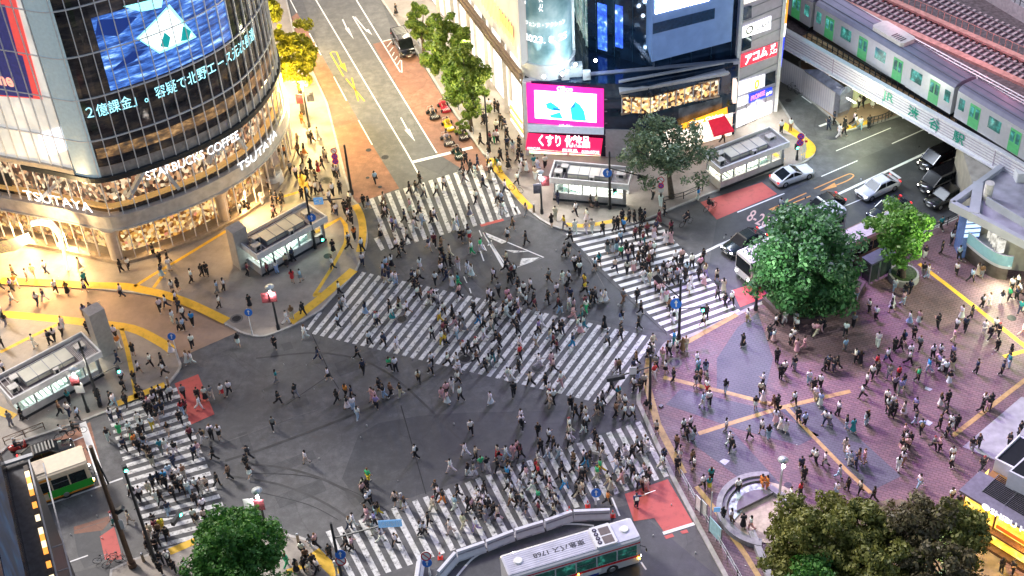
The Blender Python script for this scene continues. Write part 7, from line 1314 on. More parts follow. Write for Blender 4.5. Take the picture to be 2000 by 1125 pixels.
# tiles read off the photograph: (x offset, y offset, zoom) then feet positions with clothes: top colour, bottom colour, bottom kind, extra
# bottom kind: t trousers, h shorts, w wide trousers, k long skirt or dress, m short skirt; extra: b backpack, t shoulder bag, s shopping bag, . nothing; capital first letter = standing
TILES = [
(0, 480, 4.55, 'A', '''130 285 akt.|150 370 owt.|110 400 vkt.|250 315 wch.|305 275 cch.|415 250 wnt.|120 520 csh.|340 525 wnt.|400 495 nwt.|505 425 wkt.|605 430 akk.|760 410 wnm.|765 355 tkt.|715 215 cck.|1080 235 Kkth|1150 215 Wkt.|1085 455 wntt|820 625 nkt.|760 635 vak.|885 725 nnt.|930 685 kkt.|60 715 kgt.|20 650 wgt.|830 810 kgtt|790 790 kkt.|8 400 kkt.|570 750 wwt.|560 800 wkt.'''),
(0, 540, 3.516, 'A2', '''240 490 wwt.|345 465 nktb|380 440 wkt.|425 400 wnt.|450 370 wwt.|15 490 kkt.|35 670 wkt.|820 495 owt.|800 430 wkt.|920 540 kkm.|815 600 nnt.|960 670 wkh.|1040 620 wkt.|1120 620 kkt.|1130 680 wkt.|930 740 kgt.|860 790 kktb|680 850 kkt.|160 990 kkt.|80 1020 ggt.|480 870 tkt.|420 950 akt.|480 960 wnt.|545 985 skt.|690 880 knt.|1290 600 wwk.|1320 600 wwt.|1180 530 cwk.|1325 490 wkt.|1235 240 nkt.|1640 480 kwm.'''),
(500, 140, 3.15, 'B', '''90 65 kkt.|135 195 kkt.|165 190 kkt.|190 265 wkt.|150 310 ckt.|125 290 okt.|105 250 cyt.|160 400 okh.|260 455 agt.|285 320 oot.|330 425 wkt.|350 440 kkt.|300 515 kok.|262 515 akt.|180 530 okt.|150 540 kct.|215 630 gkt.|250 660 Wkt.|285 650 gkt.|290 570 akt.|340 610 kkk.|385 625 mrk.|410 600 kkt.|425 540 wgk.|435 555 ckh.|485 650 Wkt.|505 655 gkt.|320 670 kkt.|370 680 kkt.|345 750 Wkt.|370 755 Wkt.|405 760 nkm.|475 765 Wkt.|520 750 kkt.|285 785 Kkt.|320 790 Skt.|60 665 mwt.|80 725 wkt.|455 810 Wnt.|580 815 Wkt.|10 590 kkt.|40 815 wwt.|130 815 Kkt.|165 815 Kkt.|100 810 Kkt.|100 400 kkt.|385 420 cct.|735 690 sktt'''),
(200, 480, 3.413, 'C', '''345 70 Kkt.|390 125 kkt.|440 115 kkt.|400 210 nsk.|450 165 wck.|470 310 Wgh.|510 300 Kkh.|495 385 wkm.|600 245 Wkt.|670 205 Kktb|700 200 Kkt.|770 315 Sgt.|815 300 Wkt.|785 415 Wkt.|390 440 wkt.|430 415 wnt.|515 570 gkt.|475 515 Wwt.|545 495 wkt.|605 530 bkt.|545 570 skt.|600 690 wkt.|985 410 Kkk.|990 400 Kwk.|905 680 kwk.|975 200 Mktt'''),
(430, 240, 3.516, 'C2', '''140 640 Skt.|175 600 Kkt.|200 610 Kkt.|75 670 Kkt.|375 640 Kkt.|425 610 Kgt.|370 660 Pkt.|290 580 Wnt.|460 985 ckk.|500 950 nkt.|390 1030 Wst.|330 1050 Mkt.|500 1095 Rrm.|555 1090 Sgm.|780 890 Kkk.|775 1010 wkt.|890 870 kkt.|885 840 Wkt.|925 800 Okt.|885 680 Wkt.|905 700 Kkt.|875 640 Kkt.|890 600 Kkt.|800 640 Wnt.|780 620 Kkt.|975 880 wkt.|980 980 wnt.|15 1125 wkt.|640 770 Kkt.|860 620 Kkt.|905 650 Kkt.|880 570 Wkt.'''),
(680, 320, 4.55, 'D', '''265 190 sktb|140 385 kkt.|185 400 ksm.|320 360 cat.|345 465 kkt.|315 440 kkt.|405 470 wkt.|550 270 kkt.|605 265 kgt.|640 190 kkt.|675 195 kkt.|700 160 wkt.|750 225 sgt.|855 230 wkt.|790 285 wkt.|555 430 pwt.|605 420 wnt.|640 450 wat.|770 510 wnt.|745 530 akt.|395 585 vkt.|430 600 sgt.|480 545 nkt.|505 520 nkt.|595 530 wkt.|660 540 wst.|635 470 nkt.|530 690 ckt.|545 620 nnt.|590 600 wwt.|290 655 wkk.|400 730 swm.|430 780 wkt.|490 790 kkt.|720 770 nwh.|770 735 mkt.|910 600 wktb|945 600 wwk.|925 540 wkt.|970 560 wst.|830 760 aah.|120 740 wkt.|120 815 wnt.|30 530 Kkt.|45 540 Nkt.|40 660 Okt.|20 750 Kkt.|60 690 Wkt.|15 440 Kkt.|680 300 wnt.|330 480 wkt.|450 640 kst.|520 570 wnt.'''),
(860, 280, 4.096, 'E', '''35 365 wkm.|85 710 wkt.|130 695 wwk.|105 660 wktb|235 585 kgk.|285 480 wkt.|300 480 kkt.|345 360 nkt.|300 190 nnt.|245 240 kkt.|280 265 swt.|180 230 kkt.|190 320 kgt.|205 170 kkt.|350 260 wkt.|395 295 kck.|385 180 wkt.|410 240 wkt.|520 400 wnt.|620 330 wktb|490 490 snt.|555 495 kntt|480 560 wwt.|505 570 wwt.|460 480 wkt.|685 580 Cgt.|580 690 akm.|540 780 wkm.|685 810 kkt.|165 790 kkt.|225 750 nkt.|235 780 wrm.|195 800 kgt.|890 665 Kkm.|920 610 Cct.|940 480 nnt.|545 205 kkk.|480 140 kkt.|465 210 twm.|620 150 kkt.|655 160 nkt.|640 240 wwt.|690 230 wwk.|650 210 wkt.|750 200 twt.|780 225 wst.|760 290 cwt.|840 200 wkt.|390 70 kkt.|535 50 nkt.|580 70 swh.|630 90 kkt.|440 210 yyt.|480 235 wyt.|990 680 ygt.'''),
(740, 0, 3.517, 'E2', '''120 105 kkk.|885 1030 nkt.|870 900 nkt.|855 890 kkt.|820 780 kkt.|800 770 kkt.|760 770 wkt.|840 870 kkt.|720 860 kkt.|740 850 wkt.|795 980 wet.|815 985 wkt.|920 1050 skk.|965 1020 kkt.|700 1000 kkt.|765 990 mkt.|960 1100 kkt.|985 1100 nnt.|1015 1110 wkt.|885 1120 kkt.|830 1100 kkt.|750 1120 nkt.|675 1120 kkt.|810 910 wkt.|880 960 kkt.|985 170 wkt.'''),
(900, 230, 3.409, 'E3', '''865 595 Kkm.|905 600 Ckk.|650 570 Nnt.|765 650 wktb|840 690 wwk.|685 730 ywt.|760 770 wwt.|835 770 cwt.|875 765 cwt.|605 725 Kkh.|635 680 Ckt.|945 780 kkt.|1020 750 Kkt.|1045 745 Kkt.|1075 700 Kkt.|1085 760 Bkt.|1120 695 Kkt.|1155 700 Kkt.|1195 680 Kkt.|1225 690 Nkt.|1205 710 kkt.|1280 540 Ckt.|1330 590 Wwt.|1355 650 Kkt.|1580 550 Bwt.|1320 700 mmk.|720 250 nkt.|755 240 Wkt.|1745 165 kkt.'''),
(1090, 400, 5.12, 'F', '''55 215 yww.|180 275 wwt.|290 310 wwt.|325 285 wwt.|285 190 gwkb|455 295 kkt.|480 270 kkt.|175 110 wktb|120 375 kkt.|65 520 gktt|110 500 kcm.|165 640 wkt.|215 600 gkt.|195 660 kkt.|215 700 wkt.|45 790 wwt.|110 790 wkt.|265 815 ykt.|370 660 skm.|410 610 tkm.|545 480 gwk.|495 480 kgk.|530 490 sgk.|585 460 nsk.|625 395 snt.|655 270 bkt.|570 670 cnt.|690 690 ckt.|755 670 wpk.|630 540 ekt.|680 490 kkt.|770 350 mkt.|820 320 kkt.|850 400 mtt.|890 310 mkt.|960 340 pwk.|980 290 nkt.|740 520 kkt.|800 600 kkt.|840 690 kkt.|850 560 kkt.|905 640 mkt.|935 570 wkt.|880 520 kkt.|1000 210 mmk.|820 480 wkt.|920 500 pkt.|960 500 wkt.|870 700 kkt.|910 760 kst.|980 740 kkt.|850 780 wwt.|920 800 cct.|1000 790 kkt.|700 560 pnt.'''),
(1240, 420, 3.4125, 'G', '''30 360 kkt.|60 370 kkt.|75 400 kkt.|110 380 kkt.|90 330 kkt.|115 310 wwt.|20 350 wkt.|50 480 wgk.|95 490 awt.|145 510 pkt.|130 470 kkt.|175 450 kkt.|200 440 gkt.|235 430 wwt.|265 420 kkt.|210 580 pwk.|185 570 wwk.|230 640 akt.|270 700 wwt.|250 720 wwtb|260 640 mkt.|240 470 gkt.|295 400 kwt.|305 360 kkt.|345 400 skt.|270 330 wkt.|315 310 pkt.|380 350 wkt.|455 310 kkt.|435 370 pkt.|425 430 kkt.|470 410 cvt.|460 470 wpk.|370 490 wwt.|360 520 wwm.|545 440 ckm.|590 510 cck.|550 560 gkt.|600 610 kkt.|645 600 wkt.|455 740 wkm.|475 690 kkt.|750 710 wcwt|15 580 kkt.|40 660 kkt.|25 760 kkt.|205 190 wwk.|240 190 ppk.|240 120 mkt.|190 540 pwt.|160 540 pkt.|250 380 wkt.|280 450 gkt.|150 400 kkt.|190 400 kgt.|300 430 wwt.|335 440 kkt.|220 400 wkt.'''),
(190, 720, 4.55, 'H', '''230 130 wktb|340 150 kkt.|235 225 kkt.|265 340 kktb|130 320 kkt.|160 340 wst.|130 460 wnt.|215 470 nnh.|400 270 Kkt.|430 310 Kkt.|380 260 Kkt.|520 290 kkt.|580 290 kkt.|640 270 kktb|665 270 wkt.|775 265 gkt.|905 290 kkt.|915 360 wwt.|965 280 wkk.|1020 265 gct.|1115 250 wrm.|1180 230 wkt.|745 490 kkt.|760 400 rst.|790 390 mkh.|585 400 nkm.|540 420 nkt.|490 420 kkt.|450 410 kkt.|375 500 wwt.|500 540 wyt.|540 490 kct.|640 590 kcm.|395 620 kkt.|300 590 wwt.|210 600 eem.|320 640 gekt|105 640 kwtt|250 735 nkt.|370 740 kktt|345 700 oat.|430 700 kst.|575 750 tgt.|620 740 wwm.|700 770 kwt.|835 640 mkt.|870 800 nkt.|905 770 pws.|945 660 kwtb|1020 620 wktb|1090 620 wkm.|1040 810 kkt.|480 800 kkt.|440 780 kct.|15 320 Kkt.|570 260 wkt.|410 560 wkt.|470 380 pkt.|510 330 wkt.'''),
(220, 880, 3.343, 'I', '''265 100 kct.|240 80 kkt.|545 50 kkt.|580 30 pwt.|660 60 kktb|765 185 akt.|900 175 kwm.|690 230 kkt.|620 255 ckm.|590 270 cct.|555 270 wkt.|500 285 wst.|470 285 kkt.|400 320 kkt.|350 220 bnt.|310 225 nkt.|270 240 nkt.|245 285 cct.|190 320 wkt.|160 330 wkt.|320 345 kkt.|295 350 wwt.|410 230 kkt.|380 180 swt.|440 200 wwt.|470 180 act.|405 110 nnt.|545 360 kkt.|540 470 wkt.|560 500 kct.|610 470 ckt.|370 420 nst.|365 590 kktb|115 475 cct.|330 530 yyt.|290 540 mct.|250 570 cct.|240 600 cct.|300 620 kkt.|320 740 kkt.|370 740 wktb|320 810 kkt.|405 800 kkt.|485 800 wktb|265 690 kkt.|240 660 kkt.|290 660 kkt.|350 250 kkt.|430 270 kkt.|130 300 wkt.|15 490 wtt.|600 400 wkt.|455 240 wkt.|275 500 kct.|310 560 akt.'''),
(640, 480, 5.117, 'J', '''60 240 wkt.|60 60 kkk.|225 50 kkm.|350 200 nst.|640 215 wkk.|615 320 nnt.|590 250 skt.|585 380 nct.|690 390 wst.|650 380 wst.|925 245 wwm.|850 375 nkt.|880 380 wkt.|920 360 ckt.|1080 390 wktb|1135 460 wkk.|905 540 wkt.|920 500 kat.|880 530 wkt.|1020 600 kwt.|1070 580 wkt.|1100 590 wgt.|1160 690 wktt|720 640 ackk|800 690 wkh.|625 670 kkt.|650 740 wtk.|600 810 gst.|490 800 wntb|510 790 wkt.|380 690 nsk.|135 660 gkt.|175 620 wwt.|120 490 wkt.|110 815 wkt.|690 110 wkt.|720 120 kkt.|770 110 kgt.|1140 300 wkt.|1130 250 akt.|870 440 kkt.|1120 760 wyts|1050 560 pwt.|560 300 snt.'''),
(820, 480, 5.117, 'K', '''20 240 wwt.|85 60 wwt.|250 200 nkt.|220 130 kkt.|270 350 nntt|310 210 kkt.|300 120 cct.|385 240 pwt.|520 310 wwk.|480 280 wwt.|520 85 wet.|610 60 ewt.|740 350 wktb|790 500 gkt.|780 500 kwt.|870 190 ckt.|900 380 kkt.|860 260 kkt.|920 320 mkt.|945 310 wktb|1000 530 wwwt|985 450 kkt.|1040 490 wkt.|1110 460 wkt.|1065 610 wkt.|1150 650 mkm.|325 415 wwkt|385 400 tet.|400 520 pktt|720 580 wktb|880 560 pktb|900 610 ppt.|870 640 wkt.|840 690 kkt.|910 680 wkt.|960 690 kkt.|990 750 vkt.|770 740 wktt|710 720 kkt.|590 790 nbt.|540 690 kkt.|470 760 wkt.|330 720 kkk.|230 690 wkt.|255 660 wnt.|180 790 wgts|410 800 gkt.|350 810 kpt.|1080 800 snt.|1140 590 kkt.|880 790 mkt.|740 800 ckt.|940 800 wkt.|980 640 wpt.|870 720 wwt.|1210 810 wwt.|640 820 gkt.|150 580 gkt.|130 540 kst.|190 540 pwt.|205 450 wktt|690 560 wkt.|320 800 wkt.'''),
(1000, 500, 4.55, 'L', '''330 230 gatt|440 240 wwt.|510 250 wkt.|570 140 kkt.|610 180 wkt.|600 160 kkt.|650 340 ykt.|700 410 skt.|720 415 kktt|790 415 wwk.|830 410 wwk.|400 355 wkm.|490 340 kgt.|320 420 kkt.|430 510 kstt|415 480 mkt.|510 480 wwt.|520 400 nkt.|550 490 pgt.|520 600 pwt.|545 570 ppt.|650 470 mkt.|660 500 wet.|620 560 gtt.|640 640 wtt.|610 690 wpk.|650 740 catt|590 670 wwt.|740 400 gkt.|975 600 kwmb|990 415 gat.|1110 400 kkt.|1135 410 kgt.|1145 525 kkt.|1115 635 kckt|820 650 kkk.|850 800 gkt.|970 740 kkt.|540 810 nbt.|425 690 kkt.|450 690 knt.|310 700 ckt.|340 760 cst.|230 750 nwt.|290 640 wkt.|370 690 kkt.|240 690 vkt.|370 810 mkt.|1150 560 nkt.|1250 810 cct.|675 800 wwt.|215 800 wct.|270 660 pkt.'''),
(840, 620, 4.55, 'M', '''120 160 mkt.|140 250 yktt|240 190 wst.|110 240 wyts|230 120 nkt.|300 120 ggk.|150 130 kkt.|430 80 bkt.|430 160 ckt.|550 130 cgt.|625 190 nktb|620 260 kkt.|590 240 kkt.|700 90 cct.|780 150 kkt.|230 340 kkt.|300 330 wktb|345 320 kkt.|400 240 agt.|415 410 akt.|410 300 wkt.|620 390 kgt.|560 400 ktt.|490 480 kktt|525 440 wgt.|160 430 wkt.|240 430 wwt.|255 490 wwt.|295 480 wkt.|255 590 wktb|200 650 wwt.|150 700 pkt.|155 770 pwk.|110 740 ppt.|270 740 wkt.|540 775 wwk.|745 700 kkr.|800 370 rkt.|790 490 kkt.|720 570 wwt.|690 560 wwt.|850 620 kkt.|890 610 ckt.|930 620 wwk.|1030 620 kkt.|1070 620 skt.|1060 690 wkt.|1100 480 pkt.|1080 430 ppt.|1130 310 mkt.|1040 190 swt.|960 190 vkt.|960 270 wct.|1160 140 nkt.|1070 800 cct.|1100 760 wkt.|1060 760 wkt.|1165 610 wpt.|20 190 wkt.|10 510 gkt.|990 110 wkt.|15 430 wkt.|650 130 wkt.|480 200 wwt.|800 290 wwt.|970 440 wwt.'''),
(1080, 640, 4.55, 'N', '''60 60 kkt.|180 200 nbt.|175 180 knt.|230 60 wwk.|290 60 catt|490 160 gkt.|500 150 ggt.|615 100 kgt.|570 330 nntb|585 400 aktb|560 400 pwt.|740 330 akt.|715 400 nkt.|180 440 kkt.|95 530 wktb|60 520 kkt.|15 390 wpt.|30 220 kkt.|890 250 wwt.|850 290 kkt.|915 370 gktb|900 450 rwt.|1000 410 wkm.|1070 480 kkt.|1060 470 kkt.|1040 240 wkt.|1020 240 kkt.|1100 210 wwtt|1150 210 aak.|1075 150 btt.|770 570 kktb|810 530 ckt.|720 560 wkt.|520 580 kkt.|490 580 pkt.|580 640 tkt.|590 690 cct.|640 720 wkt.|440 680 gkt.|470 670 wkt.|430 760 gkt.|390 790 kcht|400 740 kgt.|160 730 kkt.|200 800 kkt.|290 815 wwt.|710 810 wktb|640 810 wkt.|830 760 kpt.|20 690 wkt.|975 300 pct.|1180 200 cct.|860 250 kkt.|750 470 kst.|560 790 akt.|260 790 kkt.'''),
(640, 900, 4.096, 'O', '''330 175 eyt.|290 240 cct.|285 275 pkt.|320 250 kkt.|320 360 wktb|340 330 wkt.|410 430 kyts|385 440 kst.|320 480 ppt.|310 460 wkt.|545 350 ckmb|620 390 kwm.|870 270 kkt.|890 310 wkt.|925 340 koet|1045 290 kkt.|850 400 ccwt|810 520 kkt.|780 590 wkt.|745 590 wkt.|980 580 wct.|545 690 wktb|430 650 gwtt|365 590 gct.|380 520 vkt.|180 550 wnt.|150 690 kkt.|200 720 pkt.|210 530 wwt.|985 95 wwt.|1020 390 swt.|1055 300 kkt.|20 780 kkt.|160 710 kkt.|600 370 gct.'''),
(880, 850, 4.309, 'P', '''125 180 www.|215 210 ckt.|260 290 egt.|310 300 kww.|400 310 kkt.|400 190 crwt|470 210 wstt|530 195 ppt.|590 190 mkt.|560 150 pkt.|150 345 kww.|200 350 gww.|75 520 nkt.|50 610 swt.|180 640 pkt.|150 630 kkt.|230 540 wwt.|290 490 kkt.|280 540 kkt.|245 580 wkt.|260 690 kkt.|300 720 ggt.|270 650 wkt.|400 710 cptt|370 680 kkt.|490 300 kkt.|480 380 bkt.|480 460 wkt.|520 500 wkt.|515 590 wat.|490 350 wnt.|640 380 pwt.|620 340 nkt.|610 590 wkt.|640 690 kgt.|740 360 rkt.|720 310 rkt.|690 470 wwt.|740 570 ekt.|745 670 mkt.|800 400 wkt.|840 520 pwt.|840 580 kwt.|890 610 wktb|920 390 kkt.|940 330 kkt.|820 200 wst.|910 190 wstt|740 240 wwt.|760 150 kkt.|830 60 wkt.|110 780 cct.|215 815 wvt.|25 300 wwt.|700 420 wkt.|590 470 wwt.|280 600 wkt.|870 690 ckt.|560 600 kkt.|330 640 kkt.'''),
(1060, 800, 4.096, 'Q', '''60 250 wktb|522 765 okt.|10 320 kkt.|210 300 wkt.|215 180 wct.|260 90 kkt.|330 190 kwt.|350 150 wktt|435 70 akt.|480 20 kkt.|720 95 wktb|690 70 wkt.|440 320 kat.|420 260 kkt.|480 380 kwt.|350 460 kbt.|330 430 wkt.|240 500 kkt.|250 440 akt.|300 550 ppt.|310 570 kkt.|180 640 wbt.|45 390 wst.|130 390 swt.|130 560 kkt.|150 480 kkt.|60 740 wkt.|110 790 wktb|60 640 pkt.|290 700 cct.|270 690 kkt.|320 680 ckt.|340 570 kkt.|435 560 ectt|460 510 eyt.|545 650 cck.|520 600 wct.|590 500 wst.|600 440 kkt.|630 590 ppw.|650 560 wwt.|655 380 wwt.|715 400 kkt.|720 550 kkt.|755 330 gkt.|790 360 kkt.|840 350 wwt.|820 320 wwt.|760 630 wktt|830 650 wpt.|810 540 pst.|830 600 kkt.|955 470 wcwt|970 420 nktb|910 190 ckm.|610 410 nst.|690 500 wkt.|850 570 pkt.|800 640 ckt.|380 440 kgt.|20 570 kkt.|90 320 kkt.'''),
(1280, 600, 4.096, 'R', '''750 115 wwm.|700 315 kkk.|910 250 kktt|945 280 wpk.|960 160 wkt.|990 150 kkt.|1035 130 wwt.|970 440 kkt.|1000 570 kkt.|1030 540 wkt.|1110 500 kgts|1100 280 wnt.|1080 300 wkt.|1130 360 ppk.|860 630 wkt.|840 700 ckt.|860 760 wwk.|800 815 kwm.|940 810 aat.|975 815 kkt.|560 680 kstb|400 530 nst.|340 520 stt.|330 470 wwt.|325 640 kwmb|410 620 gkt.|360 600 akt.|430 780 wkt.|380 800 swt.|410 690 wrh.|1110 780 wktb'''),
(1520, 580, 4.55, 'S', '''10 265 kkt.|60 240 wwt.|150 250 wwt.|160 310 wkt.|130 390 knt.|100 430 kkt.|170 490 ppk.|230 460 ppt.|335 350 pct.|310 345 pkt.|395 300 kktt|370 310 kpt.|595 345 wkt.|665 265 gkt.|800 135 wkt.|860 205 wktb|1000 135 kwmt|880 440 wwww|590 485 sgt.|680 585 wktb|725 600 kkk.|410 660 kkt.|440 640 nkt.|485 660 knt.|520 640 kkt.|150 645 kktt|20 715 kkt.|55 700 wkt.|270 775 wst.|370 810 wkt.|965 580 wktt|1030 480 kkt.|1080 480 kkt.|870 640 rkt.|880 690 kkt.|830 730 wkt.|1060 740 rkh.|980 730 ggt.|780 800 wkt.|660 40 wnt.|690 30 pst.'''),
(1740, 500, 4.096, 'T', '''255 165 kgt.|290 180 wst.|520 155 wkt.|640 210 skt.|720 175 agt.|690 160 cck.|150 300 nkt.|110 330 knt.|95 395 pst.|25 285 wst.|60 200 Kktt|10 400 wwk.|145 545 wsk.|220 540 pwkt|180 665 kkt.|95 700 kkmb|30 760 kkt.|225 750 gkt.|370 575 kkt.|560 505 wwk.|640 500 kkt.|590 600 nkt.|500 690 pct.|520 600 wkt.|730 410 wktb|780 400 wwt.|880 380 nwt.|940 360 ekt.|1000 350 nkt.|1020 330 wkt.|960 280 wkt.|1030 465 tntt|1050 640 wpt.|740 630 wwt.|790 670 kktt|855 650 kkt.|830 600 wkt.|845 765 kkt.|490 815 vkt.|330 815 wkt.|390 810 wkt.|950 815 kkt.|150 820 wgt.|1050 440 ntt.|1010 250 wkt.|270 20 kwt.|540 30 skt.'''),
(1280, 760, 4.096, 'U', '''250 410 kktt|225 340 wkt.|310 405 kstt|280 330 wkt.|565 340 wgt.|610 500 kktt|590 450 wwt.|745 400 gkt.|850 350 whhh|905 395 kst.|960 270 wpk.|1000 325 wwk.|1040 340 wwk.|170 480 akt.|200 550 pwm.|175 650 kktt|310 650 wkh.|295 590 akt.|380 800 wkt.|430 810 tym.|60 560 nkt.|50 640 wct.|1140 260 kkt.|430 170 swt.|10 350 ckt.|660 830 wkt.'''),
(1540, 740, 4.55, 'V', '''45 215 wktb|75 190 gkt.|240 190 wct.|280 240 swkt|220 120 kkt.|280 80 wkt.|180 45 sst.|90 400 kkt.|140 420 sktb|110 380 kkt.|320 400 wnt.|360 410 wgt.|440 320 wkt.|510 450 kst.|570 475 ttk.|680 410 gst.|700 400 kst.|650 170 wkt.|900 340 kkt.|880 290 wkt.|940 320 kkt.|920 260 wkt.|870 220 wkt.|1020 320 cwkt|990 130 vgt.|940 100 gkt.|500 640 cct.|520 720 wst.|545 760 swt.|590 800 nnt.|620 740 aph.|670 750 pph.|240 755 wkt.|320 775 wktt|215 730 wkt.|700 100 wkt.|1000 650 kpm.|1040 580 wkt.|1050 640 pkt.|1010 760 wat.|970 810 wwt.|1070 600 kkt.|110 815 nkt.|1015 700 ckt.'''),
(1760, 700, 4.096, 'W', '''130 185 ektb|215 110 bst.|300 85 vkt.|320 100 wwt.|380 205 kwk.|350 130 wkt.|405 90 kct.|290 60 pkt.|400 60 kkt.|600 120 nkt.|800 135 nkt.|855 75 tst.|310 385 kwk.|365 370 kkt.|25 410 wct.|110 420 vkt.|110 530 kst.|155 600 sktb|300 570 kkt.|350 470 kkt.|390 560 wktt|440 560 kkt.|380 610 wgt.|255 730 gkt.|300 740 pkt.|360 640 kkt.|640 430 kkt.|690 410 kpt.|710 390 kkt.|660 380 wkt.|560 740 kgt.|610 720 kkt.|400 815 wkt.|940 620 kkt.|860 700 kkt.|20 720 wwt.|70 700 kkt.|20 640 pkt.|15 230 kst.|60 50 wkt.'''),
(540, 1000, 6.55, 'X', '''140 700 eet.|260 770 kkkb|360 750 kkt.|440 730 kkt.|530 780 wkt.|510 450 pktt|440 460 gwt.|640 600 kww.|740 580 nwt.|930 260 wnt.|1000 240 wnt.|900 470 kkt.|970 510 pkt.|790 780 wct.|340 560 wkt.|430 800 cct.|480 700 kkt.|390 640 akt.'''),
(480, 480, 3.516, 'Y', '''205 710 kkt.|500 785 nnt.|570 925 wkm.|215 940 tgt.|345 1040 kgtt|630 1075 kkt.|655 460 nnt.|410 640 wwt.|770 780 kkt.|810 875 nktt|990 855 ekt.|1030 860 wkt.|950 1045 kst.|1000 1035 akt.|1065 1035 kct.|890 1080 ppt.|870 1060 ppt.|920 1000 kkt.|700 1120 kwk.|730 1050 nkt.|690 1040 okt.|740 1130 wst.|900 1120 vkt.|1190 940 wktb|1250 910 kwt.|1280 880 wkt.|850 680 wkt.|950 690 nktt|1040 720 wwt.|40 400 kkt.|20 430 kwt.|395 475 kktt|285 540 wwww|320 500 act.|230 1090 kkt.'''),
(480, 800, 3.462, 'Z', '''190 135 gkt.|410 365 wct.|760 65 wst.|1150 330 wktb|1525 165 wktb|1380 420 www.|1490 315 www.|35 460 kwt.|10 400 kkt.|20 340 kkt.|690 20 kkt.'''),
(920, 800, 3.462, 'Z2', '''345 130 wktb|340 90 wwt.|455 180 kkt.|530 215 wktb|0 160 wkt.|660 260 wkt.|670 200 cwt.|710 70 kkt.|770 180 kkt.|845 50 awt.'''),
(1340, 820, 3.689, 'Z3', '''930 315 wkt.|990 330 wktt|845 440 kkt.|820 545 rkt.|385 530 wkt.|265 725 kkt.|325 735 wat.|410 775 kkk.|465 790 wpt.|545 490 oot.|580 500 oot.|750 590 wkt.|1140 280 wwt.|1160 290 pwt.|1190 320 wst.|1210 380 nkt.|1160 510 kkt.|1250 530 ckt.|1080 550 wst.|1100 420 wst.|155 500 kytt|115 540 wat.|180 440 tkt.|60 370 wkt.'''),
(1640, 820, 3.689, 'Z4', '''800 345 wktt|140 540 ckt.|240 580 kkt.|50 530 kkt.|420 400 wst.|460 320 wat.|570 490 wst.|800 590 wkt.|850 640 kkt.|1160 1090 kkt.|1240 1110 kkt.|1020 370 kkt.|940 220 kgt.|990 200 kgt.'''),
(1480, 0, 3.31, 'T2', '''455 840 nnt.|490 805 nkt.|555 875 kkt.|525 890 wwt.|560 840 kkt.|630 825 wgt.|660 840 wst.|715 830 Kkt.|740 690 wwk.|650 700 wkt.|680 690 kkt.|210 845 wat.|150 860 wkt.|620 810 wkt.'''),
(1400, 250, 3.215, 'T3', '''1410 790 kkt.|1300 935 kkt.|1330 940 kst.|1505 925 wkt.|1590 970 skt.|1660 930 agt.|1470 730 wkt.|1500 740 wst.|1405 640 tkt.|1520 610 pkt.|1545 650 ewt.|1115 1020 wst.|1215 1060 nkt.|1165 1085 knt.|1150 960 kktt|1500 660 kkt.|1860 1000 wkt.|1895 1010 ckt.|1790 1100 nwt.'''),
]
PEOPLE = []
for ox, oy, sc, tn, data in TILES:
    for e in data.split('|'):
        a, b_, code = e.split(); PEOPLE.append((ox+float(a)/sc, oy+float(b_)/sc, code, tn))
# drop double readings of one person from overlapping tiles
keep = []
for p in PEOPLE:
    for q in keep:
        d2 = (p[0]-q[0])**2+(p[1]-q[1])**2
        if (p[3] != q[3] and d2 < 11.5**2) or d2 < 3.6**2: break
    else: keep.append(p)
PEOPLE = keep
EXCL = [(1243, 992, 14)]
def inside(x, y, poly):
    c = False; n = len(poly)
    for i in range(n):
        x0, y0 = poly[i]; x1, y1 = poly[(i+1) % n]
        if (y0 > y) != (y1 > y) and x < (x1-x0)*(y-y0)/(y1-y0)+x0: c = not c
    return c
AREAS = [('upper crossing', [(715, 385), (965, 310), (1018, 420), (765, 492)], ((761, 487), (1004, 421)), 'road'), ('diagonal crossing', [(600, 650), (702, 525), (1285, 655), (1180, 797)], ((640, 590), (1225, 722)), 'road'),
    ('right crossing', [(1095, 455), (1282, 414), (1448, 606), (1308, 660)], ((1190, 440), (1380, 630)), 'road'), ('bottom crossing', [(615, 1045), (1252, 820), (1315, 935), (690, 1142)], ((690, 1080), (1280, 880)), 'road'), ('left crossing', [(200, 800), (350, 752), (455, 1030), (295, 1072)], ((270, 780), (370, 1050)), 'road')]
PAVES = [[(-120, 550), (-150, 380), (300, -60), (530, -130), (575, 60), (640, 200), (675, 340)]+S1k[:-1], [(-120, 1000), (-120, 612), (0, 610), (60, 614), (128, 620), (256, 634), (338, 676), (354, 716), (327, 753), (236, 790), (208, 804), (160, 823), (16, 871)], [(680, -130)]+S3k+[(1519, 100), (1500, -100)], S4k+[(2300, 1500), (2300, 400)], [(200, 1300), (215, 1112), (260, 1091), (380, 1053), (440, 1047), (530, 1030), (600, 1052), (670, 1130), (600, 1400)], [(1632, 238), (1700, 244), (1850, 185), (1800, 60), (1560, 120)]]
PNAME = ['upper left pavement', 'lower left pavement', 'top centre pavement', 'plaza', 'bottom left pavement', 'under the bridge']
def where(x, y):
    for i, p in enumerate(PAVES):
        if inside(x, y, p): return PNAME[i], None, .14
    for n, p, d, g in AREAS:
        if inside(x, y, p): return n, d, 0.02
    return 'open asphalt', None, 0.02
COLW = {'white': 0, 'black': 1}
KIND = {'t': ('trousers', 'trousers'), 'h': ('shorts', 'shorts'), 'w': ('wide trousers', 'wide'), 'k': ('long skirt', 'skirt'), 'm': ('short skirt', 'short_skirt')}
EXT = {'b': ('backpack', 'b'), 't': ('shoulder bag', 't'), 's': ('shopping bag', 's'), 'k': ('shoulder bag', 't'), 'w': (None, None), '.': (None, None), 'h': (None, None)}
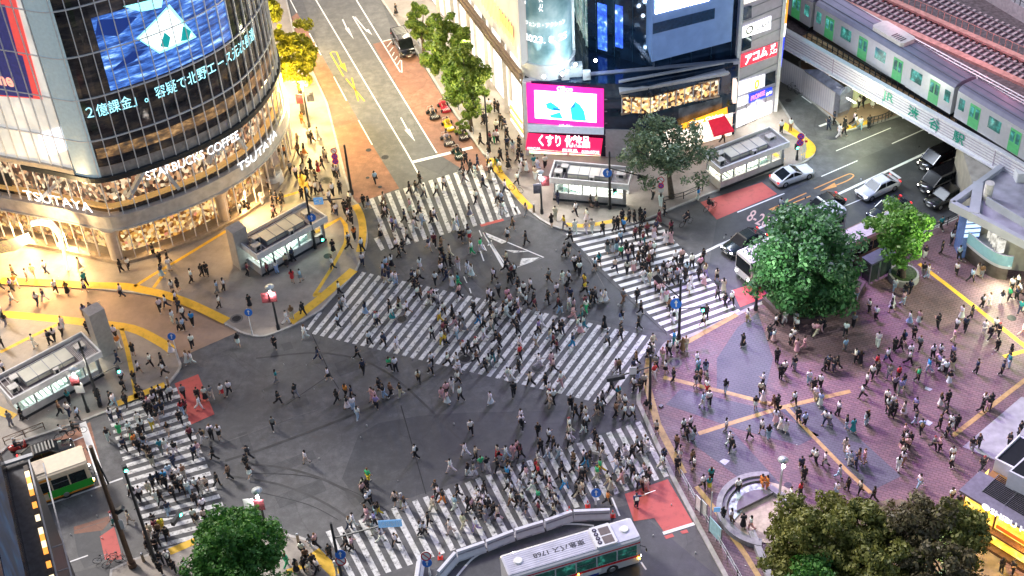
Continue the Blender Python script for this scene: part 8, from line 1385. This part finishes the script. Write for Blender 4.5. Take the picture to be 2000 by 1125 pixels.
pr_ = random.Random(11); recs = []
for (x, y, code, tn) in PEOPLE:
    if not (-6 < x < 2006 and -6 < y < 1133): continue
    if any((x-a)**2+(y-b_)**2 < r*r for a, b_, r in EXCL): continue
    pl, dirn, z = where(x, y); top = COLS.get(code[0].lower(), COLS['w']); bot = COLS.get(code[1], COLS['k']); kd = KIND.get(code[2], KIND['t']); ex = EXT.get(code[3], EXT['.'])
    g = G(x, y, z); standing = code[0].isupper() or (pl == 'plaza' and pr_.random() < .55) or (pl.endswith('pavement') and pr_.random() < .4)
    if dirn and not standing:
        a, b_ = G(*dirn[0]), G(*dirn[1]); yaw = math.atan2(b_.y-a.y, b_.x-a.x)+(math.pi if pr_.random() < .5 else 0)+pr_.gauss(0, .25)
    else: yaw = pr_.random()*2*math.pi if pl != 'open asphalt' else pr_.choice([-.4, 2.75, 1.9, -1.2, .5, 3.6])+pr_.gauss(0, .3)
    ps = pr_.choice(['stand', 'chat', 'slow'] if standing else ['walkA', 'walkB', 'walkA', 'walkB', 'strideA', 'strideB', 'slow']); fem = kd[1] in ('skirt', 'short_skirt') or pr_.random() < .42
    if kd[1] in ('skirt', 'short_skirt') and ps.startswith('stride'): ps = 'walkA'
    hr = 1 if fem and pr_.random() < .8 else (2 if pr_.random() < .06 else 0)
    hc = pr_.choice([(.012, .010, .010)]*5+[(.05, .025, .012), (.16, .08, .03)]) if hr != 2 else pr_.choice([(.6, .6, .6), (.03, .03, .04), (.3, .05, .05)])
    cv = lambda c: tuple(max(.008, min(.85, q*pr_.uniform(.88, 1.08))) for q in c)
    recs.append(dict(x=x, y=y, g=g, yaw=yaw, ps=ps, pl=pl, top=top[0], tc=cv(top[1]), bot=bot[0], bc=cv(bot[1]), kind=kd, ext=ex, hair=hr, hc=hc, sc=pr_.uniform(.92, .97) if fem else pr_.uniform(.97, 1.03), shoe=pr_.choice([(.7, .7, .7), (.02, .02, .02), (.02, .02, .02), (.4, .35, .3)]), bagc=pr_.choice([(.02, .02, .025)]*3+[(.3, .2, .1), (.05, .08, .2), (.6, .6, .55)]), standing=standing, size=ppm(g)))
recs.sort(key=lambda r: -r['size']); NIND = 286
def parts_of(r):
    ps = r['ps']; L_ = [('shirt', MESH[ps, 'top'], r['tc']), (r['kind'][1] if r['kind'][1] != 'wide' else 'wide_trousers', MESH[ps, r['kind'][1]], r['bc']), ('shoe', MESH[ps, 'shoel'], r['shoe']), ('shoe', MESH[ps, 'shoer'], r['shoe']), ('cap' if r['hair'] == 2 else 'hair', MESH['hair', r['hair']], r['hc'])]
    if r['ext'][1]: L_.append(({'b': 'backpack', 't': 'shoulder_bag', 's': 'shopping_bag'}[r['ext'][1]], MESH['bag', r['ext'][1]], r['bagc'])) 
    return L_
def make_person(r, label, group=None, z_off=0):
    o = bpy.data.objects.new('person', MESH[r['ps'], 'body']); COL.objects.link(o); o.location = r['g']+Vector((0, 0, z_off)); o.rotation_euler = (0, 0, r['yaw']); o.scale = (r['sc'],)*3; tag(o, label, 'person', group)
    for nm, me, c in parts_of(r): q = bpy.data.objects.new(nm, me); COL.objects.link(q); q.color = (*c, 1); q.parent = o
    return o
ORD = ['', 'first', 'second', 'third', 'fourth', 'fifth', 'sixth', 'seventh', 'eighth', 'ninth', 'tenth', 'eleventh', 'twelfth', 'thirteenth', 'fourteenth', 'fifteenth', 'sixteenth', 'seventeenth', 'eighteenth', 'nineteenth', 'twentieth']
ind = recs[:NIND]
def zone(r):
    p, x, y = r['pl'], r['x'], r['y']
    if p == 'bottom crossing': return 'on bottom crossing '+('left end' if x < 800 else 'centre left' if x < 950 else 'centre' if x < 1100 else 'right end')
    if p == 'left crossing': return 'on left crossing '+('top' if y < 860 else 'middle' if y < 950 else 'bottom')
    if p == 'plaza': return ('on lower plaza left' if x < 1520 else 'on plaza right' if x > 1760 else 'on central plaza') if y < 900 else ('by fountain basin' if x < 1560 else 'near dark trees' if x < 1850 else 'near the kiosk')
    if p == 'open asphalt': return 'on open asphalt '+('left' if x < 560 else 'middle' if x < 1000 else 'right')
    if p == 'diagonal crossing': return 'on diagonal crossing '+('left half' if x < 940 else 'right half')
    return {'upper left pavement': 'on upper left pavement', 'lower left pavement': 'on lower left pavement', 'bottom left pavement': 'by bottom left tree', 'top centre pavement': 'by drugstore', 'right crossing': 'on right crossing', 'upper crossing': 'on upper crossing', 'under the bridge': 'under the bridge'}[p]
buck = {}
for r in ind:
    d = 'person in %s top and %s %s' % (r['top'], r['bot'], {'trousers': 'trousers', 'shorts': 'shorts', 'wide trousers': 'wide trousers', 'long skirt': 'long skirt', 'short skirt': 'short skirt'}[r['kind'][0]])
    if r['ext'][0]: d += ' with '+r['ext'][0]
    r['desc'] = d+', '+zone(r); buck.setdefault(r['desc'], []).append(r)
for k, v in buck.items():
    v.sort(key=lambda r: r['x'])
    for i, r in enumerate(v):
        if len(v) == 1: r['lab'] = k
        elif i == len(v)-1 and len(v) > 2: r['lab'] = k+', rightmost'
        elif i == 0: r['lab'] = k+', leftmost'
        elif len(v) == 2: r['lab'] = k+', rightmost'
        else: r['lab'] = k+', '+ORD[min(i+1, 20)]+' from left'
GRP = {'left crossing': 'people on the left zebra crossing', 'bottom crossing': 'people on the bottom zebra crossing', 'plaza': 'people on the brick plaza', 'open asphalt': 'people walking over the open asphalt', 'diagonal crossing': 'people on the diagonal zebra crossing'}
for r in ind: make_person(r, r['lab'], GRP.get(r['pl'], 'people on the pavements'))
# the more distant walkers: one mass of the same figures
rest = [r for r in recs[NIND:] if not (r['pl'] in ('diagonal crossing', 'upper crossing') and pr_.random() < .24)]
def arrays(me):
    n = len(me.vertices); co = np.zeros(n*3, np.float32); me.vertices.foreach_get('co', co); li = np.zeros(len(me.loops), np.int32); me.loops.foreach_get('vertex_index', li)
    lt = np.zeros(len(me.polygons), np.int32); me.polygons.foreach_get('loop_total', lt); mi = np.zeros(len(me.polygons), np.int32); me.polygons.foreach_get('material_index', mi); return co.reshape(-1, 3), li, lt, mi
cache = {}; V, LI, LT, CO = [], [], [], []; nv = 0
for r in rest:
    ca, sa = math.cos(r['yaw']), math.sin(r['yaw']); Rm = np.array([[ca, sa, 0], [-sa, ca, 0], [0, 0, 1]])*r['sc']; off = np.array(r['g'])
    for nm, me, c in [('body', MESH[r['ps'], 'body'], (.52, .33, .23))]+parts_of(r):
        if me.name not in cache: cache[me.name] = arrays(me)
        co, li, lt, mi = cache[me.name]; V.append(co @ Rm+off); LI.append(li+nv); LT.append(lt); cc = np.tile(np.array([*c, 1], np.float32), (len(lt), 1))
        if nm == 'body': cc[mi == 1] = (.08, .04, .03, 1)
        CO.append(cc); nv += len(co)
V = np.concatenate(V); LI = np.concatenate(LI); LT = np.concatenate(LT); CO = np.concatenate(CO)
me = bpy.data.meshes.new('crowd'); me.vertices.add(len(V)); me.vertices.foreach_set('co', V.astype(np.float32).ravel()); me.loops.add(len(LI)); me.loops.foreach_set('vertex_index', LI.astype(np.int32))
me.polygons.add(len(LT)); me.polygons.foreach_set('loop_start', np.concatenate([[0], np.cumsum(LT)[:-1]]).astype(np.int32)); me.polygons.foreach_set('loop_total', LT); me.polygons.foreach_set('use_smooth', np.ones(len(LT), bool)); me.update(calc_edges=True)
at = me.attributes.new('cloth_colour', 'FLOAT_COLOR', 'FACE'); at.data.foreach_set('color', CO.ravel())
m = bpy.data.materials.new('crowd_cloth'); N, L, P = nodes(m); a = N.new('ShaderNodeAttribute'); a.attribute_name = 'cloth_colour'; L.new(a.outputs['Color'], P.inputs['Base Color']); P.inputs['Roughness'].default_value = .75; me.materials.append(m)
cr = bpy.data.objects.new('crowd', me); COL.objects.link(cr); tag(cr, 'mass of more distant walkers crossing and waiting in summer clothes', 'crowd', kind='stuff')
print('people', len(recs), 'crowd verts', len(V))
# traffic police, workers
def special(x, y, ps, yaw, tc, bc, label, hair=2, hc=(.02, .02, .05), kind='trousers', ext=None, z=.02, zo=0, sc=1.0, hold=None):
    r = dict(g=G(x, y, z), yaw=yaw, ps=ps, tc=tc, bc=bc, kind=(kind, kind), ext=(None, ext), hair=hair, hc=hc, sc=sc, shoe=(.02, .02, .02), bagc=(.03, .03, .03)); return make_person(r, label, None, zo)
po = special(1243, 992, 'guard', -1.4, (.05, .07, .16), (.015, .02, .05), 'traffic police officer in reflective vest holding a white baton on red paint')
mb = MB(); mb.bar((-.115, 0, 1.02), (-.115, 0, 1.4), .3, .02, up=(1, 0, 0)); mb.bar((.14, 0, 1.02), (.14, 0, 1.38), .3, .02, up=(1, 0, 0)); vo = bpy.data.objects.new('vest', mb.mesh('vest', glow('vest_reflective', (.75, .75, .7), .25))); COL.objects.link(vo); vo.parent = po
g = po.location; bt = thing('signal_baton', 'white signal baton held out by the traffic police officer', 'baton', g+Vector((.75, .15, 1.5)), -1.4); mb = MB(); mb.tube([(0, -.1, -.1), (0.05, .75, .15)], [.025, .02], 6); mb.build('baton', glow('baton_white', (.9, .85, .9), .8), bt, world=False)
# ---------------------------------------------------------------- bicycles and riders
def bicycle(label, x, y, yaw, z=.02, m=None, lean=0):
    g = G(x, y, z); rt = thing('bicycle', label, 'bicycle', g, yaw, None); rt.rotation_euler = (lean, 0, yaw)
    for wx in (-.52, .52):
        k = 18; mb = MB(); mb.tube([(wx+.33*math.cos(t), 0, .34+.33*math.sin(t)) for t in np.linspace(0, 2*math.pi, k+1)], .022, 5); wh = mb.build('wheel', TYRE, rt, world=False)
        mb = MB(); [mb.bar((wx, 0, .34), (wx+.31*math.cos(t), 0, .34+.31*math.sin(t)), .006, .006) for t in np.linspace(0, 2*math.pi, 8, endpoint=False)]; mb.build('spokes', STEEL, wh, world=False)
    mb = MB(); [mb.tube([a, b], .02, 5) for a, b in (((-.52, 0, .34), (-.12, 0, .32)), ((-.12, 0, .32), (-.2, 0, .85)), ((-.52, 0, .34), (-.18, 0, .75)), ((-.12, 0, .32), (.36, 0, .8)), ((-.18, 0, .75), (.36, 0, .85)), ((.52, 0, .34), (.36, 0, .98)))]; mb.build('frame', m or GREY, rt, world=False)
    mb = MB(); mb.tube([(.3, -.28, 1.0), (.38, 0, 1.0), (.3, .28, 1.0)], .015, 5); mb.build('handlebar', DARK, rt, world=False); mb = MB(); mb.ball((-.22, 0, .9), .12, 8, 5, sc=(1.1, .7, .35)); mb.build('saddle', BLACK, rt, world=False); return rt
def rider(x, y, yaw, tc, bc, label, blabel, hair=0, z=.02):
    bicycle(blabel, x, y, yaw, z); o = special(x, y, 'sit', yaw, tc, bc, label, hair, (.02, .02, .02), z=z); o.location += Vector((-.22*math.cos(yaw), -.22*math.sin(yaw), .02)); return o
rider(1387, 410, .55, (.02, .02, .03), (.02, .02, .03), 'cyclist in dark clothes riding over the pink lane paint', 'dark bicycle ridden over the pink lane paint'); rider(1340, 440, 3.7, (.02, .02, .03), (.03, .03, .04), 'cyclist in dark clothes on blue lit asphalt above the right crossing', 'dark bicycle ridden above the right crossing'); rider(1527, 412, .6, (.6, .65, .7), (.03, .05, .15), 'cyclist in pale shirt riding over the orange X marking', 'bicycle ridden over the orange X marking')
rider(128, 855, .4, (.6, .6, .6), (.03, .03, .04), 'cyclist in white shirt beside the brown guard rail', 'bicycle behind the thick white stop line, left one'); rider(152, 848, .3, (.02, .02, .02), (.02, .02, .02), 'cyclist in black waiting right of the white shirted cyclist', 'bicycle behind the thick white stop line, right one')
bicycle('bicycle ridden off at the curved kerb by the red banner lamp', 1008, 374, -.6, .14); bicycle('bicycle leaning at the white hoarding by the railway', 1549, 180, 2.2)
for i, (x, y, a) in enumerate([(205, 1098, .2), (222, 1103, .5), (236, 1094, -.3)]): bicycle(['leftmost of three bicycles parked by the brown pole foot', 'middle one of three bicycles parked by the brown pole foot', 'rightmost of three bicycles parked by the brown pole foot'][i], x, y, a, m=mat('coral_bicycle', (.6, .25, .2), .4) if i else None)
# motor scooter at the left
def scooter(label, x, y, yaw, c, rl, tc):
    g = G(x, y, .02); rt = thing('motor_scooter', label, 'scooter', g, yaw)
    for wx in (-.55, .6): mb = MB(); mb.tube([(wx, -.05, .24), (wx, .05, .24)], .24, 14); mb.build('wheel', TYRE, rt, world=False)
    mb = MB(); loft(mb, [[(xx, -w_, z0), (xx, w_, z0), (xx, w_*.8, z1), (xx, -w_*.8, z1)] for xx, w_, z0, z1 in ((-.85, .08, .5, .75), (-.5, .17, .3, .82), (-.1, .17, .3, .78), (.05, .18, .25, .35), (.35, .18, .25, .35), (.5, .2, .3, .95), (.62, .1, .5, 1.0))]); mb.build('body', paint(c[0], c[1]), rt, world=False)
    mb = MB(); mb.tube([(.5, -.3, 1.05), (.55, 0, 1.02), (.5, .3, 1.05)], .018, 5); mb.build('handlebar', DARK, rt, world=False); o = special(x, y, 'sit', yaw, tc, (.02, .02, .03), rl, 2, (.5, .5, .5)); o.location += Vector((-.25*math.cos(yaw), -.25*math.sin(yaw), -.1))
scooter('red and teal motor scooter left of the black taxi', 40, 880, .4, ('scooter_red', (.5, .03, .03)), 'scooter rider in dark clothes left of the black taxi', (.02, .03, .04))
# go karts
KW = [('black and white kart leading left of the line', 846, 226, (.03, .03, .03), (.55, .45, .45)), ('red kart at the back of the go kart group', 868, 212, (.5, .02, .05), (.6, .05, .08)), ('yellow kart in the middle of the go kart group', 876, 248, (.75, .5, .02), (.8, .6, .05)), ('dark kart ridden by a white shirted driver, rightmost', 903, 266, (.05, .04, .04), (.65, .6, .6)), ('grey kart in the lower left of the go kart group', 874, 277, (.12, .1, .1), (.5, .4, .45)), ('dark green kart nearest the zebra crossing', 895, 303, (.02, .05, .04), (.05, .06, .06))]
kd_ = G(923, 330)-G(850, 210); ky = math.atan2(kd_.y, kd_.x)
for i, (lb, x, y, c, tc) in enumerate(KW):
    g = G(x, y, .02); rt = thing('go_kart', lb, 'go kart', g, ky, 'go karts waiting at the stop line')
    for wx, wy in ((-.6, -.5), (-.6, .5), (.65, -.48), (.65, .48)): mb = MB(); mb.tube([(wx, wy-.09, .17), (wx, wy+.09, .17)], .18, 12); mb.build('wheel', TYRE, rt, world=False)
    mb = MB(); loft(mb, [[(xx, -w_, .08), (xx, w_, .08), (xx, w_*.85, z1), (xx, -w_*.85, z1)] for xx, w_, z1 in ((-.85, .45, .35), (-.5, .35, .4), (0, .42, .28), (.5, .35, .3), (.8, .5, .34), (.98, .42, .25))], 0, False); mb.build('body', paint('kart_paint_%s' % 'abcdef'[i], c), rt, world=False)
    mb = MB(); [mb.box(.55, yy, .3, .95, yy+.05, .36) for yy in np.linspace(-.35, .3, 5)]; mb.tube([(-.85, -.4, .4), (-.85, -.3, .75), (-.85, .3, .75), (-.85, .4, .4)], .03, 5); mb.build('bumper', mat('kart_pale', (.6, .55, .5), .4), rt, world=False); mb = MB(); mb.tube([(.15, -.12, .55), (.2, 0, .6), (.15, .12, .55)], .02, 5); mb.build('steering_wheel', DARK, rt, world=False)
    o = special(x, y, 'sit', ky, tc, tuple(q*.7 for q in c), 'driver seated in the '+lb, 0, (.02, .02, .02), zo=-.62); o.location += Vector((-.35*math.cos(ky), -.35*math.sin(ky), 0))
